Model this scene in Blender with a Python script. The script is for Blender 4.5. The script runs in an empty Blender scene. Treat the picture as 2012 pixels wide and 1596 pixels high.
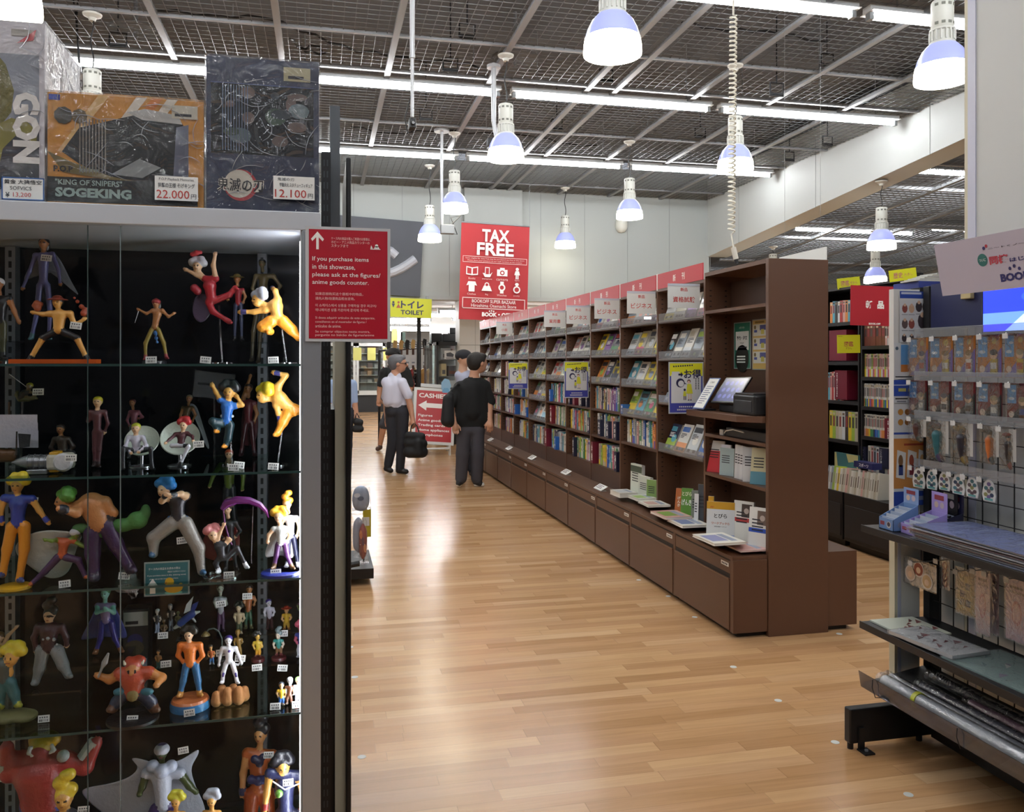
import bpy, math, random
import numpy as np
from mathutils import Matrix, Vector
SC=bpy.context.scene
COL=SC.collection
# ---------------------------------------------------------------- camera, world, exposure
FPX=1640.0; YAW=math.radians(12.9); PX0,PY0=1006.0,715.0; EYE=1.55
cy_,sy_=math.cos(YAW),math.sin(YAW)
cam=bpy.data.objects.new('camera',bpy.data.cameras.new('camera')); COL.objects.link(cam)
cam.location=(0,0,EYE); cam.rotation_euler=(math.pi/2,0,-YAW)
cam.data.sensor_width=36.0; cam.data.lens=36.0*FPX/2012.0
cam.data.shift_y=-(798.0-PY0)/2012.0
cam.data.clip_start=0.02; cam.data.clip_end=100
SC.camera=cam
W=bpy.data.worlds.new('world'); SC.world=W; W.use_nodes=True
W.node_tree.nodes['Background'].inputs[0].default_value=(0.75,0.8,0.9,1)
W.node_tree.nodes['Background'].inputs[1].default_value=0.25
SC.view_settings.view_transform='Standard'
try: SC.view_settings.look='None'
except Exception: pass
SC.view_settings.exposure=1.05
SC.view_settings.gamma=1.0
SC.view_settings.use_curve_mapping=False
cyc=SC.cycles
cyc.use_denoising=True
cyc.max_bounces=7; cyc.diffuse_bounces=3; cyc.glossy_bounces=4; cyc.transmission_bounces=4; cyc.transparent_max_bounces=16
cyc.caustics_reflective=False; cyc.caustics_refractive=False
cyc.sample_clamp_indirect=4.0
TUBE_E=26.0; BELL_E=12.0
# ---------------------------------------------------------------- pixel <-> place helpers (pixel of the photograph, ray met with a real plane)
def ray(px,py):
    u=(px-PX0)/FPX; v=(PY0-py)/FPX
    return (sy_+u*cy_, cy_-u*sy_, v)
def onY(px,py,Y):
    r=ray(px,py); t=Y/r[1]; return Vector((r[0]*t,Y,EYE+r[2]*t))
def onX(px,py,X):
    r=ray(px,py); t=X/r[0]; return Vector((X,r[1]*t,EYE+r[2]*t))
def onZ(px,py,z):
    r=ray(px,py); t=(z-EYE)/r[2]; return Vector((r[0]*t,r[1]*t,z))
def depth(p): return p[1]*cy_+p[0]*sy_
# ---------------------------------------------------------------- materials
MATS={}
def lin(h):
    if isinstance(h,str):
        h=h.lstrip('#'); c=[int(h[i:i+2],16)/255 for i in (0,2,4)]
    else: c=[x for x in h[:3]]
    return [x/12.92 if x<=0.04045 else ((x+0.055)/1.055)**2.4 for x in c]
def mat(hexc,rough=0.5,metal=0.0,emit=0.0,spec=0.5,alpha=1.0,coat=0.0,name=None,bump=0.0,bscale=80.0):
    key=(name,hexc,rough,metal,emit,spec,alpha,coat,bump)
    if key in MATS: return MATS[key]
    m=bpy.data.materials.new(name or ('surface_'+str(hexc).strip('#'))); m.use_nodes=True
    nt=m.node_tree; b=nt.nodes['Principled BSDF']; c=lin(hexc)
    b.inputs['Base Color'].default_value=(*c,1); b.inputs['Roughness'].default_value=rough
    b.inputs['Metallic'].default_value=metal
    b.inputs['Specular IOR Level'].default_value=spec
    b.inputs['Coat Weight'].default_value=coat
    if alpha<1: b.inputs['Alpha'].default_value=alpha
    if emit>0:
        b.inputs['Emission Color'].default_value=(*c,1); b.inputs['Emission Strength'].default_value=emit
    if bump>0:
        n=nt.nodes.new('ShaderNodeTexNoise'); n.inputs['Scale'].default_value=bscale
        g=nt.nodes.new('ShaderNodeTexCoord'); nt.links.new(g.outputs['Object'],n.inputs['Vector'])
        bp=nt.nodes.new('ShaderNodeBump'); bp.inputs['Strength'].default_value=bump; bp.inputs['Distance'].default_value=0.01
        nt.links.new(n.outputs['Fac'],bp.inputs['Height']); nt.links.new(bp.outputs['Normal'],b.inputs['Normal'])
    MATS[key]=m; return m
def glass(name,tint='#ffffff',refl=0.08,rough=0.0,wrinkle=0.0,wscale=18.0,haze=0.0,fres=.55):
    """thin clear sheet: lets light straight through, mirrors a little (more at a slant)"""
    key=('glass',name)
    if key in MATS: return MATS[key]
    m=bpy.data.materials.new(name); m.use_nodes=True; nt=m.node_tree; nt.nodes.clear()
    out=nt.nodes.new('ShaderNodeOutputMaterial'); mx=nt.nodes.new('ShaderNodeMixShader')
    tr=nt.nodes.new('ShaderNodeBsdfTransparent'); gl=nt.nodes.new('ShaderNodeBsdfGlossy')
    tr.inputs[0].default_value=(*lin(tint),1); gl.inputs['Roughness'].default_value=rough
    lw=nt.nodes.new('ShaderNodeLayerWeight'); lw.inputs['Blend'].default_value=0.25
    ma=nt.nodes.new('ShaderNodeMath'); ma.operation='MULTIPLY_ADD'; ma.inputs[1].default_value=fres; ma.inputs[2].default_value=refl
    ma.use_clamp=True
    nt.links.new(lw.outputs['Fresnel'],ma.inputs[0]); nt.links.new(ma.outputs[0],mx.inputs[0])
    nt.links.new(tr.outputs[0],mx.inputs[1]); nt.links.new(gl.outputs[0],mx.inputs[2])
    last=mx
    if haze>0:
        df=nt.nodes.new('ShaderNodeBsdfDiffuse'); df.inputs[0].default_value=(.85,.87,.92,1)
        m2=nt.nodes.new('ShaderNodeMixShader'); m2.inputs[0].default_value=haze
        nt.links.new(mx.outputs[0],m2.inputs[1]); nt.links.new(df.outputs[0],m2.inputs[2]); last=m2
    if wrinkle>0:
        n=nt.nodes.new('ShaderNodeTexNoise'); n.inputs['Scale'].default_value=wscale; n.inputs['Detail'].default_value=3
        n.inputs['Distortion'].default_value=1.2
        g=nt.nodes.new('ShaderNodeTexCoord'); nt.links.new(g.outputs['Object'],n.inputs['Vector'])
        bp=nt.nodes.new('ShaderNodeBump'); bp.inputs['Strength'].default_value=wrinkle; bp.inputs['Distance'].default_value=0.03
        nt.links.new(n.outputs['Fac'],bp.inputs['Height']); nt.links.new(bp.outputs['Normal'],gl.inputs['Normal'])
        nt.links.new(bp.outputs['Normal'],lw.inputs['Normal'])
    nt.links.new(last.outputs[0],out.inputs[0]); MATS[key]=m; return m
# ---------------------------------------------------------------- mesh builder
TXT={}
def text_mesh(s,bold):
    k=(s,bold)
    if k in TXT: return TXT[k]
    cu=bpy.data.curves.new('lettering','FONT'); cu.body=s; cu.size=1; cu.resolution_u=2; cu.offset=bold; cu.fill_mode='FRONT'
    o=bpy.data.objects.new('lettering',cu); COL.objects.link(o)
    dg=bpy.context.evaluated_depsgraph_get(); me=bpy.data.meshes.new_from_object(o.evaluated_get(dg))
    v=np.array([x.co[:2] for x in me.vertices]) if len(me.vertices) else np.zeros((0,2))
    f=[tuple(p.vertices) for p in me.polygons]
    bpy.data.objects.remove(o); bpy.data.curves.remove(cu); bpy.data.meshes.remove(me)
    TXT[k]=(v,f); return TXT[k]
def frame(o,right,up):
    r=Vector(right).normalized(); u=Vector(up).normalized(); n=r.cross(u).normalized(); u=n.cross(r)
    M=Matrix.Identity(4)
    for i in range(3): M[i][0]=r[i]; M[i][1]=u[i]; M[i][2]=n[i]; M[i][3]=o[i]
    return M
def fY(o): return frame(o,(1,0,0),(0,0,1))       # faces the camera side (-Y)
def fX(o): return frame(o,(0,-1,0),(0,0,1))      # faces the aisle (-X)
def fZ(o,ang=0): return frame(o,(math.cos(ang),math.sin(ang),0),(-math.sin(ang),math.cos(ang),0))
class MB:
    def __init__(s): s.v=[];s.f=[];s.mi=[];s.mats=[]
    def _m(s,m):
        if m not in s.mats: s.mats.append(m)
        return s.mats.index(m)
    def add(s,vs,fs,m,M=None):
        b=len(s.v); k=s._m(m)
        s.v+= [tuple(M@Vector(v)) for v in vs] if M is not None else [tuple(v) for v in vs]
        for f in fs: s.f.append(tuple(i+b for i in f)); s.mi.append(k)
        return s
    def box(s,a,b,m,M=None):
        x0,x1=sorted((a[0],b[0]));y0,y1=sorted((a[1],b[1]));z0,z1=sorted((a[2],b[2]))
        vs=[(x0,y0,z0),(x1,y0,z0),(x1,y1,z0),(x0,y1,z0),(x0,y0,z1),(x1,y0,z1),(x1,y1,z1),(x0,y1,z1)]
        return s.add(vs,[(3,2,1,0),(4,5,6,7),(0,1,5,4),(1,2,6,5),(2,3,7,6),(3,0,4,7)],m,M)
    def rect(s,x0,y0,x1,y1,m,M,z=0.0):
        return s.add([(x0,y0,z),(x1,y0,z),(x1,y1,z),(x0,y1,z)],[(0,1,2,3)],m,M)
    def poly(s,pts,m,M,z=0.0,th=0.0):
        n=len(pts)
        if th==0: return s.add([(p[0],p[1],z) for p in pts],[tuple(range(n))],m,M)
        vs=[(p[0],p[1],z) for p in pts]+[(p[0],p[1],z+th) for p in pts]
        return s.add(vs,[tuple(range(n-1,-1,-1)),tuple(range(n,2*n))]+[(i,(i+1)%n,n+(i+1)%n,n+i) for i in range(n)],m,M)
    def disc(s,cx,cy,r,m,M,z=0.0,n=20,ry=None):
        ry=ry or r
        return s.poly([(cx+r*math.cos(2*math.pi*i/n),cy+ry*math.sin(2*math.pi*i/n)) for i in range(n)],m,M,z)
    def cyl(s,p0,p1,r0,m,r1=None,n=12,caps=True):
        r1=r0 if r1 is None else r1
        p0=Vector(p0);p1=Vector(p1);d=(p1-p0).normalized()
        a=d.orthogonal().normalized();b=d.cross(a)
        vs=[];fs=[]
        for p,r in ((p0,r0),(p1,r1)):
            for i in range(n):
                t=2*math.pi*i/n; vs.append(p+a*(r*math.cos(t))+b*(r*math.sin(t)))
        for i in range(n): fs.append((i,(i+1)%n,n+(i+1)%n,n+i))
        if caps: fs.append(tuple(range(n-1,-1,-1))); fs.append(tuple(range(n,2*n)))
        return s.add(vs,fs,m)
    def tube(s,pts,r,m,n=6,closed=False):
        P=[Vector(p) for p in pts]; k=len(P); vs=[];fs=[]; a=None
        for i in range(k):
            d=(P[min(i+1,k-1)]-P[max(i-1,0)]).normalized()
            if a is None: a=d.orthogonal().normalized()
            else:
                a=(a-d*a.dot(d)); a=a.normalized() if a.length>1e-6 else d.orthogonal().normalized()
            b=d.cross(a); rr=r[i] if isinstance(r,(list,tuple)) else r
            for j in range(n):
                t=2*math.pi*j/n; vs.append(P[i]+a*(rr*math.cos(t))+b*(rr*math.sin(t)))
        for i in range(k-1):
            for j in range(n): fs.append((i*n+j,i*n+(j+1)%n,(i+1)*n+(j+1)%n,(i+1)*n+j))
        fs.append(tuple(range(n-1,-1,-1))); fs.append(tuple(range((k-1)*n,k*n)))
        return s.add(vs,fs,m)
    def lathe(s,prof,c,m,n=28,M=None):
        """prof: (radius, height) from bottom up, about the z axis at c"""
        vs=[];fs=[];k=len(prof); c=Vector(c)
        for r,z in prof:
            for j in range(n):
                t=2*math.pi*j/n; v=Vector((r*math.cos(t),r*math.sin(t),z)); vs.append(c+(M@v if M is not None else v))
        for i in range(k-1):
            for j in range(n): fs.append((i*n+j,i*n+(j+1)%n,(i+1)*n+(j+1)%n,(i+1)*n+j))
        if prof[0][0]>1e-6: fs.append(tuple(range(n-1,-1,-1)))
        if prof[-1][0]>1e-6: fs.append(tuple(range((k-1)*n,k*n)))
        return s.add(vs,fs,m)
    def text(s,t,m,M,cx,cy,h,w=None,bold=0.0,z=0.0006,fit=False,align='c',rot=0.0,vertical=False):
        """lettering h tall centred at (cx,cy) of frame M; w caps the width (fit: stretch to it)"""
        if vertical:
            n=len(t); st=h/n
            for i,ch in enumerate(t):
                if ch.strip(): s.text(ch,m,M,cx,cy+h/2-st*(i+.5),st*.86,w=w or st*.9,bold=bold,z=z,rot=rot)
            return s
        v,f=text_mesh(t,bold)
        if len(v)==0: return s
        lo=v.min(0);hi=v.max(0);sz=np.maximum(hi-lo,1e-6)
        ky=h/sz[1];kx=ky
        if w is not None and (fit or sz[0]*kx>w): kx=w/sz[0]
        q=(v-lo)*np.array([kx,ky]); tw=sz[0]*kx
        q[:,0]-= tw/2 if align=='c' else 0
        q[:,1]-= h/2
        if rot:
            c,d=math.cos(rot),math.sin(rot); q=np.stack([q[:,0]*c-q[:,1]*d,q[:,0]*d+q[:,1]*c],1)
        return s.add([(x+cx,y+cy,z) for x,y in q],f,m,M)
    def build(s,name,parent=None,smooth=None,bevel=0.0,center=True):
        me=bpy.data.meshes.new(name)
        V=np.array(s.v,dtype=float)
        off=Vector((0,0,0))
        if parent is None and center:
            lo=V.min(0);hi=V.max(0); off=Vector(((lo[0]+hi[0])/2,(lo[1]+hi[1])/2,lo[2])); V=V-np.array(off)
        me.from_pydata(V.tolist(),[],s.f)
        for m in s.mats: me.materials.append(m)
        me.polygons.foreach_set('material_index',s.mi)
        if smooth is not None:
            me.polygons.foreach_set('use_smooth',[True]*len(me.polygons))
            if smooth<179: me.set_sharp_from_angle(angle=math.radians(smooth))
        me.update()
        o=bpy.data.objects.new(name,me); COL.objects.link(o)
        if parent is not None: attach(o,parent)
        else: o.location=off
        if bevel>0:
            b=o.modifiers.new('edge','BEVEL'); b.width=bevel; b.segments=2; b.limit_method='ANGLE'; b.angle_limit=math.radians(40); b.harden_normals=False
        return o
def base_loc(p):
    l=Vector((0,0,0))
    while p is not None: l+=p.location; p=p.parent
    return l
def attach(o,parent):
    o.parent=parent; o.matrix_parent_inverse=Matrix.Translation(-base_loc(parent)) if parent.parent is None else Matrix.Identity(4)
def tag(o,label,cat,group=None,kind=None):
    o['label']=label; o['category']=cat
    if group: o['group']=group
    if kind: o['kind']=kind
    return o
def thing(name,label,cat,loc=(0,0,0),group=None):
    o=bpy.data.objects.new(name,None); COL.objects.link(o); o.location=loc; o.empty_display_size=.1
    return tag(o,label,cat,group)
def struct(o): o['kind']='structure'; return o
ORD=['first','second','third','fourth','fifth','sixth','seventh','eighth','ninth','tenth','eleventh','twelfth','thirteenth','fourteenth','fifteenth','sixteenth','seventeenth','eighteenth','nineteenth','twentieth','twenty-first','twenty-second','twenty-third','twenty-fourth']
# ---------------------------------------------------------------- smooth bodies: blended rounded cones and balls, surfaced on a grid
class Blob:
    def __init__(s): s.p=[]
    def cone(s,a,b,ra,rb,m,k=None): s.p.append(('c',np.array(a,float),np.array(b,float),ra,rb,m,k)); return s
    def ball(s,c,r,m,k=None,R=None):
        r=np.array([r,r,r],float) if np.isscalar(r) else np.array(r,float)
        s.p.append(('e',np.array(c,float),r,R,None,m,k)); return s
    @staticmethod
    def dist(p,X):
        if p[0]=='c':
            a,b,ra,rb=p[1:5]; ab=b-a; L=max(float(ab@ab),1e-12)
            t=np.clip(((X-a)@ab)/L,0,1)
            return np.linalg.norm(X-a-t[...,None]*ab,axis=-1)-(ra+(rb-ra)*t)
        c,r,R=p[1:4]; Q=X-c
        if R is not None: Q=Q@R
        q=Q/r; k=np.linalg.norm(q,axis=-1); k2=np.linalg.norm(q/r,axis=-1)+1e-9
        return k*(k-1)/k2
    def bounds(s,p):
        if p[0]=='c':
            r=max(p[3],p[4]); return np.minimum(p[1],p[2])-r,np.maximum(p[1],p[2])+r
        r=p[2] if p[3] is None else np.full(3,p[2].max()); return p[1]-r,p[1]+r
    def surface(s,res,k):
        B=[s.bounds(p) for p in s.p]; lo=np.min([b[0] for b in B],0)-3*res; hi=np.max([b[1] for b in B],0)+3*res
        n=np.ceil((hi-lo)/res).astype(int)+1
        F=np.full(n,1e3,np.float32)
        ax=[lo[i]+res*np.arange(n[i]) for i in range(3)]
        for p,b in zip(s.p,B):
            kk=k if p[6] is None else p[6]; e=kk+3*res
            i0=np.maximum(np.floor((b[0]-e-lo)/res).astype(int),0); i1=np.minimum(np.ceil((b[1]+e-lo)/res).astype(int)+1,n)
            X=np.stack(np.meshgrid(*[ax[i][i0[i]:i1[i]] for i in range(3)],indexing='ij'),-1)
            d=s.dist(p,X).astype(np.float32); sl=tuple(slice(i0[i],i1[i]) for i in range(3)); o=F[sl]
            h=np.clip(kk-np.abs(o-d),0,None)/max(kk,1e-9)
            F[sl]=np.minimum(o,d)-h*h*kk*.25
        # surface nets
        I=F<0
        c=[(i,j,l) for i in (0,1) for j in (0,1) for l in (0,1)]
        sub=lambda A,i,j,l: A[i:n[0]-1+i,j:n[1]-1+j,l:n[2]-1+l]
        cnt=sum(sub(I,*q).astype(np.int8) for q in c); act=(cnt>0)&(cnt<8)
        idx=np.argwhere(act); vid=np.full(act.shape,-1,np.int32); vid[act]=np.arange(len(idx))
        vals=np.stack([F[idx[:,0]+q[0],idx[:,1]+q[1],idx[:,2]+q[2]] for q in c],1)
        P=np.zeros((len(idx),3)); N=np.zeros(len(idx))
        for a in range(8):
            for b in range(a+1,8):
                if sum(abs(c[a][t]-c[b][t]) for t in range(3))!=1: continue
                va,vb=vals[:,a],vals[:,b]; m=(va<0)!=(vb<0)
                t=np.where(m,va/np.where(m,va-vb,1),0)
                ca=np.array(c[a]);cb=np.array(c[b])
                P+=np.where(m[:,None],ca+t[:,None]*(cb-ca),0); N+=m
        V=lo+res*(idx+P/N[:,None])
        faces=[]
        for a in range(3):
            b,d=(a+1)%3,(a+2)%3
            s0=[slice(0,n[i]-1) for i in range(3)]; s1=list(s0); 
            s0=[slice(None)]*3; s1=[slice(None)]*3; s0[a]=slice(0,n[a]-1); s1[a]=slice(1,n[a])
            A=I[tuple(s0)];Bv=I[tuple(s1)]
            E=np.argwhere(A!=Bv)
            ok=(E[:,b]>0)&(E[:,d]>0)&(E[:,b]<n[b]-1)&(E[:,d]<n[d]-1); E=E[ok]
            flip=A[tuple(E.T)]
            q=[]
            for db,dd in ((-1,-1),(0,-1),(0,0),(-1,0)):
                t=E.copy(); t[:,b]+=db; t[:,d]+=dd; q.append(vid[tuple(t.T)])
            q=np.stack(q,1); q[~flip]=q[~flip][:,::-1]
            faces.append(q[(q>=0).all(1)])
        return V,np.concatenate(faces)
    def build(s,name,res,k,parent=None,flat=None):
        V,Fc=s.surface(res,k)
        mats=[]
        for p in s.p:
            if p[5] not in mats: mats.append(p[5])
        C=V[Fc].mean(1); best=np.full(len(C),1e9); mi=np.zeros(len(C),np.int32)
        if len(mats)>1:
            for p,b in zip(s.p,[s.bounds(p) for p in s.p]):
                m=((C>b[0]-3*k-res)&(C<b[1]+3*k+res)).all(1)
                if not m.any(): continue
                d=s.dist(p,C[m]); ii=np.nonzero(m)[0]; w=d<best[ii]; best[ii[w]]=d[w]; mi[ii[w]]=mats.index(p[5])
        me=bpy.data.meshes.new(name)
        off=Vector((0,0,0))
        if parent is None:
            lo=V.min(0);hi=V.max(0); off=Vector(((lo[0]+hi[0])/2,(lo[1]+hi[1])/2,lo[2])); V=V-np.array(off)
        me.vertices.add(len(V)); me.vertices.foreach_set('co',V.astype(np.float32).ravel())
        me.loops.add(len(Fc)*4); me.loops.foreach_set('vertex_index',Fc.astype(np.int32).ravel())
        me.polygons.add(len(Fc)); me.polygons.foreach_set('loop_start',np.arange(0,len(Fc)*4,4,dtype=np.int32))
        for m in mats: me.materials.append(m)
        me.polygons.foreach_set('material_index',mi); me.polygons.foreach_set('use_smooth',np.ones(len(Fc),bool))
        me.update(calc_edges=True); me.validate()
        o=bpy.data.objects.new(name,me); COL.objects.link(o)
        if parent is not None: attach(o,parent)
        else: o.location=off
        return o
# ================================================================ the setting
CEIL=4.6
def wood_floor():
    m=bpy.data.materials.new('wood_plank_floor'); m.use_nodes=True; nt=m.node_tree; L=nt.links.new; N=nt.nodes.new
    b=nt.nodes['Principled BSDF']
    def mth(op,a,bv=None,cl=False):
        n=N('ShaderNodeMath'); n.operation=op; n.use_clamp=cl
        for i,x in enumerate((a,bv)):
            if x is None: continue
            if isinstance(x,(int,float)): n.inputs[i].default_value=x
            else: L(x,n.inputs[i])
        return n.outputs[0]
    tc=N('ShaderNodeTexCoord'); sp=N('ShaderNodeSeparateXYZ'); L(tc.outputs['Object'],sp.inputs[0])
    X,Y=sp.outputs[0],sp.outputs[1]
    v=mth('DIVIDE',Y,0.078); row=mth('FLOOR',v)
    wn=N('ShaderNodeTexWhiteNoise'); wn.noise_dimensions='1D'; L(row,wn.inputs['W'])
    u=mth('ADD',mth('DIVIDE',X,0.62),mth('MULTIPLY',wn.outputs['Value'],9.0)); col=mth('FLOOR',u)
    cb=N('ShaderNodeCombineXYZ'); L(row,cb.inputs[0]); L(col,cb.inputs[1])
    w2=N('ShaderNodeTexWhiteNoise'); w2.noise_dimensions='2D'; L(cb.outputs[0],w2.inputs['Vector'])
    # grain: long streaks along the plank
    gv=N('ShaderNodeCombineXYZ'); L(mth('ADD',mth('MULTIPLY',X,2.2),mth('MULTIPLY',w2.outputs['Value'],37.0)),gv.inputs[0]); L(mth('MULTIPLY',Y,34.0),gv.inputs[1]); L(row,gv.inputs[2])
    gn=N('ShaderNodeTexNoise'); gn.inputs['Scale'].default_value=1.0; gn.inputs['Detail'].default_value=5; gn.inputs['Roughness'].default_value=.6; gn.inputs['Distortion'].default_value=.8
    L(gv.outputs[0],gn.inputs['Vector'])
    r1=N('ShaderNodeValToRGB'); e=r1.color_ramp.elements
    e[0].position=0; e[0].color=(*lin('#b58a60'),1); e[1].position=1; e[1].color=(*lin('#dcb78e'),1)
    for p,h in ((.3,'#c69b70'),(.6,'#d1a97d'),(.8,'#bf936a')):
        q=e.new(p); q.color=(*lin(h),1)
    L(w2.outputs['Value'],r1.inputs[0])
    r2=N('ShaderNodeValToRGB'); e=r2.color_ramp.elements
    e[0].position=.3; e[0].color=(.86,.82,.77,1); e[1].position=.62; e[1].color=(1.04,1.02,1.0,1)
    L(gn.outputs['Fac'],r2.inputs[0])
    mx=N('ShaderNodeMixRGB'); mx.blend_type='MULTIPLY'; mx.inputs[0].default_value=.85
    L(r1.outputs[0],mx.inputs[1]); L(r2.outputs[0],mx.inputs[2])
    fu=mth('FRACT',u); fv=mth('FRACT',v)
    j1=mth('LESS_THAN',fv,.035); j2=mth('LESS_THAN',fu,.006)
    jj=mth('MULTIPLY',mth('MAXIMUM',j1,j2),.2)
    m2=N('ShaderNodeMixRGB'); m2.blend_type='MIX'; L(jj,m2.inputs[0]); L(mx.outputs[0],m2.inputs[1]); m2.inputs[2].default_value=(*lin('#4a3020'),1)
    L(m2.outputs[0],b.inputs['Base Color'])
    L(mth('ADD',mth('MULTIPLY',gn.outputs['Fac'],.12),.16),b.inputs['Roughness'])
    b.inputs['Specular IOR Level'].default_value=.5
    return m
X0,X1,Y0,Y1=-6.0,12.5,-5.0,32.0
b=MB(); b.box((X0,Y0,-.1),(X1,Y1,0),wood_floor()); struct(b.build('floor'))
WALLM=mat('#a7acaa',.6,name='white_wall_panel',bump=.02,bscale=30)
WALLD=mat('#a3a6a5',.6); SEAM=mat('#8f9392',.7)
# fascia wall closing the tall hall, open below, with panel joints
b=MB(); b.box((X0,14.4,2.72),(7.08,14.55,CEIL+.5),WALLM)
for i in range(16):
    x=-5.2+i*.82; b.box((x,14.394,2.72),(x+.006,14.4,CEIL),SEAM)
b.box((X0,14.37,2.66),(7.08,14.57,2.73),WALLD)
struct(b.build('wall_back'))
b=MB(); b.box((2.42,14.25,2.74),(3.45,14.4,CEIL),WALLM); struct(b.build('pillar'))
# sloping beam between the tall hall and the next bay
b=MB()
pr=[(7.05,4.0,4.42),(7.05,14.4,3.55)]
for xa,xb in ((7.05,7.45),):
    vs=[(xa,4.0,4.42),(xb,4.0,4.42),(xb,14.4,3.55),(xa,14.4,3.55),(xa,4.0,CEIL+.4),(xb,4.0,CEIL+.4),(xb,14.4,CEIL+.4),(xa,14.4,CEIL+.4)]
    b.add(vs,[(3,2,1,0),(4,5,6,7),(0,1,5,4),(1,2,6,5),(2,3,7,6),(3,0,4,7)],mat('#c9ccca',.6,name='beam_panel'))
for y in (6.2,8.55,10.9,13.2): b.box((7.046,y,4.3-.0837*(y-5.4)),(7.05,y+.005,CEIL+.3),SEAM)
struct(b.build('beam'))
WALLM2=mat('#dfe1df',.6)
b=MB(); b.box((X0,Y1,0),(X1,Y1+.1,6),WALLM2); struct(b.build('wall_far'))
b=MB(); b.box((X0-.1,Y0,0),(X0,Y1,6),WALLM); struct(b.build('wall_west'))
b=MB(); b.box((X1,Y0,0),(X1+.1,Y1,6),WALLM); struct(b.build('wall_east'))
b=MB(); b.box((X0,Y0-.1,0),(X1,Y0,2.6),mat('#2c2d31',.7)); b.box((X0,Y0-.1,2.6),(X1,Y0,6),mat('#6a6d6e',.7)); struct(b.build('wall_entrance'))
# the far wall of the next bay, with darker and lighter stretches
b=MB(); b.box((7.5,17.0,0),(X1,17.15,3.6),WALLD); b.box((8.1,16.9,2.3),(9.0,17.0,3.4),mat('#b9bcbc',.6)); b.box((9.05,16.85,2.3),(11.5,17.0,3.45),WALLM); struct(b.build('wall_bay'))
# ---- ceiling: dark void slab, open wire grid, bars
SLAB=mat('#6d6f72',.9,name='ceiling_void')
b=MB(); b.box((X0,Y0,5.25),(X1,14.5,5.35),SLAB)
b.box((X0,14.5,2.75),(7.5,Y1,2.85),mat('#c9cbcb',.8))
struct(b.build('ceiling'))
WIRE=mat('#77797c',.45,.5,name='grid_wire'); BAR=mat('#8f9194',.45,.3,name='ceiling_bar')
b=MB()
x=X0
while x<7.05:
    b.box((x-.0022,Y0,CEIL+.004),(x+.0022,14.4,CEIL+.009),WIRE); x+=.1
y=Y0
while y<14.4:
    b.box((X0,y-.0022,CEIL+.009),(7.05,y+.0022,CEIL+.014),WIRE); y+=.1
struct(b.build('ceiling_grid'))
b=MB()
for x in (-4.6,-3.5,-2.46,-1.42,-.38,.68,1.77,2.88,3.2,4.15,5.1,6.1): b.box((x-.03,Y0,CEIL-.02),(x+.03,14.4,CEIL+.02),BAR)
for y in (-3.7,-2.9,-1.1,.2,2.0,3.0,4.9,5.9,7.8,8.75,10.62,11.72,13.75): b.box((X0,y-.02,CEIL-.012),(7.05,y+.02,CEIL+.02),BAR)
struct(b.build('ceiling_bar_frame'))
# next bay: ceiling slopes down with the beam
def zr(y): return 4.42-.0837*(y-4.0)+.01
b=MB(); b.add([(7.3,-1,zr(-1)+.35),(X1,-1,zr(-1)+.35),(X1,17,zr(17)+.35),(7.3,17,zr(17)+.35)],[(3,2,1,0)],SLAB); struct(b.build('ceiling_bay'))
b=MB()
def sl(x0,x1,y0,y1,m,w,dz=0):
    vs=[(x0,y0,zr(y0)+dz),(x1,y0,zr(y0)+dz),(x1,y1,zr(y1)+dz),(x0,y1,zr(y1)+dz)]
    vs+= [(v[0],v[1],v[2]+w) for v in vs]
    b.add(vs,[(3,2,1,0),(4,5,6,7),(0,1,5,4),(1,2,6,5),(2,3,7,6),(3,0,4,7)],m)
x=7.5
while x<X1: sl(x-.003,x+.003,3,17,WIRE,.006); x+=.1
y=3.0
while y<17: sl(7.45,X1,y-.003,y+.003,WIRE,.006,.006); y+=.1
for x in (8.2,9.3,10.4,11.5): sl(x-.03,x+.03,3,17,BAR,.04,-.02)
for y in (6,7,8.9,9.9,11.8,12.8,14.7,15.7): sl(7.45,X1,y-.02,y+.02,BAR,.04,-.01)
struct(b.build('ceiling_bay_grid'))
# white partition behind the goods rack, rising to the ceiling, with framed end
PIL=mat('#c9cac8',.55,name='column_panel',bump=.015,bscale=8)
b=MB(); b.box((2.52,.2,0),(2.6,2.80,CEIL),PIL); b.box((2.52,2.84,0),(2.6,2.862,CEIL),mat('#cfc9b2',.5)); b.box((2.515,2.80,0),(2.6,2.84,CEIL),mat('#c9cbdd',.4))
b.box((2.517,2.862,0),(2.58,3.04,1.66),PIL)
struct(b.build('wall_partition'))
# ================================================================ lights and ceiling fittings
HOUS=mat('#d8dadb',.4,name='light_housing'); TUBE=mat('#fbfdff',.3,emit=TUBE_E,name='lit_tube')
DARK=mat('#1c1d20',.5); GREYM=mat('#8d9092',.4,.4)
def tube_light(x0,x1,y,z,label,slope=0.0,grp='strip lights in rows under the ceiling'):
    t=thing('strip_light',label,'ceiling light',((x0+x1)/2,y,z),grp)
    b=MB(); b.box((x0,y-.055,z+.035),(x1,y+.055,z+.085),HOUS); b.box((x0,y-.09,z+.03),(x1,y+.09,z+.036),HOUS)
    b.build('housing',t)
    b=MB(); b.cyl((x0+.05,y,z),(x1-.05,y,z),.024,TUBE,n=10); b.build('tube',t,smooth=60)
    for x in (x0+.01,x1-.05): MB().box((x,y-.03,z-.03),(x+.04,y+.03,z+.036),GREYM).build('tube_socket',t)
    for x in (x0+.3,x1-.3): MB().cyl((x,y,z+.085),(x,y,z+.75),.006,GREYM,n=6).build('hanger_rod',t)
    return t
ROWN={6.28:'row above the counter end of the brown bookcase',9.0:'second row back from the entrance side',11.93:'row in front of the white wall',3.4:'row over the showcase',.5:'row behind the photographer',-2.4:'entrance row'}
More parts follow.
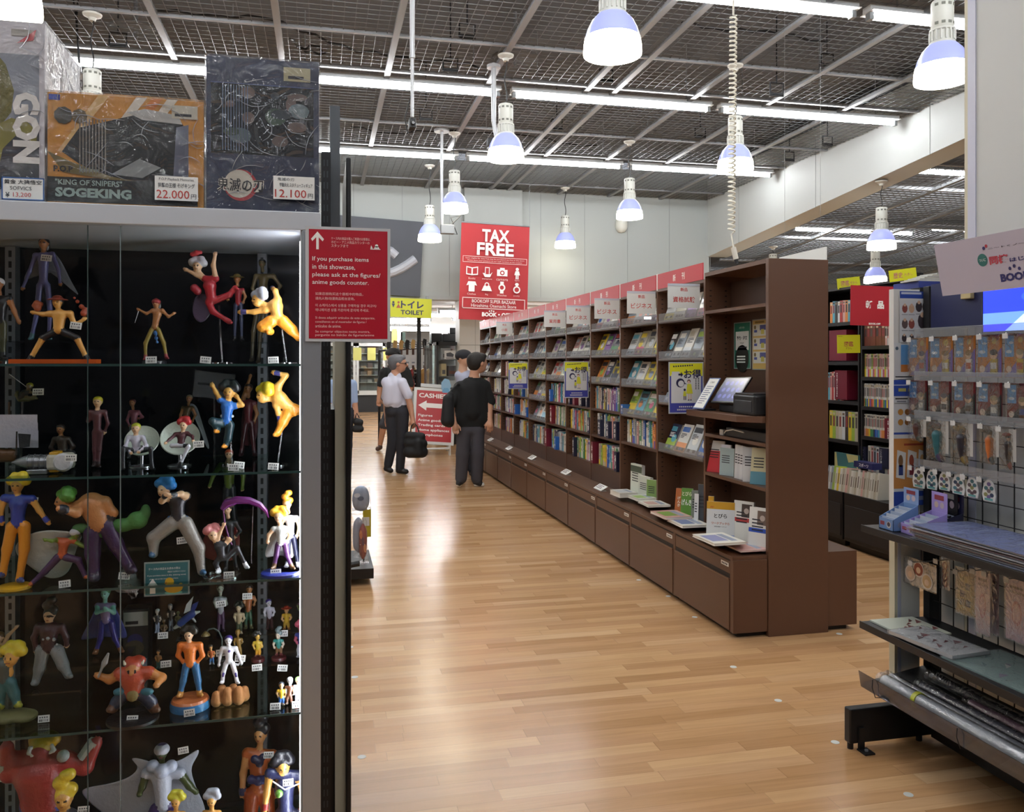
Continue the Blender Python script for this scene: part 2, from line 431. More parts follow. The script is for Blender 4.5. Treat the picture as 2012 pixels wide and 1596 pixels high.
for y in (11.93,9.0,6.28,3.4,.5,-2.4):
    for i,x in enumerate((-5.48,-2.97,-.46,2.05,4.55)):
        if y>3.5 and i==0 : continue
        tube_light(x,x+2.39,y,4.52,'white strip light, %s in the %s'%(['west-most','second','third','fourth','beam-side'][i],ROWN[y]))
for i,(px,x1) in enumerate(((1556,None),(1824,None))):
    p=onY(px,448,12.6); z=p.z
    tube_light(p.x,p.x+2.35,12.6,z-.02,['white strip light starting beside the beam in the next bay','white strip light second from the beam in the next bay'][i],grp='strip lights in the next bay')
for i,px in enumerate((1790,)):
    p=onY(px,337,9.7); tube_light(p.x,p.x+2.35,9.7,p.z,'white strip light close under the beam in the next bay',grp='strip lights in the next bay')
# strip lights added to brighten the back hall
for i,(x,y) in enumerate(((2.3,16.8),(3.0,19.5),(.5,18.0),(.5,21.5),(-2.5,18.0),(3.2,22.5),(-2.0,15.8),(5.5,18.0),(1.6,24.5),(1.5,26.2),(-.6,24.0),(.2,20.0),(2.2,18.2))):
    tube_light(x,x+2.4,y,2.6,'added strip light on the low back ceiling, '+['over the white pier','by the far wall','over the back showcases','deep at the back','far west','deepest by the pier','west behind the fascia','east behind the fascia','before the far showcases','over the far showcases','west of the far showcases','over the middle of the back hall','over the guitars'][i],grp='strip lights added on the low back ceiling')
BELLU=mat('#a6aef0',.3,emit=.2,name='frosted_bell'); BELLL=mat('#fff7e0',.25,emit=BELL_E,name='lit_bell_rim')
LBODY=mat('#d9dad2',.45,name='lamp_body')
def pendant(x,y,rim,zc,label,D=.36):
    t=thing('pendant_lamp',label,'pendant lamp',(x,y,rim),'bell pendant lamps')
    R=D/2
    b=MB(); pr=[(R*.99,.0),(R,.015),(R*.985,.06),(R*.95,.10)]
    b.lathe(pr,(x,y,rim),BELLL,32)
    b.disc(0,0,R*.98,BELLL,frame((x,y,rim+.012),(1,0,0),(0,-1,0)),n=32)
    b.build('diffuser',t,smooth=50)
    b=MB(); pr=[(R*.95,.10),(R*.86,.155),(R*.72,.205),(R*.52,.245),(R*.40,.255)]
    b.lathe(pr,(x,y,rim),BELLU,32); b.build('bell_shade',t,smooth=50)
    b=MB(); b.lathe([(R*.46,.25),(R*.46,.262),(R*.40,.266),(R*.40,.335),(R*.45,.34),(R*.45,.352)],(x,y,rim),LBODY,24)
    for i in range(16):
        a=2*math.pi*i/16; c,s=math.cos(a),math.sin(a); q=R*.44
        b.box((-.004,-.004,.27),(.004,.004,.338),LBODY,Matrix.Translation((x+q*c,y+q*s,rim)))
    b.build('cooling_collar',t,smooth=40)
    b=MB(); b.lathe([(R*.37,.352),(R*.40,.36),(R*.40,.535),(R*.36,.545),(.012,.55)],(x,y,rim),LBODY,24)
    for zz in (.375,.50):
        for i in range(5):
            a=-math.pi/2+(i-2)*.6; q=R*.405
            M=frame((x+q*math.cos(a),y+q*math.sin(a),rim+zz),(-math.sin(a),math.cos(a),0),(0,0,1))
            b.box((-.012,0,-.002),(.012,.018,.001),mat('#77786f',.6),M)
    b.build('ballast_case',t,smooth=40)
    pts=[(x+.012*math.sin(i*.9),y,rim+.55+(zc-rim-.57)*i/10) for i in range(11)]
    b=MB(); b.tube(pts,.006,DARK); b.build('cord',t,smooth=60)
    b=MB(); b.lathe([(.025,-.06),(.035,-.035),(.075,-.015),(.08,0)],(x,y,zc),LBODY,20); b.build('canopy',t,smooth=40)
LAMP=[(1.75,4.87,3.45,'large white bell lamp hanging closest over the wooden aisle'),(4.12,4.88,3.47,'large white bell lamp half hidden by the front column'),(1.77,8.0,3.55,'bell lamp with a conduit beside it over the aisle'),(4.1,7.75,3.51,'bell lamp behind the white coiled cable'),
 (1.71,10.85,3.54,'bell lamp third along the aisle, over the dark hall sign'),(1.62,12.7,3.42,'small bell lamp lowest in front of the dark hall sign'),(4.1,10.73,3.53,'bell lamp third along beside the beam row'),(4.1,13.8,3.55,'smallest bell lamp hanging before the white fascia wall'),
 (-1.93,7.86,3.55,'bell lamp mostly hidden behind the orange wrapped box'),(-1.62,4.87,3.39,'bell lamp cut by the picture corner above the white wrapped box')]
for l in LAMP: pendant(l[0],l[1],l[2],CEIL-.02,l[3])
for px,rim,w,lab in ((1732,490,54,'bell lamp hanging in the next bay above the red sign'),(1720,556,43,'lower bell lamp behind the yellow signs in the next bay'),(1519,560,40,'bell lamp just peeping over the brown bookcase')):
    d=.36*FPX/w; r=ray(px,rim); p=[v*d for v in r]
    pendant(p[0],p[1],EYE+p[2],zr(p[1])-.02,lab)
# hanger brackets
def bracket(px,pyt,pyb,lab,z=CEIL):
    d=depth(onZ(px,pyt,z+.35)); r=ray(px,pyb); p=Vector((r[0]*d,r[1]*d,EYE+r[2]*d))
    b=MB(); w=.075
    b.cyl((p.x,p.y,p.z+.12),(p.x,p.y,5.25),.008,DARK,n=6)
    b.tube([(p.x-w,p.y,p.z),(p.x+w,p.y,p.z),(p.x+w,p.y,p.z+.13),(p.x-w,p.y,p.z+.13),(p.x-w,p.y,p.z)],.011,DARK)
    b.cyl((p.x-w,p.y,p.z+.02),(p.x+w,p.y,p.z+.02),.012,DARK,n=6)
    tag(b.build('ceiling_hanger_bracket'),lab,'bracket','black hanger brackets in the ceiling')
for i,(px,a,c2) in enumerate(((918,10,74),(885,60,140),(837,170,236),(1191,110,160),(1094,215,254),(1526,85,188),(1625,95,130),(1376,220,270),(1551,260,316),(1815,170,208),(1626,240,286),(232,10,92))):
    bracket(px,a,c2,'black square hanger bracket %s'%['above the camera pole','beside the camera pole','low beside the camera pole','behind the third aisle lamp','between the aisle lamp and the next row','over the wire grid before the beam','beside the grey ceiling disc near the beam','behind the coiled cable lamp','low against the beam','under the column lamp','close to the beam corner','above the wrapped boxes'][i])
# grey discs over the grid
for i,(px,py) in enumerate(((267,63),(1012,117),(1612,159))):
    p=onZ(px,py,4.75); b=MB()
    b.lathe([(.24,0),(.25,.01),(.25,.02),(.02,.04)],p,mat('#77797b',.5,.3),36); b.cyl(p,p-Vector((0,0,.07)),.025,GREYM,r1=.012); b.cyl(p,p+Vector((0,0,.5)),.02,GREYM)
    tag(b.build('heat_detector_disc',smooth=40),'grey round detector disc '+['above the wrapped boxes','behind the third aisle lamp','above the grid by the beam'][i],'detector','grey detector discs above the grid')
# camera poles
PW=mat('#c7cace',.35,.2)
p=onY(806,0,5.6); q=onY(810,248,5.6)
t=thing('security_camera','small black security camera at the foot of a long white pole','camera',q)
b=MB(); b.cyl((q.x,5.6,q.z+.06),(q.x,5.6,q.z+.48),.012,PW); b.cyl((q.x,5.6,q.z+.46),(q.x,5.6,CEIL),.017,PW); b.cyl((q.x,5.6,q.z+.455),(q.x,5.6,q.z+.48),.02,PW); b.build('pole',t,smooth=50)
b=MB(); b.box((q.x-.022,5.56,q.z-.02),(q.x+.022,5.64,q.z+.045),DARK); b.cyl((q.x,5.56,q.z+.01),(q.x,5.545,q.z+.01),.014,mat('#050507',.1)); b.build('camera_head',t,bevel=.004)
b=MB(); b.tube([(q.x-.01,5.6,q.z+.2),(q.x-.05,5.6,q.z+.05),(q.x-.03,5.6,q.z-.05),(q.x+.01,5.62,q.z-.02)],.004,DARK); b.build('cable',t)
p=onY(868,300,10.8); q=onY(868,430,10.8)
t=thing('ceiling_pole_outlet','white drop pole with a clamped device beside a bell lamp','pole',(p.x,10.8,q.z))
b=MB(); b.cyl((p.x,10.8,q.z-.1),(p.x,10.8,CEIL),.02,PW); b.lathe([(.1,0),(.1,.03)],(p.x,10.8,CEIL-.03),PW,20); b.build('pole',t,smooth=50)
b=MB(); b.box((p.x-.02,10.74,q.z-.2),(p.x+.16,10.82,q.z-.08),mat('#9a9d9f',.4,.3)); b.build('device_box',t,bevel=.01)
b=MB(); b.tube([(p.x+.1,10.78,q.z-.1),(p.x+.25,10.8,q.z+.05),(p.x+.12,10.8,q.z+.02),(p.x+.2,10.78,q.z-.2),(p.x+.05,10.78,q.z-.18)],.007,DARK); b.build('cable',t)
p=onY(970,130,8.3); q=onY(973,250,8.3)
t=thing('conduit_drop','grey conduit drop beside the second aisle bell lamp','conduit',(p.x,8.3,q.z))
b=MB(); b.cyl((p.x,8.3,q.z+.05),(p.x,8.3,CEIL),.025,PW); b.cyl((p.x,8.3,q.z+.05),(p.x+.03,8.3,q.z-.1),.022,PW); b.lathe([(.07,0),(.07,.03)],(p.x,8.3,CEIL-.05),PW,16); b.build('pipe',t,smooth=50)
b=MB(); b.box((p.x-.07,8.25,q.z-.2),(p.x+.02,8.32,q.z-.12),DARK); b.build('socket',t,bevel=.008)
# coiled cable down to the bookcase top
top=onX(1441,30,2.62); bot=onX(1437,430,2.62)
yc=5.2
top=onY(1441,30,yc); bot=onY(1437,455,yc); end=onY(1444,515,yc)
b=MB(); pts=[]; nT=46
for i in range(nT*8+1):
    f=i/(nT*8); p=top.lerp(bot,f); a=2*math.pi*i/8; pts.append((p.x+.022*math.cos(a),p.y+.022*math.sin(a),p.z))
b.tube([(top.x,yc,CEIL+.3),(top.x,yc,top.z)]+pts+[(bot.x,yc,bot.z-.02),(end.x-.01,yc,end.z+.1)],.0065,mat('#dedcd2',.4,name='cream_cable'),n=6)
t=thing('coiled_cable','white coiled cable dropping from the ceiling onto the brown bookcase','cable',(end.x,yc,end.z))
b.build('cord',t,smooth=60)
b=MB(); b.cyl((end.x-.012,yc,end.z+.1),(end.x+.008,yc,end.z+.02),.018,mat('#dedcd2',.4)); b.cyl((end.x+.008,yc,end.z+.02),(end.x+.012,yc,end.z-.01),.014,DARK); b.build('plug',t,smooth=50)
# loose wires lying above the grid
for i,pp in enumerate(([(310,22),(420,30),(520,35),(620,70),(700,100),(800,115),(900,122),(960,140)],[(570,75),(590,95),(620,90),(640,105),(600,100),(575,85)],[(1340,45),(1400,55),(1480,62),(1560,70),(1650,90)],[(690,250),(760,262),(850,258),(960,262),(1050,268),(1120,285),(1200,285)])):
    pts=[onZ(a,c2,4.66+.03*((j*7)%3)) for j,(a,c2) in enumerate(pp)]
    q=[]
    for j in range(len(pts)-1):
        for f in (0,.34,.67): 
            v=pts[j].lerp(pts[j+1],f); q.append(v+Vector((0,0,.02*math.sin(j*3+f*6))))
    b=MB(); b.tube(q,.012,DARK,n=5); tag(b.build('ceiling_wire'),['long black wire sagging over the grid above the camera pole','tangled black wire bundle above the tall blue box','black wire on the grid by the coiled cable','black wire on the grid above the third aisle lamp'][i],'wire')
t=thing('hanging_cable','pair of black cables dropping beside the white wrapped box','cable',(onY(153,124,8.6).x,8.6,onY(153,124,8.6).z))
for a,c2 in (((138,-40),0),((156,-40),4)):
    b=MB(); b.tube([onY(a[0],a[1],8.6),onY(149+c2*.5,30,8.6),onY(152,70,8.6),onY(155+c2*.3,124,8.6)],.009,DARK,n=6); b.build('cord',t,smooth=60)
# dome camera on the fascia wall
p=onY(1221,447,14.36); b=MB(); b.lathe([(.0,-.1),(.06,-.085),(.1,-.04),(.11,0),(.11,.12),(.06,.14)],p,LBODY,24); tag(b.build('dome_camera',smooth=50),'cream dome camera fixed on the white fascia wall','camera')
# ================================================================ long brown bookcase
BROWN=mat('#5a3d2c',.42,name='brown_laminate',bump=.01,bscale=200); BROWND=mat('#4a3226',.45,name='brown_laminate_shelf'); GROOVE=mat('#1a110d',.6)
REDS=mat('#b02e38',.45,name='red_sign'); WHITE=mat('#e9e9e6',.5); PAPER=mat('#e4e2da',.7,name='paper_edge'); LABELW=mat('#e8e6e0',.5); INK=mat('#22222a',.6); REDINK=mat('#b8403c',.6); WINK=mat('#f2efec',.6)
ACRY=glass('clear_acrylic_lip',tint='#e6e9ee',refl=.03,haze=.14)
WRAPM=glass('clear_wrap',refl=.10,rough=.06,wrinkle=.5,wscale=40)
XF,XB,XL=2.475,2.855,2.26      # shelf front, tower back, ledge front
XM=2.665
def yk(k): return 4.30+.8*k
SHELF={0:[],1:[1.85,1.57,1.245,.89],2:[1.855,1.60,1.355,1.108,.876]}
STD=[1.85,1.605,1.36,1.115,.87,.60]
NB=11
def bay_shelves(k): return SHELF.get(k,STD)
SHN={6:['top','second','third','fourth','fifth','bottom'],5:['top','second','third','fourth','fifth'],4:['top','second','third','fourth']}
for k in range(NB):
    a,e=yk(k),yk(k+1)
    t=thing('bookcase_unit','brown double-sided bookcase unit, '+('end unit with bare side facing the viewer' if k==0 else '%s bay in the long row from its bare end'%ORD[k]),'bookcase',((XF+XB)/2,(a+e)/2,0),'brown bookcase units in one long row')
    b=MB(); b.box((XM-.006,a+.022 if k==0 else a+.012,.4612),(XM+.006,e-.012,2.09),BROWND); b.build('back_panel',t)
    if k==0:
        MB().box((XF,a-.012,.0),(XB,a+.0218,2.15),BROWN).build('end_panel',t,bevel=.002)
    else:
        MB().box((XF,a+.0004,.4612),(XB,a+.012,2.09),BROWN).build('side_panel',t)
    b=MB(); b.box((XF,e-.012,.4612),(XB,e-.0004,2.125 if k==0 else 2.09),BROWN)
    for z in np.arange(.7,2.05,.035):
        b.box((XF+.03,e-.0126,z),(XF+.045,e-.0119,z+.008),GROOVE); b.box((XM-.05,e-.0126,z),(XM-.035,e-.0119,z+.008),GROOVE)
    b.build('side_panel',t)
    MB().box((XF,a+.022 if k==0 else a+.0004,2.125 if k==0 else 2.09),(XB,e-.0004,2.15 if k==0 else 2.11),BROWN).build('top_panel',t)
    if k==0:
        for z in (1.89,1.085,.83): MB().box((XF,a+.022,z-.012),(XM-.006,e-.012,z+.008),BROWN).build('shelf',t)
        pts=[(XM-.006,a+.022),(XM-.006,e-.012),(XF-.13,e-.0),(XF-.13,a+.12),(XF-.02,a+.022)]
        b=MB(); b.poly([(x,y) for x,y in pts][::-1],BROWN,Matrix.Identity(4),z=1.212,th=.038); b.build('counter_shelf',t,bevel=.002)
    else:
        for z in bay_shelves(k): MB().box((XF+.005,a+.012,z),(XM-.006,e-.012,z+.02),BROWND).build('shelf',t)
    if k>=3: MB().box((XF+.004,a+.012,.461),(XF+.02,e-.012,.60),BROWND).build('kick_panel',t)
    # base with drawer
    b=MB(); b.box((XL+.012,a+.0002+(.022 if k==0 else 0),.03),(XM,e-.0002,.445),BROWN); b.box((XL-.002,a+.0002,.441),(XM,e-.0002,.461),BROWN)
    if k==0: b.box((XL,a-.004,.03),(XF-.003,a+.03,.441),BROWN)
    b.box((XL,a if k else a+.03,.03),(XL+.014,a+(.016 if k else .035),.441),BROWN); b.box((XL,e-.016,.03),(XL+.014,e,.441),BROWN)
    b.box((XB if k==0 else XM,a+.0002,.03),(3.05,e-.0002,.461),BROWN); b.box((XL+.04,a+.03,0),(3.0,e,.03),GROOVE)
    b.build('base_cabinet',t,bevel=.0015)
    d=MB(); y0,y1=a+.02+(.018 if k==0 else 0),e-.02
    d.box((XL-.004,y0,.036),(XL+.012,y1,.330),BROWN); d.box((XL+.002,y0,.330),(XL+.011,y1,.358),GROOVE); d.box((XL-.008,y0,.326),(XL+.012,y1,.333),mat('#6b4a36',.3))
    d.box((XL+.002,y0,.358),(XL+.012,y1,.430),BROWN); d.box((XL+.004,y0,.430),(XL+.0125,y1,.441),GROOVE)
    dr=d.build('drawer',t,bevel=.001)
    M=fX((XL+.0015,y0+.06,.405)); l=MB(); l.box((-.045,-.011,0),(.045,.011,.002),LABELW,M)
    for i in range(4): l.rect(-.034+.018*i,-.005,-.022+.018*i,.005,INK,M,z=.0026)
    l.build("label_plate",dr)
# red header signs
for k in range(1,NB):
    a,e=yk(k),yk(k+1)
    t=thing('header_sign','red header board with white characters above the %s bay of the brown bookcase'%ORD[k],'sign',(XF,(a+e)/2,2.105),'red header boards on the brown bookcase')
    MB().box((XF-.004,a+.02,2.11),(XF+.004,e-.02,2.222),REDS).build('board',t)
    M=fX((XF-.004,(a+e)/2,2.166)); l=MB(); l.text('新',WINK,M,-.075,0,.05,bold=.012); l.text('刊',WINK,M,.075,0,.05,bold=.012); l.build('lettering',t)
    MB().box((XF-.005,e-.018,2.10),(XF+.004,e-.002,2.225),WHITE).build('end_clip',t)
# white genre cards
def genre_card(Y,xc,zc,w,h,txt,lab):
    M=fY((xc,Y,zc)); t=thing('genre_card',lab,'sign',(xc,Y,zc-h/2),'white genre cards on the brown bookcase')
    b=MB(); b.box((-w/2,-h/2,-.002),(w/2,h/2,.001),mat('#d0d0cd',.6),M); b.build('card',t)
    MB().box((-w/2,h/2-.012,.0015),(w/2,h/2+.004,.003),mat('#b9bcc6',.3),M).build('holder_strip',t)
    l=MB(); l.text('新品',REDINK,M,0,h*.28,h*.16,bold=.012,z=.002); l.text(txt,REDINK,M,0,-h*.14,h*.24,w=w*.9,bold=.012,z=.002); l.build('lettering',t)
CARD=[(1,1312,1375,558,606,'資格試験','white genre card with four red kanji in the first card bay from the bare end'),(2,1232,1288,573,617,'ビジネス','white business genre card beside the four-kanji card'),(3,1168,1217,587,627,'ビジネス','white business genre card, second of its kind along the shelves'),(4,1113,1159,601,637,'ビジネス','white business genre card, farther one next to the practical-books card'),(5,1069,1111,611,643,'実用書','white practical-books genre card with three red kanji'),(8,975,1007,633,657,'小説','small white fiction genre card at the far bays')]
def flag_box(xa,xb,ya,yb,X=2.472):
    Y=onX(xb,ya,X).y; A=onY(xa,ya,Y);B=onY(xb,yb,Y); return Y,(A.x+B.x)/2,(A.z+B.z)/2,abs(A.x-B.x),abs(A.z-B.z)
for k,xa,xb,ya,yb,txt,lab in CARD:
    Y,xc,zc,w,h=flag_box(xa,xb,ya,yb); genre_card(Y,xc,zc,w,h,txt,lab)
# yellow and blue offer posters hung on the front
def offer(xa,xb,ya,yb,lab):
    Y,xc,zc,w,h=flag_box(xa,xb,ya,yb,2.47); M=fY((xc,Y,zc)); t=thing('offer_poster',lab,'poster',(xc,Y,zc-h/2),'yellow and blue offer posters')
    BL=mat('#3a3f96',.4);YE=mat('#d6d428',.4);PW2=mat('#cfd0d2',.45); NV=mat('#23224a',.5)
    b=MB(); b.box((-w/2-.008,-h/2-.008,-.003),(w/2+.008,h/2+.008,-.001),mat('#b9bec2',.3),M); b.rect(-w/2,-h/2,w/2,h/2,BL,M,z=.0)
    b.build('sheet',t)
    b=MB(); b.rect(-w/2,h*.24,w/2,h/2,YE,M,z=.0005); b.rect(-w*.46,-h*.31,w*.46,h*.27,PW2,M,z=.001); b.rect(-w*.44,h*.27,-w*.2,h*.33,PW2,M,z=.001); b.rect(-w*.44,h*.19,-w*.2,h*.24,PW2,M,z=.0012)
    b.build('print_panel',t)
    l=MB(); l.text('お得',NV,M,.19*w,h*.28,h*.19,w=w*.56,bold=.02,z=.002); l.rect(-w*.24,h*.25,-w*.15,h*.29,NV,M,z=.002); l.poly([(-w*.16,h*.21),(-w*.1,h*.27),(-w*.16,h*.33)],NV,M,z=.002)
    for i in range(9): l.rect(-w*.4+i*w*.07,h*.42+i*.003*h,-w*.36+i*w*.07,h*.45+i*.003*h,NV,M,z=.002)
    for j,xx in enumerate((.36,.28)):
        for i in range(7): l.rect(w*xx,h*(.18-.035*i),w*(xx+.035),h*(.2-.035*i),INK,M,z=.002)
    for i in range(8): l.rect(-w*.22+i*w*.06,-h*.4,-w*.18+i*w*.06,-h*.37,PW2,M,z=.002)
    for i in range(10): l.rect(-w*.28+i*w*.055,-h*.46,-w*.24+i*w*.055,-h*.43,PW2,M,z=.002)
    l.build('lettering',t)
    f=MB(); SK=mat('#d9b9a5',.6); Y2=mat('#c9c832',.6)
    f.disc(-w*.18,h*.1,w*.13,NV,M,z=.002); f.disc(-w*.16,h*.085,w*.09,PW2,M,z=.0024); f.poly([(-w*.07,h*.08),(w*.02,h*.07),(-w*.07,h*.12)],NV,M,z=.002)
    f.disc(w*.08,h*.13,w*.055,mat('#6b4a40',.6),M,z=.002); f.disc(w*.075,h*.115,w*.04,SK,M,z=.0024)
    f.poly([(w*.0,-h*.12),(w*.2,-h*.12),(w*.15,h*.08),(w*.03,h*.08)],Y2,M,z=.0022)
    for xx in (.06,.13): f.rect(w*xx,-h*.24,w*(xx+.03),-h*.12,SK,M,z=.002); f.rect(w*(xx-.01),-h*.26,w*(xx+.035),-h*.24,NV,M,z=.0022)
    f.disc(-w*.05,-h*.04,w*.035,NV,M,z=.0026); f.poly([(-w*.1,-h*.17),(w*.01,-h*.17),(-w*.02,-h*.07),(-w*.08,-h*.07)],Y2,M,z=.0026)
    for xx in (-.08,-.03): f.rect(w*xx,-h*.25,w*(xx+.025),-h*.17,NV,M,z=.002)
    f.build('print_illustration',t)
offer(1316,1380,714,810,'largest yellow and blue offer poster on the bay beside the printer')
offer(1110,1155,712,780,'yellow and blue offer poster on the fifth bay of the bookcase')
offer(1000,1036,714,763,'small yellow and blue offer poster on the far bays')
# ------------------------------------------------- books
RB=random.Random(7)
PAL=['#c9c7bd','#d8d6cf','#2f5fae','#b23a3a','#e0c63a','#4b8a5a','#7a4c8e','#d88a4a','#2c3350','#8f9aa6','#d3a6a0','#5aa3b8','#ece9df','#3d3a38','#c55a7a','#9cb84c','#b9b2a0','#e6e3da','#dedbd2','#cfd3d6']
CN={'#c9c7bd':'grey','#d8d6cf':'off-white','#2f5fae':'blue','#b23a3a':'red','#e0c63a':'yellow','#4b8a5a':'green','#7a4c8e':'purple','#d88a4a':'orange','#2c3350':'navy','#8f9aa6':'slate','#d3a6a0':'pink','#5aa3b8':'teal','#ece9df':'cream','#3d3a38':'black','#c55a7a':'rose','#9cb84c':'lime','#b9b2a0':'beige','#e6e3da':'ivory','#dedbd2':'pale','#cfd3d6':'silver'}
def pc(r=RB): return r.choice(PAL)
def book_mesh(th,dp,h,M,cover,r,spine_only=True):
    """local: x across the spine, y up, z out towards the reader; spine on z=0 face"""
    b=MB(); C=mat(cover,.35); C2=mat(pc(r),.4); D=INK if sum(lin(cover))>.6 else WINK
    b.box((-th/2,0,-dp),(th/2,h,0),C,M)
    b.box((-th/2+.0012,h-.002,-dp-.0004),(th/2-.0012,h+.0004,-.002),PAPER,M)
    k=r.random()
    if k<.55: b.rect(-th/2,0,th/2,h*r.uniform(.15,.33),C2,M,z=.0004)
    if k>.7: b.rect(-th/2,h*.8,th/2,h*.93,C2,M,z=.0004)
    n=r.randint(3,6); y=h*.88; s=min(th*.6,.011)
    for i in range(n): b.rect(-s/2,y-s*1.1,s/2,y-s*.2,D,M,z=.0008); y-=s*1.3
    b.rect(-s*.4,h*.36,s*.4,h*.46,D,M,z=.0008)
    return b
def cover_mesh(w,h,th,M,cover,r):
    b=MB(); C=mat(cover,.25,coat=.3); C2=mat(pc(r),.3); C3=mat(pc(r),.3); D=INK if sum(lin(cover))>.6 else WINK
    b.box((-w/2,0,-th),(w/2,h,0),C,M); b.box((-w/2-.0003,.002,-th+.001),(w/2+.0006,h+.0004,-.001),PAPER,M)
    k=r.random()
    if k<.5: b.rect(-w/2,0,w/2,h*r.uniform(.25,.45),C2,M,z=.0005)
    b.rect(-w*.42,h*.72,w*r.uniform(.1,.42),h*.9,C3 if k<.6 else D,M,z=.0009)
    if k>.35: b.disc(w*r.uniform(-.15,.15),h*.45,w*.25,C3,M,z=.0007,n=14,ry=h*.15)
    for i in range(4): b.rect(-w*.4,h*(.64-.045*i),w*r.uniform(-.1,.4),h*(.665-.045*i),D,M,z=.001)
    for i in range(3): b.rect(-w*.38+w*.27*i,h*.06,-w*.16+w*.27*i,h*.16,C3 if i%2 else D,M,z=.0011)
    return b
def place_name(k,shelf): return '%s shelf of the %s bay'%(shelf,ORD[k])
NBOOK=[0]
def put(b,kind,colour,n,k,shelf,group):
    lab='%s %s, %s from the far end on the %s'%(CN.get(colour,'plain'),'magazine' if kind=='magazine' else 'book',ORD[n],place_name(k,shelf))
    o=b.build(kind,bevel=0); tag(o,lab,kind,group); NBOOK[0]+=1; return o
def spine_row(k,z,shelf,ylo,yhi,depth_in=.03,hmin=.185,hmax=.212,seed=0,pal=None,gapk=.25,xf=None,tmin=.013,tmax=.034):
    r=random.Random(seed); y=yhi; n=0; X=(xf if xf is not None else XF+depth_in)
    while True:
        th=r.uniform(tmin,tmax)
        if y-th<ylo: break
        h=r.uniform(hmin,hmax); c=r.choice(pal) if pal else pc(r); lean=0
        if r.random()<.12: lean=r.uniform(.05,.16)
        e=math.sin(lean)*h
        if y-th-e<ylo: break
        M=frame((X+r.uniform(0,.012),y-th/2-e,z+.0005),(0,-1,0),(0,math.sin(lean),math.cos(lean)))
        put(book_mesh(th,.13,h,M,c,r),'book',c,n,k,shelf,'books standing on the brown bookcase')
        y-=th*1.02/math.cos(lean)+e+.0008; n+=1
        if r.random()<gapk*.2: y-=r.uniform(.01,.05)
        if n>23: break
def face_row(k,z,shelf,ylo,yhi,n,seed=0,hmin=.2,hmax=.24,tilt=.42,pal=None,lip=True,wfac=.86,xin=.02,stack=2):
    r=random.Random(seed); w=(yhi-ylo)/n
    for i in range(n):
        yc=yhi-w*(i+.5); c=r.choice(pal) if pal else pc(r); h=r.uniform(hmin,hmax); ww=min(w*wfac,.185)
        th=r.uniform(.006,.016)
        M=frame((XF+xin+.012,yc,z+.002+th*math.sin(tilt)),(0,-1,0),(math.sin(tilt),0,math.cos(tilt)))
        put(cover_mesh(ww,h,th,M,c,r),'magazine',c,i,k,shelf,'magazines facing out on the brown bookcase')
    if lip:
        t=thing('shelf_lip','clear acrylic lip along the %s'%place_name(k,shelf),'shelf guard',(XF,(ylo+yhi)/2,z),'clear shelf lips on the brown bookcase')
        MB().box((XF-.004,ylo,z-.012),(XF+.02,yhi,z+.0),mat('#6d6763',.45,.2)).build('metal_channel',t)
        MB().box((XF-.003,ylo+.002,z),(XF-.001,yhi-.002,z+.052),ACRY).build('acrylic_strip',t)
SILV=['#cfd3d6','#c9c7bd','#d8d6cf','#e6e3da','#8f9aa6','#dedbd2']
def top(zlist,i): return zlist[i]+.02
# bay by bay: 'f' magazines facing out, 's' spines, with how many
PLAN={1:[('f',4,'silver'),('f',5,None),('f',4,None),('f',4,None)],
 2:[('f',4,'silver'),('f',4,None),('f',4,None),('f',4,None),('s',0,None)],
 3:[('f',4,'silver'),('f',4,None),('f',4,None),('s',0,None),('s',0,None),('s',0,None)],
 4:[('f',4,'silver'),('f',4,None),('f',4,None),('s',0,None),('s',0,None),('s',0,None)],
 5:[('f',4,'silver'),('f',3,None),('f',4,'silver'),('s',0,None),('s',0,None),('s',0,None)],
 6:[('f',4,'silver'),('f',4,'silver'),('f',4,'silver'),('f',4,'silver'),('f',4,'silver'),('s',0,None)],
 7:[('f',4,'silver'),('f',4,'silver'),('s',0,'silver'),('s',0,None),('s',0,'silver'),('s',0,None)],
 8:[('f',4,'silver'),('f',4,'silver'),('s',0,None),('s',0,'silver'),('s',0,'silver'),('s',0,'silver')],
 9:[('f',3,'silver'),('f',3,'silver'),('f',3,'silver'),('s',0,None),('s',0,None),('s',0,None)],
 10:[('f',2,'silver'),('f',2,'silver'),('f',2,None),('s',0,None)]}
for k,rows in PLAN.items():
    zs=bay_shelves(k); a,e=yk(k)+.016,yk(k+1)-.016
    for i,(ty,n,pal) in enumerate(rows):
        z=zs[i]+.02; sh=SHN[len(zs)][i]; sd=k*31+i*7
        if ty=='f': face_row(k,z,sh,a,e-.02,n,sd,pal=SILV if pal else None,tilt=.36 if i<1 else .42,hmin=.17 if i<1 else .2,hmax=.2 if i<1 else .225)
        else:
            tk={'tmin':.021,'tmax':.040} if k<6 else {'tmin':.036,'tmax':.06}
            spine_row(k,z,sh,a+RB.uniform(.02,.12),e-RB.uniform(.03,.22),seed=sd,pal=SILV+PAL[:8] if pal else None,**tk)
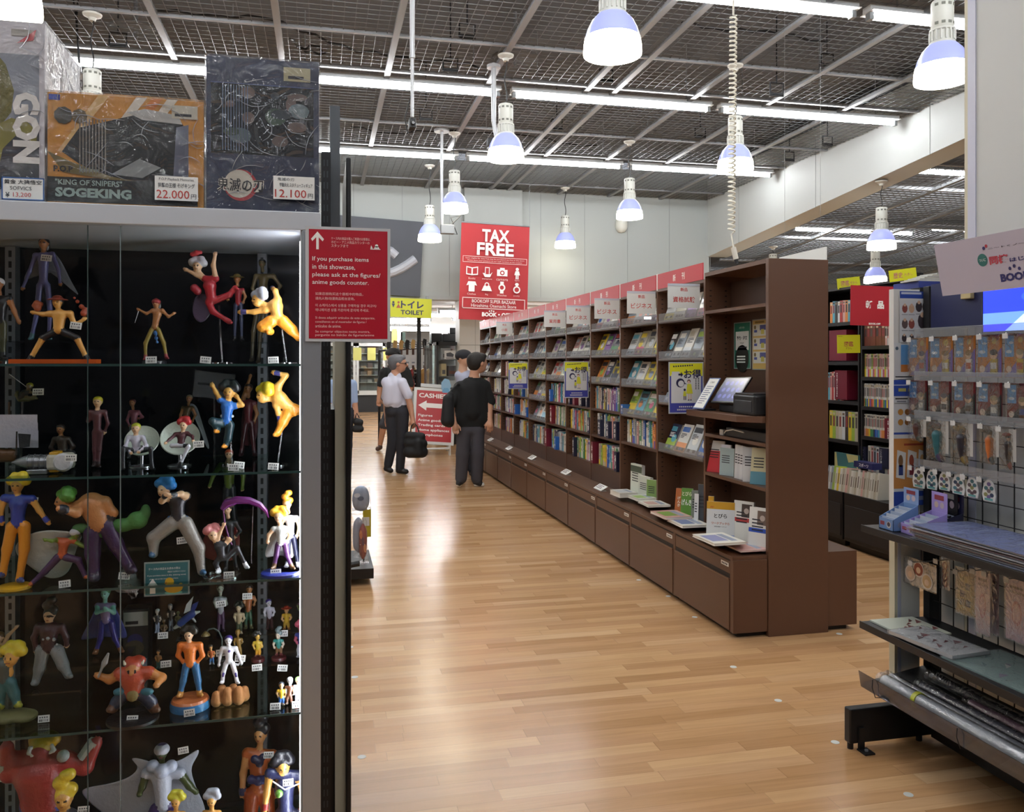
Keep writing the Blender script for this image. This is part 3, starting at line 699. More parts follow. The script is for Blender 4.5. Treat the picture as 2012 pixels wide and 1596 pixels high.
# divider plates: navy, dark red and blue with white characters
def divider(k,z,y,w,h,col,txt,lab,dx=0.0):
    M=fX((XF+.004-dx,y,z)); t=thing('shelf_divider',lab,'divider',(XF+.004,y,z),'coloured divider plates on the brown bookcase')
    MB().box((-w/2,0,-.15),(w/2,h,0),mat(col,.4),M).build('plate',t)
    l=MB(); l.text(txt,WINK,M,0,h/2,h*.8,w=w*.62,vertical=True,bold=.02); l.build('lettering',t)
NAVY='#1d1f38';DRED='#6e1a2e';BLU='#2a62b0'
for k,i,px,w,h,col,txt,nm in [(3,4,1178,.075,.15,NAVY,'文化','navy'),(3,4,1194,.07,.15,NAVY,'社会','navy'),(3,4,1209,.075,.16,NAVY,'経済学','navy'),(3,5,1164,.055,.2,DRED,'金融','dark red'),(3,5,1210,.06,.17,NAVY,'税','navy'),
  (4,3,1119,.05,.12,NAVY,'法律','navy'),(4,3,1128,.075,.13,DRED,'ビジネス','dark red'),(4,3,1142,.05,.13,NAVY,'起業','navy'),(4,3,1153,.055,.15,NAVY,'自己啓発','navy'),(4,4,1157,.065,.15,NAVY,'心理','navy'),(4,5,1127,.05,.19,NAVY,'哲学','navy'),
  (5,3,1081,.05,.13,BLU,'芸術','blue'),(5,4,1083,.075,.2,DRED,'実用書','dark red'),(5,5,1073,.07,.2,DRED,'料理','dark red'),(5,5,1091,.07,.14,BLU,'健康','blue'),(2,3,1223,.055,.08,BLU,'専門','blue'),
  (7,3,1026,.07,.14,BLU,'海外','blue'),(7,4,1012,.06,.13,BLU,'文庫','blue'),(7,4,1034,.06,.12,BLU,'小説','blue'),(8,3,999,.05,.13,NAVY,'詩','navy')]:
    zs=bay_shelves(k); z=zs[i]+.02; p=onX(px,715,XF+.004)
    divider(k,z,p.y,w,h,col,txt,'%s divider plate %s on the %s shelf of the %s bay'%(nm,'near its near end' if (p.y-yk(k))<.27 else ('at its middle' if (p.y-yk(k))<.54 else 'near its far end'),SHN[len(zs)][i],ORD[k]),dx=.006)
# stacks and standing books on the ledge
ZL=.4615
def flat_book(px,py,w,l,th,col,lab,z=ZL,ang=0,name='book',grp='books lying on the brown ledge',strip=None):
    p=onZ(px,py,z); M=fZ((p.x,p.y,z),ang); b=MB(); C=mat(col,.3)
    b.box((-w/2,-l/2,0),(w/2,l/2,.0016),C,M); b.box((-w/2,-l/2,th-.0016),(w/2,l/2,th),C,M); b.box((-w/2+.003,-l/2+.003,.0016),(w/2-.001,l/2-.003,th-.0016),PAPER,M)
    b.box((w/2-.0015,-l/2,0),(w/2,l/2,th),C,M)
    if strip:
        b.rect(-w*.4,-l*.3,w*.1,l*.3,mat(strip,.3),M,z=th+.0005); b.rect(w*.15,-l*.35,w*.35,l*.35,INK if False else mat('#9aa4b8',.4),M,z=th+.0005)
    return tag(b.build(name),lab,'book',grp)
def pile(px,py,w,l,n,th,cols,nm,ang=0,strip='#9fc05a'):
    z=ZL
    for i in range(n):
        c=cols[i%len(cols)]
        flat_book(px,py,w,l,th,c,'%s book, %s from the bottom of the pile %s'%(CN.get(c,'white'),ORD[i],nm),z,ang+RB.uniform(-.05,.05),strip=strip if i==n-1 else None)
        z+=th+.0006
    return z
pile(1225,974,.15,.21,2,.036,['#e6e3da','#dedbd2'],'in the bay of the blue dividers',strip='#cfd3d6')
pile(1262,981,.16,.2,3,.02,['#d8d6cf','#ece9df'],'beside the white pillar books')
pile(1285,992,.17,.22,4,.014,['#ece9df','#d3a6a0','#d8d6cf'],'below the green reference books',strip='#d3a6a0')
pile(1318,1014,.19,.26,4,.016,['#d3a6a0','#e6e3da','#9cb84c'],'below the orange language books',strip='#8fb05a')
pile(1352,1030,.19,.25,3,.016,['#e6e3da','#cfd3d6'],'beside the grey workbook',strip='#6f80b0')
pile(1412,1062,.2,.27,5,.015,['#ece9df','#d8d6cf','#e6e3da','#ece9df'],'before the workbook display',strip='#8d93c0')
pile(1466,1077,.18,.2,3,.009,['#d3a6a0','#ece9df','#d3a6a0'],'by the bare panel',strip='#c99088')
def stand_book(px,pyb,wpx,hpx,col,lab,X=None,th=.02,tilt=.14,txt=None,tc=None,band=None,name='book',yaw=0.25,band2=None,zb=ZL,img=None):
    """a book shown cover-out, turned a little to the viewer"""
    X=X if X is not None else XF-.01
    p=onX(px,pyb,X); d=depth(p); w=wpx*d/FPX; h=hpx*d/FPX
    R=Vector((math.sin(yaw),-math.cos(yaw),0)) ; n=R.cross(Vector((0,0,1)))
    M=frame((p.x,p.y,zb+.001),R,Vector((0,0,1))*math.cos(tilt)-n*math.sin(tilt))
    w=w/max(.2,abs(R.x*cy_-R.y*sy_))
    b=MB(); C=mat(col,.25,coat=.3); b.box((-w/2,0,-th),(w/2,h,0),C,M); b.box((-w/2-.0004,.002,-th+.001),(w/2+.0004,h+.0004,-.001),PAPER,M)
    if band: b.rect(-w/2,h*band[1],w/2,h*band[2],mat(band[0],.3),M,z=.0006)
    if band2: b.rect(-w/2,h*band2[1],w/2,h*band2[2],mat(band2[0],.3),M,z=.0007)
    if img: b.rect(-w*.1,h*.6,w*.42,h*.93,mat(img,.4),M,z=.0008); b.disc(w*.15,h*.76,w*.13,mat('#b9a9a0',.5),M,z=.0012,n=14)
    if txt:
        for (s,cx,cyy,hh,cc,vert) in txt: b.text(s,mat(cc,.5),M,cx*w,cyy*h,hh*h,w=.85*w,bold=.02,z=.0014,vertical=vert)
    else:
        for i in range(4): b.rect(-w*.35,h*(.7-.08*i),w*.2,h*(.73-.08*i),INK,M,z=.001)
    return tag(b.build(name),lab,'book','books standing on the brown ledge')
stand_book(1415,1038,50,72,'#dcdde0','white workbook with gold top standing on the ledge',X=XF-.06,band=('#c8962e',.8,1.0),band2=('#8f9fd0',0,.12),txt=[('とびら',0,.62,.12,'#222226',False),('ワークブック①',0,.42,.07,'#b0522e',False),('初級日本語ワークブック',0,.33,.03,'#333333',False),('改訂',-.3,.85,.05,'#b02e38',False)],th=.012,yaw=.95,tilt=.12)
stand_book(1396,1037,10,72,'#d9d6c8','second copy of the gold-topped workbook, just behind the first',X=XF-.04,band=('#c8962e',.8,1.0),th=.03,yaw=.95,tilt=.12)
stand_book(1379,1036,16,84,'#55575c','dark grey book leaning behind the gold-topped workbooks',X=XF-.01,th=.01,yaw=.9,tilt=.1,zb=ZL)
stand_book(1367,1032,7,66,'#dfe0e2','thin white book with navy foot at the edge of the ledge display',X=XF-.05,band=('#2c3350',0,.2),th=.006,yaw=.7,tilt=.06)
stand_book(1458,1040,30,78,'#e6e4df','white grammar book with red band beside the gold-topped workbook',X=XF+.04,band=('#b23a3a',.48,.58),img='#4a3c36',th=.018,yaw=.55,tilt=.1)
stand_book(1489,1058,31,84,'#e6e4df','white grammar book with blue band against the bare panel',X=XF+.0,band=('#2f4fae',.42,.52),img='#6b5a52',th=.018,yaw=.55,tilt=.1)
stand_book(1332,986,13,52,'#b5622e','orange language book behind the green one on the ledge',X=XF+.03,th=.02,yaw=.8,tilt=.22,txt=[('げんき',0,.5,.4,'#f2e6d0',True)])
stand_book(1347,1003,20,62,'#5c8a34','green elementary language textbook on the ledge',X=XF,band=('#c9d0b0',.0,.08),th=.012,yaw=.85,tilt=.2,txt=[('げんき',0,.55,.2,'#f4f4ec',False),('とびら',0,.82,.14,'#e8e4c0',False)])
stand_book(1364,1000,12,62,'#8a8f86','grey textbook beside the green one on the ledge',X=XF+.02,th=.02,yaw=.9,tilt=.12)
stand_book(1249,966,15,62,'#d5dcd0','white and green slim reference book standing tall on the ledge',X=XF+.05,band=('#3d4f44',.75,.95),th=.03,yaw=.1,tilt=.02)
stand_book(1265,968,16,48,'#c9cec4','pale green reference book second on the ledge',X=XF+.02,th=.03,yaw=.15,tilt=.02)
stand_book(1281,967,20,48,'#7f9a5c','leafy green reference book third on the ledge',X=XF+.02,band=('#c9cfb8',0,.25),th=.02,yaw=.7,tilt=.05)
# magazines on the low shelf of the end unit
z=.84
for i,(px,w,h,c,band,lab,yaw) in enumerate([(1402,24,62,'#dadbdc',('#c03038',0,.68),'white and red language textbook on the low shelf of the end unit',.5),(1425,14,60,'#d0d3e0',('#2f3f9a',.3,.7),'blue striped textbook behind the red one on the low shelf',.4),(1427,20,54,'#a9bcc0',None,'pale blue textbook on the low shelf of the end unit',.35),(1446,5,66,'#d9dadc',None,'white serial volume, first of the low shelf set',.3),(1451,5,66,'#d3d4d8',None,'white serial volume, second of the low shelf set',.3),(1456,5,66,'#dcdde0',None,'white serial volume, third of the low shelf set',.3),(1461,5,66,'#cfd1d6',None,'white serial volume, fourth of the low shelf set',.3),(1472,22,68,'#c5c9ce',('#d9dadc',0,.5),'grey serial volume showing its cover on the low shelf',.85),(1491,30,72,'#cfc6a0',('#5a8a9a',0,.35),'travel picture magazine at the bare panel on the low shelf',.75)]):
    p=onX(px,948,XF+.03)
    stand_book(px,948-0*i,w,h,c,lab,X=XF+.035,zb=.8385,band=band,yaw=yaw,th=.012,tilt=.2 if i in (0,8) else .05,name='magazine' if i in(0,8) else 'book')
# price cards on the ledge
for i,(px,py) in enumerate(((1174,960),(1107,929),(1041,900),(996,881),(960,864))):
    p=onZ(px,py+3,ZL); M=frame((p.x+.028,p.y,ZL+.022),(0,-1,0),(.062,0,.034))
    b=MB(); b.box((-.10,-.035,0),(.10,.035,.0018),WHITE,M)
    for j in range(3): b.rect(-.08,.016-.016*j,.05-.02*(j%2),.024-.016*j,mat('#7a6a72',.6),M,z=.0022)
    b.box((p.x-.002,p.y-.09,ZL),(p.x+.05,p.y+.09,ZL+.004),mat('#c9c9c6',.4))
    tag(b.build('notice_card'),'white notice card tilted on the brown ledge, %s from the bare end'%ORD[i],'card','white notice cards on the ledge')
# end unit: printer, tablet, sheet, boards, black device
PRB=mat('#17181b',.4,name='black_plastic')
def u0(px,py,X): return onX(px,py,X)
t=thing('receipt_printer','squat black printer on the counter shelf of the end unit','printer',(XF+.03,4.43,1.25))
MB().box((XF-.06,4.34,1.2505),(XF+.15,4.60,1.37),PRB).build('body',t,bevel=.012)
MB().box((XF-.063,4.37,1.27),(XF-.058,4.57,1.335),mat('#2c2e33',.3)).build('front_panel',t,bevel=.004)
MB().box((XF-.055,4.36,1.37),(XF+.14,4.58,1.378),mat('#202227',.3)).build('lid',t,bevel=.003)
t=thing('tablet_terminal','tilted tablet terminal on the counter shelf, with dark blue screen','tablet',(XF-.02,4.75,1.25))
M=frame((XF-.06,4.73,1.31),(.12,-1,.03),(.55,.1,.72))
MB().box((-.135,0,-.012),(.135,.2,0),mat('#1a1b20',.3),M).build('body',t,bevel=.004)
b=MB(); b.rect(-.12,.012,.12,.188,mat('#2a2f55',.2,emit=.5),M,z=.0006)
for i in range(3):
    for j in range(4): b.disc(-.075+.05*j,.05+.05*i,.017,mat('#4c4f86',.2,emit=.6),M,z=.001,n=10)
b.build('screen',t)
MB().box((XF-.03,4.62,1.2505),(XF+.12,4.84,1.30),PRB).build('foot',t,bevel=.01)
t=thing('instruction_card','white instruction card in a tilted holder before the tablet','card',(XF-.09,4.95,1.25))
M=frame((XF-.12,4.95,1.262),(.2,-1,0),(.55,.12,.8)); b=MB(); b.box((-.055,0,-.006),(.055,.24,0),mat('#5a6a9a',.4),M); b.rect(-.048,.008,.048,.232,WHITE,M,z=.0006); b.build('card',t)
l=MB(); l.text('ご注文',INK,M,0,.205,.014,w=.07,bold=.02,z=.001)
for i in range(9): l.rect(-.036,.17-.016*i,.036-.012*(i%3),.175-.016*i,mat('#6a6f90',.6),M,z=.001)
l.build('lettering',t)
MB().box((XF-.1,4.90,1.2505),(XF-.02,5.0,1.263),PRB).build('holder',t)
def board(px0,px1,py0,py1,lab,col,kind):
    X=XM-.012; A=onX(px0,py0,X);B=onX(px1,py1,X); zt=onX((px0+px1)/2,py0,X).z; zb=onX((px0+px1)/2,py1,X).z
    yc=(A.y+B.y)/2;w=abs(A.y-B.y);h=zt-zb; M=fX((X,yc,(zt+zb)/2)); t=thing('display_board',lab,'board',(X,yc,zb))
    MB().box((-w/2,-h/2,-.004),(w/2,h/2,0),mat('#8f9a9a',.4),M).build('backing',t)
    b=MB(); b.rect(-w*.46,-h*.48,w*.46,h*.48,mat(col,.4),M,z=.0006)
    if kind=='g':
        b.rect(-w*.38,-h*.1,w*.4,h*.3,mat('#c9ccc9',.5),M,z=.001); b.disc(0,-h*.28,w*.4,mat('#101514',.5),M,z=.001); b.build('print_panel',t)
        l=MB(); l.text('予約・注文',INK,M,0,h*.16,h*.09,w=w*.7,bold=.03,z=.0016); l.text('できます',INK,M,0,h*.05,h*.04,w=w*.4,bold=.02,z=.0016); l.text('お取り寄せ',mat('#cfe0d8',.5),M,0,h*.38,h*.045,w=w*.6,z=.0016); l.rect(-w*.2,-h*.05,w*.3,-h*.03,INK,M,z=.0016)
        for i in range(3): l.rect(-w*.3,-h*(.25+.06*i),w*.2,-h*(.22+.06*i),mat('#cfd8d4',.5),M,z=.0016)
        l.build('lettering',t)
    else:
        for i in range(3):
            y=h*(.3-.27*i); b.rect(-w*.42,y-h*.13,w*.44,y+h*.1,mat('#bfc0b8',.5),M,z=.001); b.disc(-w*.3,y+h*.04,w*.07,mat('#6a5a2a',.5),M,z=.0014); b.rect(-w*.36,y-h*.06,-w*.16,y-h*.01,mat('#3f4c92',.5),M,z=.0014); b.rect(w*.02,y-h*.02,w*.4,y+h*.08,mat('#4a4f86',.5),M,z=.0014); b.rect(w*.1,y-h*.1,w*.3,y+h*.0,mat('#a9a24a',.5),M,z=.0018)
        b.rect(-w*.3,h*.42,w*.3,h*.46,mat('#7a6326',.5),M,z=.0014); b.build('print_panel',t)
board(1442,1475,633,725,'green order board on the back of the end unit, top third shelf','#1f6a58','g')
board(1478,1508,627,727,'tan instruction board with three steps beside the green board','#b89a55','t')
t=thing('switch_box','low black device with white cable on the thin shelf under the counter shelf','device',(XF+.08,4.75,1.093))
MB().box((XF+.02,4.34,1.0935),(XF+.15,4.84,1.15),PRB).build('body',t,bevel=.006)
b=MB(); b.tube([(XF+.02,4.86,1.11),(XF+.0,4.80,1.13),(XF-.005,4.7,1.145),(XF+.015,4.6,1.135)],.004,WHITE); b.build('cable',t)
MB().box((XF+.02,4.88,1.0935),(XF+.06,4.93,1.13),mat('#c9c9c9',.4)).build('adapter_plug',t,bevel=.004)
# blue and white boxes behind the bare panel on the rear side
p=onZ(1631,1082,.461)
b=MB(); b.box((2.90,4.40,.462),(2.915,4.62,.94),mat('#2f86c8',.4)); b.box((2.899,4.399,.462),(2.916,4.621,.62),mat('#27357f',.4)); tag(b.build('blue_sheet'),'blue sheet standing on the rear base of the brown bookcase','panel')
b=MB(); b.box((2.86,4.40,1.1),(2.885,4.6,1.37),mat('#cfcfc8',.6)); b.box((2.86,4.4,1.37),(2.878,4.6,1.42),mat('#d9d9d4',.6)); tag(b.build('leaflet_holder'),'white leaflet holder on the rear edge of the bare panel','holder')
# white board hanging beyond the top
t=thing('hanging_board','white board hanging just beyond the top of the bare brown panel','board',(3.4,5.43,2.2))
MB().box((3.395,5.13,2.2),(3.405,5.73,2.358),WHITE).build('panel',t)
for y in (5.2,5.66): MB().cyl((3.4,y,2.358),(3.4,y,CEIL),.0012,GREYM,n=5).build('hanger_wire',t)
# ================================================================ figures: people and figurines share one body builder
SKIN=mat('#c99a78',.5); 
def V3(*a): return np.array(a,float)
class Fig:
    """joints are given on the photograph and met with the plane y=Y (plus a depth offset in metres); radii are in photograph pixels"""
    def __init__(s,Y,ref,shift=(0,0,0)):
        s.Y=Y; s.k=depth(onY(ref[0],ref[1],Y))/FPX; s.sh=np.array(shift,float); s.b=Blob()
    def P(s,p):
        q=onY(p[0],p[1],s.Y+(p[2] if len(p)>2 else 0)); return np.array(q)+s.sh
    def r(s,x): return x*s.k
def limb(F,pts,rr,ms,k=None):
    for i in range(len(pts)-1): F.b.cone(F.P(pts[i]),F.P(pts[i+1]),F.r(rr[i]),F.r(rr[i+1]),ms[i],k)
def head(F,c,hr,skin,face=(0,-1),eyes=True,neck=None,beard=None,long=1.0):
    C=F.P(c); f=V3(face[0],face[1],0); f/=np.linalg.norm(f); sd=V3(-f[1],f[0],0); up=V3(0,0,1); h=F.r(hr); b=F.b
    R=np.stack([sd,f,up],1)
    b.ball(C+up*h*.12,(h*.78,h*.92,h*.86),skin,R=R); b.ball(C-up*h*.38+f*h*.18,(h*.6,h*.66,h*.58*long),skin,R=R)
    b.cone(C+f*h*.86+up*h*.12,C+f*h*1.0-up*h*.12,h*.08,h*.15,skin,k=h*.12)
    for q in (-1,1):
        b.ball(C+sd*q*h*.8-f*h*.02,(h*.1,h*.18,h*.24),skin,k=h*.1,R=R)
        if eyes: b.ball(C+sd*q*h*.32+f*h*.84+up*h*.1,(h*.14,h*.09,h*.1),EYED,k=h*.02,R=R)
    if eyes:
        b.ball(C+f*h*.8-up*h*.48,(h*.22,h*.08,h*.05),MOUTH,k=h*.02,R=R)
    if beard is not None: b.ball(C-up*h*.55+f*h*.25,(h*.62,h*.66,h*.45),beard,R=R)
    return C,f,sd,up,h
EYED=mat('#1d1a1c',.3); MOUTH=mat('#8a4a44',.5)
def hair_blob(C,f,sd,up,h,style,m,r):
    B=Blob(); R=np.stack([sd,f,up],1)
    B.ball(C+up*h*.34-f*h*.2,(h*.9,h*.95,h*.8),m,R=R)
    if style=='short': B.ball(C-f*h*.45-up*h*.05,(h*.78,h*.6,h*.7),m,R=R); B.ball(C+up*h*.75+f*h*.45,(h*.6,h*.42,h*.28),m,R=R)
    elif style=='cap': pass
    elif style=='long': B.ball(C-f*h*.5-up*h*.5,(h*.9,h*.55,h*1.2),m,R=R)
    elif style=='puff':
        for i in range(13):
            a=i*2.4; t=.25+.75*(i%4)/3; d=sd*math.cos(a)*.75+up*(.25+.75*t)-f*(.2+.5*abs(math.sin(a)))+f*.35*(i%2)
            B.ball(C+d*h*1.4,h*r.uniform(.5,.7),m)
    elif style=='tall':
        for i in range(9):
            a=i*2.4; q=(i%3)*.35; B.ball(C+sd*math.cos(a)*h*(.6-.15*q)+up*h*(.8+q*2.1)-f*h*.2*(1+math.sin(a)),h*(.62-.12*q),m)
    elif style=='swept':
        for i in range(10):
            q=i/9; B.ball(C+sd*h*(.9*math.cos(i*2.2)*(1-.3*q))-f*h*(.3+.9*q)+up*h*(.9-.1*q),h*.42,m)
    return B
def hand(F,w,d,L,m,side=1,curl=.5,r=None,n=5):
    """palm and five fingers from wrist w along direction d (unit), L = hand length"""
    w=np.array(w);d=np.array(d)/np.linalg.norm(d); ax=np.cross(d,V3(0,1,0)); ax=ax/np.linalg.norm(ax)*side; nm=np.cross(ax,d)
    b=F.b; b.cone(w+d*L*.1,w+d*L*.42,L*.17,L*.2,m,k=L*.1); b.ball(w+d*L*.36,(L*.2,L*.2,L*.2),m,k=L*.1)
    for i in range(4):
        o=ax*(i-1.5)*L*.115; le=L*(.46,.53,.5,.4)[i]; p0=w+d*L*.42+o; p1=p0+d*le*.5+nm*le*.18*curl; p2=p1+d*le*.42*(1-curl*.5)+nm*le*.45*curl
        b.cone(p0,p1,L*.062,L*.056,m,k=L*.03); b.cone(p1,p2,L*.056,L*.045,m,k=L*.03)
    t0=w+d*L*.2+ax*L*.19*-1; t1=t0+d*L*.2-ax*L*.14; t2=t1+d*L*.2+nm*L*.08
    b.cone(t0,t1,L*.075,L*.065,m,k=L*.04); b.cone(t1,t2,L*.06,L*.05,m,k=L*.03)
# ---------------------------------------------------------------- people
def cloth(h,bump=.25,sc=60): return mat(h,.85,bump=bump,bscale=sc,name='fabric_'+h.strip('#'))
def P_man_tee():
    Y=10.36; F=Fig(Y,(925,957)); r=random.Random(1)
    T=cloth('#060709',.1); TR=cloth('#3b3a41',.1); SH=mat('#14151a',.6); SO=mat('#d9d9d6',.5); S=mat('#b98a70',.5); 
    t=thing('person','person in loose black T-shirt and grey trousers seen from behind, facing the shelves','person',(1.81,Y,0))
    C,f,sd,up,h=head(F,(939,718),20,S,face=(.93,.36))
    b=F.b
    b.cone(F.P((932,735,-.01)),F.P((931,752)),F.r(9),F.r(11),S)
    # torso and tee
    b.cone(F.P((919,757)),F.P((945,756)),F.r(11),F.r(10),T); b.cone(F.P((931,750)),F.P((930,765)),F.r(11.5),F.r(16),T)
    b.cone(F.P((905,765,.02)),F.P((952,763,.02)),F.r(13),F.r(13),T); b.cone(F.P((928,768)),F.P((927,812)),F.r(21),F.r(23),T); b.cone(F.P((916,772)),F.P((908,826)),F.r(16),F.r(17),T); b.cone(F.P((941,772)),F.P((942,826)),F.r(16),F.r(18),T)
    b.cone(F.P((908,832)),F.P((942,832)),F.r(15),F.r(15),T); b.cone(F.P((910,838)),F.P((941,838)),F.r(14),F.r(14),T)
    # sleeves
    b.cone(F.P((953,766,.02)),F.P((964,792,.0)),F.r(11),F.r(10),T); b.cone(F.P((901,768,.02)),F.P((888,796,-.02)),F.r(11),F.r(10),T)
    # arms
    b.cone(F.P((960,780,0)),F.P((962,805,-.02)),F.r(7),F.r(6),S); b.cone(F.P((962,805,-.02)),F.P((963,830,-.08)),F.r(6),F.r(4.4),S)
    hand(F,F.P((963,829,-.08)),V3(-.05,-.2,-1),.18,S,1,.5)
    b.cone(F.P((890,785,-.02)),F.P((886,812,-.02)),F.r(7),F.r(6),S); b.cone(F.P((886,812,-.02)),F.P((893,835,-.1)),F.r(6),F.r(4.4),S); hand(F,F.P((893,834,-.1)),V3(.1,-.2,-1),.18,S,-1,.6)
    # wide trousers
    b.cone(F.P((912,848)),F.P((938,848)),F.r(15),F.r(15),TR)
    for hx,kx,ax in ((912,909,906),(937,938,937)):
        b.cone(F.P((hx,852)),F.P((kx,895,-.02)),F.r(15),F.r(13),TR); b.cone(F.P((kx,895,-.02)),F.P((ax,943)),F.r(13),F.r(11.5),TR)
    for ax,tx,ty in ((904,901,.13),(935,943,.12)):
        b.cone(F.P((ax,951,0)),F.P((tx,953.5,-ty*.3)),F.r(6),F.r(5.5),SH); b.cone(F.P((ax,955.5,0)),F.P((tx+(5 if tx>ax else -1),955.8,-ty*.3)),F.r(4.6),F.r(4.2),SO,k=.004)
    # white mask
    b.ball(C+f*h*.72-up*h*.4,(h*.42,h*.42,h*.36),mat('#d5d6dc',.7),k=.006)
    snap(F,0); b.build('body',.0085,.02,t)
    hair_blob(C+F_off(F),f,sd,up,h,'short',mat('#16120f',.7,bump=.4,bscale=60),r).build('hair',.01,.03,t)
    return t
def snap(F,z):
    """rest the lowest point of the figure on height z"""
    lo=min(F.b.bounds(p)[0][2] for p in F.b.p); dz=z-lo; F.off=np.array([0,0,dz])
    F.b.p=[tuple((x+F.off if i in (1,2) and p[0]=='c' else x) for i,x in enumerate(p)) if p[0]=='c' else ('e',p[1]+F.off)+p[2:] for p in F.b.p]
def F_off(F): return getattr(F,'off',np.zeros(3))
P_man_tee()
# black shoulder bag at his side
F=Fig(10.12,(880,800)); B=F.b; BK=mat('#0d0e12',.75,bump=.2,bscale=40)
B.cone(F.P((880,785,-.08)),F.P((879,826,-.08)),F.r(10),F.r(13),BK); B.cone(F.P((885,775,-.05)),F.P((884,832,-.06)),F.r(6),F.r(8),BK)
t=thing('shoulder_bag','black shoulder bag hanging beside the person in the black T-shirt','bag',tuple(F.P((880,838))))
B.build('bag_body',.012,.03,t)
b=MB(); b.tube([F.P((884,772,-.06)),F.P((892,762,.02)),F.P((898,755,.12)),F.P((904,758,.22))],.014,BK); b.build('strap',t,smooth=60)
def P_old_man():
    Y=11.79; F=Fig(Y,(780,930)); r=random.Random(2); b=F.b
    S=mat('#b5846a',.5); W_=cloth('#c9cadb',.15,40); TR=cloth('#23242b',.1); SH=mat('#131316',.5); BT=mat('#15151a',.4)
    t=thing('person','grey-haired person in white short-sleeved shirt and dark trousers carrying a black bag','person',(1.01,Y,0))
    C,f,sd,up,h=head(F,(782,716),17.5,S,face=(.98,-.1))
    b.cone(F.P((777,730)),F.P((775,745)),F.r(8),F.r(9.5),S)
    b.cone(F.P((771,741)),F.P((780,741)),F.r(9),F.r(9),W_)
    b.cone(F.P((760,752,-.05)),F.P((790,752,.05)),F.r(11),F.r(10),W_); b.cone(F.P((774,756)),F.P((777,788)),F.r(19),F.r(17),W_); b.cone(F.P((764,760,-.06)),F.P((764,788,-.04)),F.r(12),F.r(12),W_); b.cone(F.P((788,760,.02)),F.P((790,788)),F.r(10),F.r(11),W_); b.cone(F.P((766,793)),F.P((792,794)),F.r(11),F.r(11),W_)
    b.cone(F.P((790,753,-.1)),F.P((802,777,-.13)),F.r(10),F.r(9),W_)
    b.cone(F.P((800,772,-.13)),F.P((806,798,-.13)),F.r(6.5),F.r(6),S); b.cone(F.P((806,798,-.13)),F.P((811,824,-.16)),F.r(6),F.r(4.4),S); hand(F,F.P((811,823,-.16)),V3(.08,-.1,-1),.17,S,1,.8)
    b.cone(F.P((762,754,.1)),F.P((757,780,.16)),F.r(9),F.r(8),W_); b.cone(F.P((757,780,.16)),F.P((760,820,.1)),F.r(6),F.r(4.5),S); hand(F,F.P((760,820,.1)),V3(.1,0,-1),.17,S,-1,.5)
    b.cone(F.P((768,800)),F.P((792,800)),F.r(11.5),F.r(11.5),BT)
    b.cone(F.P((769,808)),F.P((791,808)),F.r(13),F.r(13),TR)
    b.cone(F.P((790,812,-.05)),F.P((790,868,-.03)),F.r(14),F.r(10.5),TR); b.cone(F.P((790,868,-.03)),F.P((786,918,-.03)),F.r(10.5),F.r(8.5),TR)
    b.cone(F.P((771,812,.05)),F.P((772,866,.03)),F.r(14),F.r(10.5),TR); b.cone(F.P((772,866,.03)),F.P((763,912,.05)),F.r(10.5),F.r(8.5),TR)
    b.cone(F.P((783,925,-.03)),F.P((798,927,-.06)),F.r(5.5),F.r(5),SH); b.cone(F.P((759,921,.05)),F.P((768,925,.02)),F.r(5.5),F.r(5),SH)
    snap(F,0); b.build('body',.0085,.02,t); C=C+F_off(F)
    hair_blob(C,f,sd,up,h,'short',mat('#5c5c60',.7,bump=.4,bscale=60),r).build('hair',.01,.03,t)
    g=MB(); GF=mat('#1d1a1a',.3); e=C+f*h*.93+up*h*.1
    for q in (-1,1):
        c=e+sd*q*h*.36; g.tube([c+sd*h*.26*math.cos(a)+up*h*.2*math.sin(a) for a in np.linspace(0,2*math.pi,11)],.004,GF,n=5)
        g.tube([c+sd*q*h*.26,C+sd*q*h*.82+up*h*.12],.004,GF,n=5)
    g.tube([e-sd*h*.1,e+sd*h*.1],.004,GF,n=5); g.build('glasses_frame',t)
P_old_man()
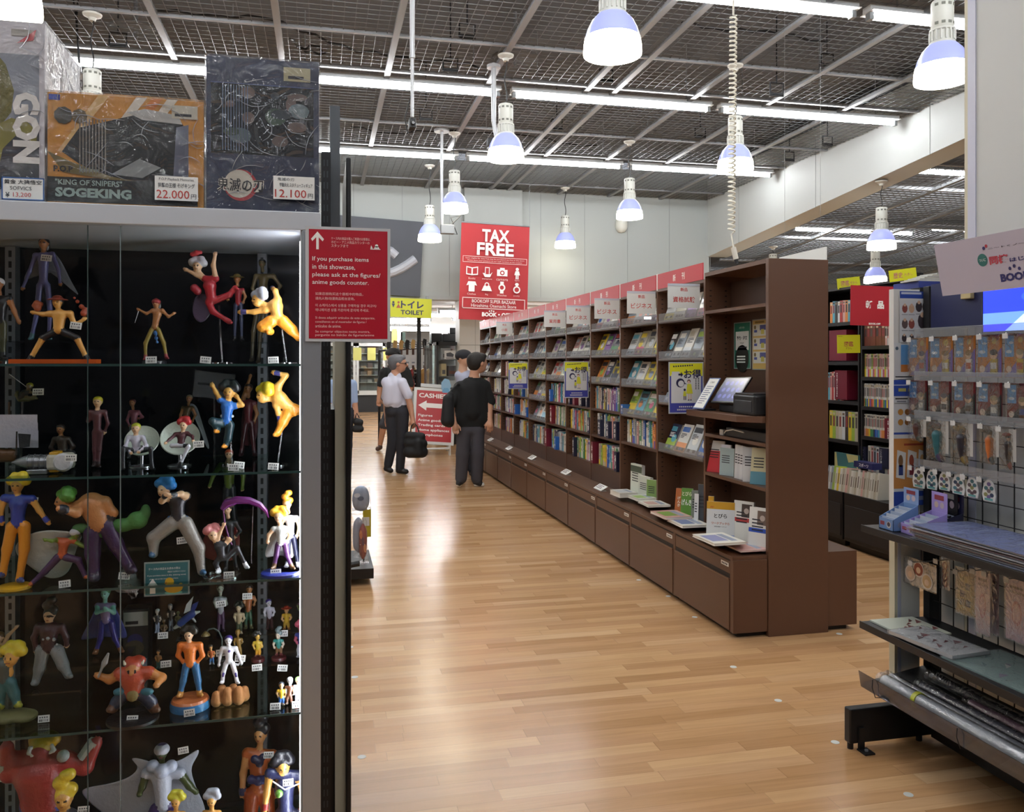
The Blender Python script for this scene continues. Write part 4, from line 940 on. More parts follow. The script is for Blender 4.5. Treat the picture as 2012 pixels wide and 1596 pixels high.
# his bag
F=Fig(11.5,(815,870)); B=F.b
B.cone(F.P((803,856)),F.P((828,858)),F.r(8),F.r(8),BK); B.cone(F.P((804,888)),F.P((829,888)),F.r(12),F.r(12),BK); B.cone(F.P((803,870)),F.P((830,872)),F.r(10),F.r(10),BK); B.cone(F.P((822,870,-.05)),F.P((822,890,-.05)),F.r(8),F.r(9),BK)
t=thing('hand_bag','black carry bag held by the grey-haired person in the white shirt','bag',tuple(F.P((815,902))))
B.build('bag_body',.012,.03,t)
b=MB(); b.tube([F.P((806,853)),F.P((808,838,.06)),F.P((814,831,.1)),F.P((820,838,.06)),F.P((824,853))],.009,BK); b.build('carry_handle',t,smooth=60)
def P_cap_man():
    Y=15.0; F=Fig(Y,(757,870)); r=random.Random(3); b=F.b
    S=mat('#a9795c',.5); T=cloth('#14181a',.1); SHT=cloth('#33343a',.1); SHOE=mat('#4a3428',.6)
    t=thing('person','bearded person in dark cap, black T-shirt and shorts behind the grey-haired person','person',(1.1,Y,0))
    C,f,sd,up,h=head(F,(773,690),17,S,face=(.35,-.93),beard=mat('#3a2a22',.8))
    b.cone(F.P((773,703)),F.P((774,716)),F.r(8),F.r(9),S)
    b.cone(F.P((756,720)),F.P((797,720)),F.r(9),F.r(9),T); b.cone(F.P((777,725)),F.P((777,785)),F.r(20),F.r(18),T); b.cone(F.P((765,728)),F.P((765,785)),F.r(12),F.r(12),T); b.cone(F.P((790,728)),F.P((790,785)),F.r(12),F.r(12),T)
    for sx,ex,wx,q in ((753,748,744,-1),(800,806,803,1)):
        b.cone(F.P((sx,722)),F.P((ex,744)),F.r(8),F.r(7.5),T); b.cone(F.P((ex,740)),F.P(((ex+wx)/2,758)),F.r(5.6),F.r(5.2),S); b.cone(F.P(((ex+wx)/2,758)),F.P((wx,772,-.05)),F.r(5),F.r(3.6),S); hand(F,F.P((wx,771,-.05)),V3(0,-.1,-1),.18,S,q,.5)
    b.cone(F.P((768,795)),F.P((788,795)),F.r(12),F.r(12),SHT)
    for hx,kx,ax in ((766,754,747),(787,788,784)):
        b.cone(F.P((hx,798)),F.P((kx,824,-.02)),F.r(11),F.r(9.5),SHT); b.cone(F.P((kx,824,-.02)),F.P((ax,862)),F.r(7),F.r(4.6),S)
        b.cone(F.P((ax,868)),F.P((ax-5,871,-.12)),F.r(4.6),F.r(4.4),SHOE)
    snap(F,0); b.build('body',.009,.02,t); C=C+F_off(F)
    B=Blob(); CAP=mat('#1e1f24',.8); R=np.stack([sd,f,up],1)
    B.ball(C+up*h*.42-f*h*.05,(h*.92,h*1.0,h*.62),CAP,R=R); B.cone(C+up*h*.42+f*h*.7-sd*h*.3,C+up*h*.36+f*h*1.45-sd*h*.2,h*.12,h*.06,CAP); B.cone(C+up*h*.42+f*h*.7+sd*h*.3,C+up*h*.36+f*h*1.45+sd*h*.2,h*.12,h*.06,CAP)
    B.build('cap',.01,.03,t)
P_cap_man()
def P_hidden():
    Y=11.4; F=Fig(Y,(905,940)); r=random.Random(4); b=F.b
    S=mat('#c49a80',.5); T=cloth('#a9aec4',.1); TR=cloth('#22232c',.1); SH=mat('#101014',.5)
    t=thing('person','person in black cap mostly hidden behind the person in the black T-shirt','person',(1.9,Y,0))
    C,f,sd,up,h=head(F,(912,712),16.5,S,face=(.7,-.7))
    b.cone(F.P((910,726)),F.P((909,740)),F.r(8),F.r(9),S); b.cone(F.P((902,745)),F.P((930,745)),F.r(9),F.r(9),T); b.cone(F.P((915,752)),F.P((915,805)),F.r(17),F.r(16),T)
    for sx,wx,q in ((904,905,-1),(932,934,1)):
        b.cone(F.P((sx,750)),F.P((wx,780)),F.r(8),F.r(6),T); b.cone(F.P((wx,780)),F.P((wx+6,802,-.1)),F.r(6),F.r(4.2),S); hand(F,F.P((wx+6,802,-.1)),V3(.2,-.3,-1),.17,S,q,.5)
    for hx,ax in ((908,907),(924,926)):
        b.cone(F.P((hx,812)),F.P((ax,870)),F.r(13),F.r(10),TR); b.cone(F.P((ax,870)),F.P((ax,928)),F.r(10),F.r(8),TR); b.cone(F.P((ax,937)),F.P((ax+6,938,-.12)),F.r(5),F.r(4.5),SH)
    snap(F,0); b.build('body',.009,.02,t); C=C+F_off(F); R=np.stack([sd,f,up],1)
    B=Blob(); CAP=mat('#17181f',.8); B.ball(C+up*h*.35-f*h*.1,(h*.98,h*1.05,h*.75),CAP,R=R); B.cone(C+up*h*.3+f*h*.7,C+up*h*.22+f*h*1.4,h*.3,h*.12,CAP); B.build('cap',.01,.03,t)
P_hidden()
def P_edge():
    Y=11.0; F=Fig(Y,(680,930)); b=F.b
    S=mat('#b98a70',.5); T=cloth('#8fa3c4',.1); TR=cloth('#1c1f2b',.1); SH=mat('#101014',.5)
    t=thing('person','person in light blue shirt almost hidden by the black showcase post','person',(.3,Y,0))
    C,f,sd,up,h=head(F,(672,712),17,S,face=(-.3,-.95))
    b.cone(F.P((672,726)),F.P((672,742)),F.r(8),F.r(10),S); b.cone(F.P((656,750)),F.P((688,750)),F.r(10),F.r(10),T); b.cone(F.P((672,756)),F.P((672,800)),F.r(20),F.r(18),T)
    for sx,q in ((652,-1),(693,1)):
        b.cone(F.P((sx,750)),F.P((sx+q*3,782)),F.r(9),F.r(7),T); b.cone(F.P((sx+q*3,780)),F.P((sx+q*7,806)),F.r(6),F.r(4.5),S); hand(F,F.P((sx+q*7,806)),V3(.1*q,-.1,-1),.17,S,q,.8)
    for hx in (662,681):
        b.cone(F.P((hx,805)),F.P((hx,870)),F.r(14),F.r(11),TR); b.cone(F.P((hx,870)),F.P((hx,930)),F.r(11),F.r(9),TR); b.cone(F.P((hx,940)),F.P((hx+3,942,-.14)),F.r(5),F.r(5),SH)
    snap(F,0); b.build('body',.01,.02,t); C=C+F_off(F)
    hair_blob(C,f,sd,up,h,'short',mat('#1a1614',.8),random.Random(5)).build('hair',.012,.03,t)
P_edge()
F=Fig(10.9,(705,830)); B=F.b; B.cone(F.P((700,828)),F.P((707,830)),F.r(7),F.r(7),BK); B.cone(F.P((698,843)),F.P((708,843)),F.r(7),F.r(7),BK)
t=thing('hand_bag','small black bag held by the almost hidden person at the showcase post','bag',tuple(F.P((703,851))))
B.build('bag_body',.012,.03,t); b=MB(); b.tube([F.P((698,821)),F.P((701,812)),F.P((706,821))],.008,BK); b.build('carry_handle',t,smooth=60)
# ================================================================ glass showcase with figurines
YS=2.15; XR=0.0
ALU=mat('#a3a8b0',.35,.6,name='aluminium'); ALUL=mat('#c3c8d0',.4,.2); BLK=mat('#0b0c0f',.45,name='black_panel'); CHAR=mat('#15161b',.12,name='dark_back_panel')
GLS=glass('showcase_glass',refl=.004,fres=.35); GLE=mat('#2f4a48',.15,name='glass_edge')
SHZ=[1.55,1.28,1.01,.67,.225]
XLW=-1.25
t=thing('showcase','tall glass showcase with silver frame, full of figurines','showcase',((XLW+XR)/2,YS+.25,0))
MB().box((XLW,YS-.012,1.882),(XR,YS+.5,1.928),ALUL).build('top_frame',t,bevel=.002)
b=MB(); b.box((-.045,YS-.012,0),(XR,YS+.03,1.882),ALU); b.box((-.05,YS-.006,0),(-.0452,YS+.004,1.882),ALUL); b.build('corner_post',t,bevel=.0015)
MB().box((-.03,YS+.47,0),(XR,YS+.5,1.882),ALU).build('rear_post',t)
MB().box((XLW,YS+.49,.1),(-.03,YS+.497,1.882),CHAR).build('back_panel',t)
MB().box((XLW,YS-.012,0),(-.046,YS+.49,.1),ALU).build('base_plinth',t)
MB().box((-.012,YS+.03,.1),(-.008,YS+.47,1.882),mat('#101116',.25)).build('side_panel',t)
for i,z in enumerate(SHZ):
    b=MB(); b.box((XLW,YS+.026,z-.006),(-.046,YS+.47,z-.0002),glass('shelf_glass',tint='#d3e6e0',refl=.06)); b.box((XLW,YS+.0245,z-.006),(-.046,YS+.026,z-.0002),GLE); b.build('glass_shelf',t)
p1=onY(237,900,YS).x; p2=onY(170,900,YS).x
MB().box((p1,YS+.0,.102),(-.051,YS+.005,1.88),GLS).build('sliding_door',t)
MB().box((XLW,YS+.010,.102),(p2+.075,YS+.015,1.88),GLS).build('sliding_door',t)
MB().box((p1-.0015,YS-.0005,.102),(p1,YS+.0055,1.88),mat('#8b9799',.15,.3)).build('door_edge',t)
MB().box((p2-.001,YS+.0095,.102),(p2+.0006,YS+.0155,1.88),mat('#3d4a49',.15)).build('door_edge',t)
for px in (515,21,-260):
    x=onY(px,900,YS+.455).x
    b=MB(); b.box((x-.013,YS+.45,.1),(x+.013,YS+.4895,1.88),mat('#8f9399',.3,.5))
    z=.14
    while z<1.86: b.box((x-.004,YS+.4495,z),(x+.004,YS+.4505,z+.018),BLK); z+=.03
    b.build('slotted_strip',t)
# slim light strips behind the front frame
LEDM=mat('#f4f7ff',.3,emit=11.0,name='lit_strip')
MB().box((-.0525,YS+.031,.12),(-.0502,YS+.075,1.86),LEDM).build('light_strip',t)
# black slotted upright and pale end board of the rack behind the showcase
def xat(px,y): return onY(px,900,y).x
t=thing('display_rack','tall black slotted rack with pale end board behind the showcase','rack',(.04,2.9,0))
b=MB(); b.box((.001,2.66,0),(.03,2.74,2.21),BLK)
z=.1
while z<2.18: b.box((.008,2.659,z),(.012,2.6595,z+.02),mat('#33363c',.4)); b.box((.018,2.659,z),(.022,2.6595,z+.02),mat('#33363c',.4)); z+=.035
b.build('slotted_upright',t)
x0=xat(658,2.8); x1=xat(679,2.8)
MB().box((x0,2.78,0),(x1,3.3,1.66),mat('#b9b8a6',.5)).build('end_board',t)
MB().box((x1+.0005,2.76,0),(xat(690,2.76),3.25,2.22),BLK).build('side_frame',t,bevel=.004)
MB().box((xat(648,2.77),2.762,1.661),(xat(668,2.77),2.80,2.385),mat('#4a4f55',.4)).build('upper_upright',t)
MB().box((-.9,2.8,.05),(x0-.001,3.2,1.4),BLK).build('rack_body',t)
# red notice on the post
def on_plate(px0,py0,px1,py1,Y): 
    a=onY(px0,py0,Y);c=onY(px1,py1,Y); return Vector(((a.x+c.x)/2,Y,(a.z+c.z)/2)),abs(c.x-a.x),abs(a.z-c.z)
c0,w,h=on_plate(600,444,767,672,2.132); M=fY(c0)
t=thing('laminated_notice','red laminated notice with white arrow on the showcase post','sign',(c0.x,2.132,c0.z-h/2))
b=MB(); b.box((-w/2,-h/2,-.0012),(w/2,h/2,0),mat('#c3c5c9',.25),M); b.rect(-w*.46,-h*.475,w*.465,h*.475,mat('#a81a2c',.25,coat=.4),M,z=.0006); b.build('sheet',t)
l=MB(); PK=mat('#f0c9c6',.5)
l.poly([(-.375*w,.30*h),(-.345*w,.30*h),(-.345*w,.405*h),(-.3*w,.37*h),(-.285*w,.39*h),(-.36*w,.455*h),(-.435*w,.39*h),(-.42*w,.37*h),(-.375*w,.405*h)],WINK,M,z=.0012)
for i,(s,y) in enumerate((('If you purchase items',.215),('in this showcase,',.148),('please ask at the figures/',.078),('anime goods counter.',.012))):
    l.text(s,WINK,M,-w*.42,y*h,h*.048,w=w*(.66,.5,.8,.66)[i],bold=.004,z=.0012,align='l',fit=True)
for s,y,ww in (('如果您想购买这个展柜中的物品，',-.085,.56),('请向人物/动漫商品柜台咨询。',-.125,.46),('이 쇼케이스에서 상품을 구매하실 경우 피규어/',-.185,.72),('애니메이션 상품 카운터에 문의해 주세요.',-.225,.63),('Si desea adquirir artículos de este escaparate,',-.295,.7),('consúltenos en el mostrador de figuras /',-.33,.6),('artículos de anime.',-.365,.3),('Se comprar objectos nesta montra,',-.415,.64),('pergunte no balcão de figuras/anime',-.445,.69),('ケース内の商品を購入ご希望のお客様は、',.4,.46),('ホビー・アニメ商品カウンターの',.368,.45),('スタッフまで',.336,.2)):
    l.text(s,PK,M,-w*(.385 if y<.3 else .2),y*h,h*.026,w=w*ww,z=.0012,align='l',fit=True,bold=.0)
l.rect(w*.26,.312*h,w*.38,.318*h,WINK,M,z=.0012); l.disc(w*.335,.345*h,w*.02,WINK,M,z=.0012,n=10); l.poly([(w*.3,.32*h),(w*.37,.32*h),(w*.35,.342*h),(w*.32,.342*h)],WINK,M,z=.0012); l.poly([(w*.26,.32*h),(w*.29,.32*h),(w*.27,.35*h)],WINK,M,z=.0012)
l.build('lettering',t)
# ---------------------------------------------------------------- boxes wrapped in film on top
TOPZ=1.929
def wrapped(name,lab,x0,x1,y0,dp,h,colors): 
    t=thing(name,lab,'box',((x0+x1)/2,y0+dp/2,TOPZ),'wrapped figure boxes on the showcase')
    MB().box((x0,y0,TOPZ),(x1,y0+dp,TOPZ+h),colors[0]).build('carton',t,bevel=.0015)
    return t,fY(((x0+x1)/2,y0-.0008,TOPZ+h/2)),x1-x0,h
def film(t,x0,x1,y0,dp,h,nm='wrap_film',side=True):
    b=MB(); e=.0035
    b.box((x0-e,y0-e,TOPZ+.001),(x1+e,y0+dp+e,TOPZ+h+e),glass('shrink_film',refl=.05,rough=.03,wrinkle=1.0,wscale=11,haze=.03))
    r=random.Random(int(abs(x0*991)))
    b.build(nm,t)
    g=MB(); WF=glass('film_crease',tint='#e8ecf4',refl=.22,rough=.1,haze=.25)
    for i in range(26):
        x=r.uniform(x0+.01,x1-.01); z=TOPZ+r.uniform(.02,h-.02); a=r.choice((r.uniform(-.7,-.2),r.uniform(.9,1.5),r.uniform(-.3,.3))); L=r.uniform(.02,.09); bend=r.uniform(-.015,.015)
        pts=[(x+math.cos(a)*L*q-math.sin(a)*bend*math.sin(q*3.1),y0-.0045,z+math.sin(a)*L*q+math.cos(a)*bend*math.sin(q*3.1)) for q in (0,.25,.5,.75,1)]
        pts=[(min(max(p[0],x0),x1),p[1],min(max(p[2],TOPZ+.004),TOPZ+h)) for p in pts]
        g.tube(pts,[.0003,.0009,.0012,.0009,.0003],WF,n=4)
    g.build('film_crease',t)
NV1=mat('#1f2846',.35); 
x0,x1=onY(405,400,2.2).x,onY(627,400,2.2).x; h3=.44
t,M,w,h=wrapped('figure_box','tall dark blue wrapped figure box at the showcase corner',x0,x1,2.2,.2,onY(405,108,2.2).z-TOPZ,[NV1])
b=MB(); b.rect(-w*.46,-h*.12,w*.45,h*.33,mat('#101420',.25),M); b.rect(-w*.46,h*.33,w*.45,h*.335,mat('#3a4a7a',.3),M,z=.0003)
b.build('window_panel',t)
r=random.Random(3); b=MB()
for i in range(14): b.disc(w*r.uniform(-.3,.4),h*r.uniform(-.08,.28),w*r.uniform(.03,.1),mat(r.choice(['#2b3a44','#39505a','#1c2a33','#4a5f66','#5a4a44','#27402f']),.4),M,z=.0006+.0001*i,n=11,ry=h*r.uniform(.02,.06))
b.rect(w*.18,h*.37,w*.42,h*.46,mat('#b9b391',.5),M,z=.0008); b.rect(w*.22,h*.385,w*.36,h*.405,INK,M,z=.001)
for i in range(10): b.rect(-w*.36+i*w*.024,-h*.1,-w*.352+i*w*.024,h*.32,mat('#4c5a72',.4),M,z=.002)
b.build('window_print',t)
l=MB(); RD=mat('#b3323a',.4)
cx,cz=-w*.2,-h*.32
l.disc(cx,cz,w*.145,RD,M,z=.0012,n=28); l.disc(cx-.004,cz+.003,w*.128,mat('#d9d2c4',.5),M,z=.0016,n=28); l.text('鬼滅の刃',mat('#cfc9bc',.5),M,cx,cz,h*.088,w=w*.41,bold=.06,z=.0020,fit=True); l.text('鬼滅の刃',INK,M,cx,cz,h*.085,w=w*.4,bold=.012,z=.0026,fit=True)
l.build('lettering',t)
film(t,x0,x1,2.2,.2,h)
OR=mat('#c98a2e',.35)
x0b,x1b=onY(93,400,2.2).x,onY(402,400,2.2).x; hb=onY(93,180,2.2).z-TOPZ
t,M,w,h=wrapped('figure_box','orange and black wrapped figure box in the middle of the showcase top',x0b,x1b-.002,2.2,.2,hb,[OR])
b=MB(); WS=mat('#d9cdb0',.4)
for i,(xx,c_) in enumerate(((-.44,'#d8b070'),(-.2,'#e0d8c8'),(-.1,'#d07a2a'),(.0,'#e0d8c8'))): b.poly([(w*xx,-h*.02),(w*(xx+.05),-h*.02),(w*(xx+.33),h*.5),(w*(xx+.26),h*.5)],mat(c_,.4),M,z=.0004)
b.rect(-w*.5,-h*.46,w*.46,-h*.24,mat('#15181a',.3),M,z=.0006); b.rect(-w*.5,-h*.5,w*.5,-h*.46,mat('#c98a2e',.4),M,z=.0008)
b.poly([(-w*.41,-.02*h),(-w*.3,h*.2),(-w*.05,h*.3),(w*.1,h*.36),(w*.34,h*.33),(w*.4,h*.2),(w*.4,-h*.24),(-w*.12,-h*.24),(-w*.3,-h*.12)],mat('#26282b',.25),M,z=.001)
b.poly([(w*.0,h*.36),(w*.12,h*.40),(w*.33,h*.36),(w*.36,h*.28),(w*.1,h*.3)],mat('#b9b9b6',.3),M,z=.0014); b.poly([(-w*.1,-h*.2),(w*.08,-h*.05),(w*.22,-h*.12),(w*.1,-h*.22)],mat('#8f9496',.3),M,z=.0014); b.poly([(w*.3,-h*.2),(w*.32,h*.25),(w*.4,h*.28),(w*.4,-h*.2)],mat('#6a6e80',.25),M,z=.0014)
b.poly([(-w*.5,h*-.02),(-w*.36,-h*.1),(-w*.1,-h*.22),(w*.05,-h*.25),(-w*.1,-h*.25),(-w*.4,-h*.2)],mat('#6a5a22',.4),M,z=.0016); b.disc(-w*.4,h*.3,w*.06,mat('#3a3526',.4),M,z=.0016,n=9); b.disc(-w*.3,h*.3,w*.05,mat('#5a4a26',.4),M,z=.0018,n=8)
for i in range(9): b.rect(-w*.3+i*w*.02,-h*.2,-w*.292+i*w*.02,h*.28,mat('#6d665c',.4),M,z=.0024)
b.rect(w*.29,h*.33,w*.46,h*.45,mat('#cfcab8',.5),M,z=.0018); b.rect(w*.31,h*.35,w*.42,h*.375,INK,M,z=.002); b.rect(-w*.49,h*.43,-w*.42,h*.48,mat('#2f3f9a',.4),M,z=.0018)
b.build('box_print',t)
l=MB(); MN=mat('#9fb3ac',.35,.3); l.text('"KING OF SNIPERS"',MN,M,-w*.24,-h*.285,h*.05,w=w*.42,bold=.02,z=.0022,fit=True); l.text('SOGEKING',MN,M,-w*.21,-h*.375,h*.085,w=w*.48,bold=.05,z=.0022,fit=True); l.text('P.O.P',mat('#1a1714',.5),M,-w*.4,-h*.17,h*.055,w=w*.12,bold=.04,z=.0022,fit=True); l.text('Playback Memories',MN,M,-w*.24,-h*.175,h*.05,w=w*.12,z=.0022,fit=True)
l.build('lettering',t)
film(t,x0b,x1b-.002,2.2,.2,h)
# large box at the picture's edge
x1c=onY(88,400,2.2).x; hc=onY(88,46,2.2).z-TOPZ
t,M,w,h=wrapped('figure_box','big white wrapped figure box with olive shapes beside the orange box',x1c-.3,x1c,2.2,.3,hc,[mat('#d3d0d8',.4)])
b=MB(); OL=mat('#6a651f',.5,bump=.3,bscale=120); OL2=mat('#837c2c',.5)
b.rect(w*.0,-h*.34,w*.46,h*.32,mat('#8f95a2',.35),M,z=.0004); b.rect(w*.0,-h*.42,w*.46,-h*.1,mat('#1f2230',.4),M,z=.0006)
b.poly([(w*.0,h*.36),(w*.1,h*.36),(w*.22,h*.26),(w*.28,h*.12),(w*.26,-h*.0),(w*.2,-h*.06),(w*.0,-h*.1)],OL,M,z=.001); b.poly([(w*.02,-h*.42),(w*.06,-h*.2),(w*.14,-h*.08),(w*.26,-h*.03),(w*.38,-h*.05),(w*.45,-h*.1),(w*.44,-h*.16),(w*.3,-h*.12),(w*.2,-h*.2),(w*.14,-h*.42)],OL2,M,z=.0012)
b.rect(w*.26,h*.42,w*.44,h*.455,mat('#b9b6b0',.5),M,z=.001); b.rect(w*.05,h*.4,w*.13,h*.46,INK,M,z=.001); b.poly([(w*.3,h*.38),(w*.42,h*.4),(w*.44,h*.46)],mat('#c0404a',.5),M,z=.0012)
b.build('box_print',t)
l=MB(); l.text('GON',WINK,M,w*.37,-h*.08,w*.2,z=.002,bold=.06,rot=-math.pi/2); l.build('lettering',t)
film(t,x1c-.3,x1c,2.2,.3,h)
# price cards on the boxes
def price_card(px0,py0,px1,py1,Y,lines,lab,frame_c=None):
    c0,w,h=on_plate(px0,py0,px1,py1,Y); M=fY(c0); t=thing('price_card',lab,'price card',(c0.x,Y,c0.z-h/2),'price cards on the wrapped boxes')
    b=MB(); b.box((-w/2,-h/2,-.0006),(w/2,h/2,0),WHITE,M)
    if frame_c:
        for q in ((-w/2,-h/2,w/2,-h*.45),(-w/2,h*.45,w/2,h/2),(-w/2,-h/2,-w*.47,h/2),(w*.47,-h/2,w/2,h/2)): b.rect(*q,frame_c,M,z=.0004)
    b.build('card',t); l=MB()
    for s,cx,cz,hh,ww,c_,bo in lines: l.text(s,mat(c_,.6),M,cx*w,cz*h,hh*h,w=ww*w,bold=bo,z=.001,fit=True)
    l.build('lettering',t)
price_card(3,347,87,395,2.185,[('黄金 大猿悟空',0,.3,.2,.88,'#20242c',.01),('SOFVICS',-.05,.02,.16,.5,'#20242c',.0),('¥',-.36,-.28,.22,.1,'#20242c',.01),('13,200',-.02,-.28,.22,.42,'#c04848',.0)],'blue-framed price card reading 13,200 on the white box',mat('#3a5f9a',.4))
price_card(304,345,389,396,2.185,[('P.O.P Playback Memories',0,.36,.14,.8,'#30343c',.0),('狙撃の王様 そげキング',0,.12,.2,.85,'#30343c',.01),('22.000',-.08,-.25,.34,.76,'#b5362f',.0),('円',.4,-.32,.2,.12,'#20242c',.0)],'white price card reading 22.000 on the orange box')
price_card(537,345,618,394,2.185,[('鬼滅の刃',-.2,.36,.14,.4,'#30343c',.0),('宇髄天元 スタチューフィギュア',.05,.12,.18,.8,'#30343c',.01),('12.100',-.08,-.25,.34,.76,'#b5362f',.0),('円',.4,-.32,.2,.12,'#20242c',.0)],'white price card reading 12.100 on the dark blue box')
# ---------------------------------------------------------------- figurines: generic painted figures on the glass shelves
RF=random.Random(11)
def fm(h,rough=.38): return mat(h,rough,coat=.15,bump=.18,bscale=110,name='painted_vinyl')
NF=[0]
HSK={'tan':'#c98f58','pale':'#d8b08a','gold':'#cf9a4c','brown':'#a06a3e','teal':'#7fb8ab','green':'#6f8a34','white':'#d9d9dc','olive':'#6a5a38','grey':'#9a9ca2','bronze':'#8a6a22','red':'#9a3430'}
def clampY(y): return min(max(y,YS+.09),YS+.40)
def fg(lab,Y,z,hr,hd,ch,pv,arms,legs,cols,hair=None,bulk=1.0,baggy=1.0,face=(-.15,-1),base=None,cape=None,rod=None,extra=None,hat=None,slim=1.0,eyes=True,tagpx=None,fly=False,skirt=None,shin=None,sleeve=False,band=None):
    skin,top,bot,boot=[fm(HSK.get(c,c)) for c in cols]
    if not fly and z in SHZ and z<1.5 and legs:
        fp=max(g[2][1] for g in legs)+hr*bulk*.3; dd=(EYE-z)*FPX/(fp-PY0); rr_=ray(pv[0],PY0); Y=min(max(dd*rr_[1],YS+.075),YS+.4)
    F=Fig(Y,(hd[0],pv[1])); b=F.b
    nm='figurine'; t=thing(nm,lab,'figurine',(0,0,0),'figurines in the showcase')
    C,f,sd,up,h=head(F,hd,hr,skin,face=face,eyes=eyes)
    nk=(hd[0]*.6+ch[0]*.4,hd[1]*.6+ch[1]*.4); q=hr*bulk
    shl=[a[0] for a in arms] if arms else []
    b.cone(F.P(hd)-V3(0,0,h*.6),F.P(nk)-V3(0,0,h*.3),h*.36,h*.42,skin)
    if len(shl)==2: b.cone(F.P(shl[0]),F.P(shl[1]),q*F.k*.48,q*F.k*.48,top)
    b.cone(F.P(ch),F.P(pv),q*F.k*.86*slim,q*F.k*.66*slim,top)
    b.ball(F.P(ch),(q*F.k*.95*slim,q*F.k*.7,q*F.k*.75),top)
    b.ball(F.P(pv),(q*F.k*.76*slim,q*F.k*.62,q*F.k*.45),bot)
    for a in arms:
        m1=top if sleeve else skin
        b.cone(F.P(a[0]),F.P(a[1]),q*F.k*.42,q*F.k*.33,m1 if sleeve else (skin if cols[1]!=cols[0] else top)); b.cone(F.P(a[1]),F.P(a[2]),q*F.k*.33,q*F.k*.24,m1)
        d=F.P(a[2])-F.P(a[1]); d/=max(np.linalg.norm(d),1e-6); w=F.P(a[2])
        if band: b.cone(w-d*hr*F.k*.55,w-d*hr*F.k*.2,q*F.k*.34,q*F.k*.32,fm(band),k=hr*F.k*.05)
        b.ball(w+d*hr*F.k*.15,(hr*F.k*.3,hr*F.k*.26,hr*F.k*.28),skin); n=V3(-d[2],0,d[0])
        b.cone(w,w+n*hr*F.k*.35+d*hr*F.k*.1,hr*F.k*.12,hr*F.k*.09,skin)
        for i in (-1,0,1): b.cone(w+d*hr*F.k*.3+n*i*hr*F.k*.17,w+d*hr*F.k*.58+n*i*hr*F.k*.2,hr*F.k*.11,hr*F.k*.08,skin,k=hr*F.k*.06)
    for g in legs:
        m2=fm(shin) if shin else bot
        b.cone(F.P(g[0]),F.P(g[1]),q*F.k*.54*baggy,q*F.k*.46*baggy,bot); b.cone(F.P(g[1]),F.P(g[2]),q*F.k*.44*baggy,q*F.k*.3*(baggy*.6+.4),m2)
        a=F.P(g[2]); v=F.P(g[1])-a; v/=max(np.linalg.norm(v),1e-6); b.cone(a+v*hr*F.k*.7,a,q*F.k*.36,q*F.k*.34,boot)
        tx=g[3] if len(g)>3 else (4 if g[2][0]>pv[0] else -4)
        b.cone(a,F.P((g[2][0]+tx*hr/10,g[2][1]+hr*.18,-hr*F.k*.75)),q*F.k*.33,q*F.k*.26,boot)
    lowz=min(b_[0][2] for b_ in map(b.bounds,b.p)) if False else min(F.b.bounds(p)[0][2] for p in b.p)
    dz=0.0
    if not fly:
        dz=z-lowz+(.008 if base else .0006); F.off=np.array([0,0,dz])
        b.p=[(p[0],p[1]+F.off,p[2]+F.off)+p[3:] if p[0]=='c' else (p[0],p[1]+F.off)+p[2:] for p in b.p]
        C=C+F.off
    F.dz=V3(0,0,dz); S=lambda p:F.P(p)+F.dz
    res=max(min(hr*F.k*.17,.004),.0014)
    b.build('body',res,hr*F.k*.28,t)
    if hair: hair_blob(C,f,sd,up,h,hair[0],fm(hair[1]),RF).build('hair',max(res,h*.14),h*.22,t)
    if hat:
        B=Blob(); m=fm(hat[1]); 
        if hat[0]=='brim': B.ball(C+up*h*.55,(h*1.9,h*1.9,h*.16),m); B.ball(C+up*h*.75,(h*.9,h*.95,h*.6),m)
        elif hat[0]=='cap': B.ball(C+up*h*.4,(h*1.0,h*1.05,h*.75),m); B.ball(C+up*h*1.15,(h*.2,h*.2,h*.2),m)
        elif hat[0]=='wrap': B.ball(C+up*h*.35,(h*1.05,h*1.1,h*.78),m); B.ball(C+up*h*.75-f*h*.1,(h*.7,h*.7,h*.5),fm(hat[2]))
        B.build('hat',max(res,h*.14),h*.12,t)
    if cape:
        pts,cm=cape; 
        top_=[S((p[0],p[1],p[2] if len(p)>2 else .02)) for p in pts]; n=len(top_)
        mb=MB(); cen=sum(top_)/n; vs=[tuple(p) for p in top_]+[tuple(p+V3(0,.006,0)) for p in top_]
        cb=cen+V3(0,.012,0); vs+= [tuple(cen+V3(0,.004,0)),tuple(cb)]
        fs=[((i+1)%n,i,2*n) for i in range(n)]+[(n+i,n+(i+1)%n,2*n+1) for i in range(n)]+[(i,(i+1)%n,n+(i+1)%n,n+i) for i in range(n)]
        mb.add(vs,fs,fm(cm)); o=mb.build('cape',t,smooth=50)
        sd_=o.modifiers.new('soft','SUBSURF'); sd_.levels=2; sd_.render_levels=2
    if skirt: 
        B=Blob()
        for (p,rx,rz,cm) in skirt: B.ball(S(p),(F.r(rx),F.r(min(rx,rz)*.8),F.r(rz)),fm(cm,.7))
        B.build('skirt',max(res*1.3,.003),F.r(4),t)
    if extra:
        for e in extra:
            if e[0]=='stick': mb=MB(); mb.tube([S(p) for p in e[1]],[F.r(x) for x in e[2]] if isinstance(e[2],(list,tuple)) else F.r(e[2]),e[3] if not isinstance(e[3],str) else fm(e[3]),n=7); mb.build(e[4],t,smooth=50)
            else:
                B=Blob(); 
                for (p,rr) in e[1]: B.ball(S(p),F.r(rr),fm(e[2]))
                B.build(e[3],max(res*1.2,.0025),F.r(3),t)
    fx,fy=F.P(pv)[0],Y
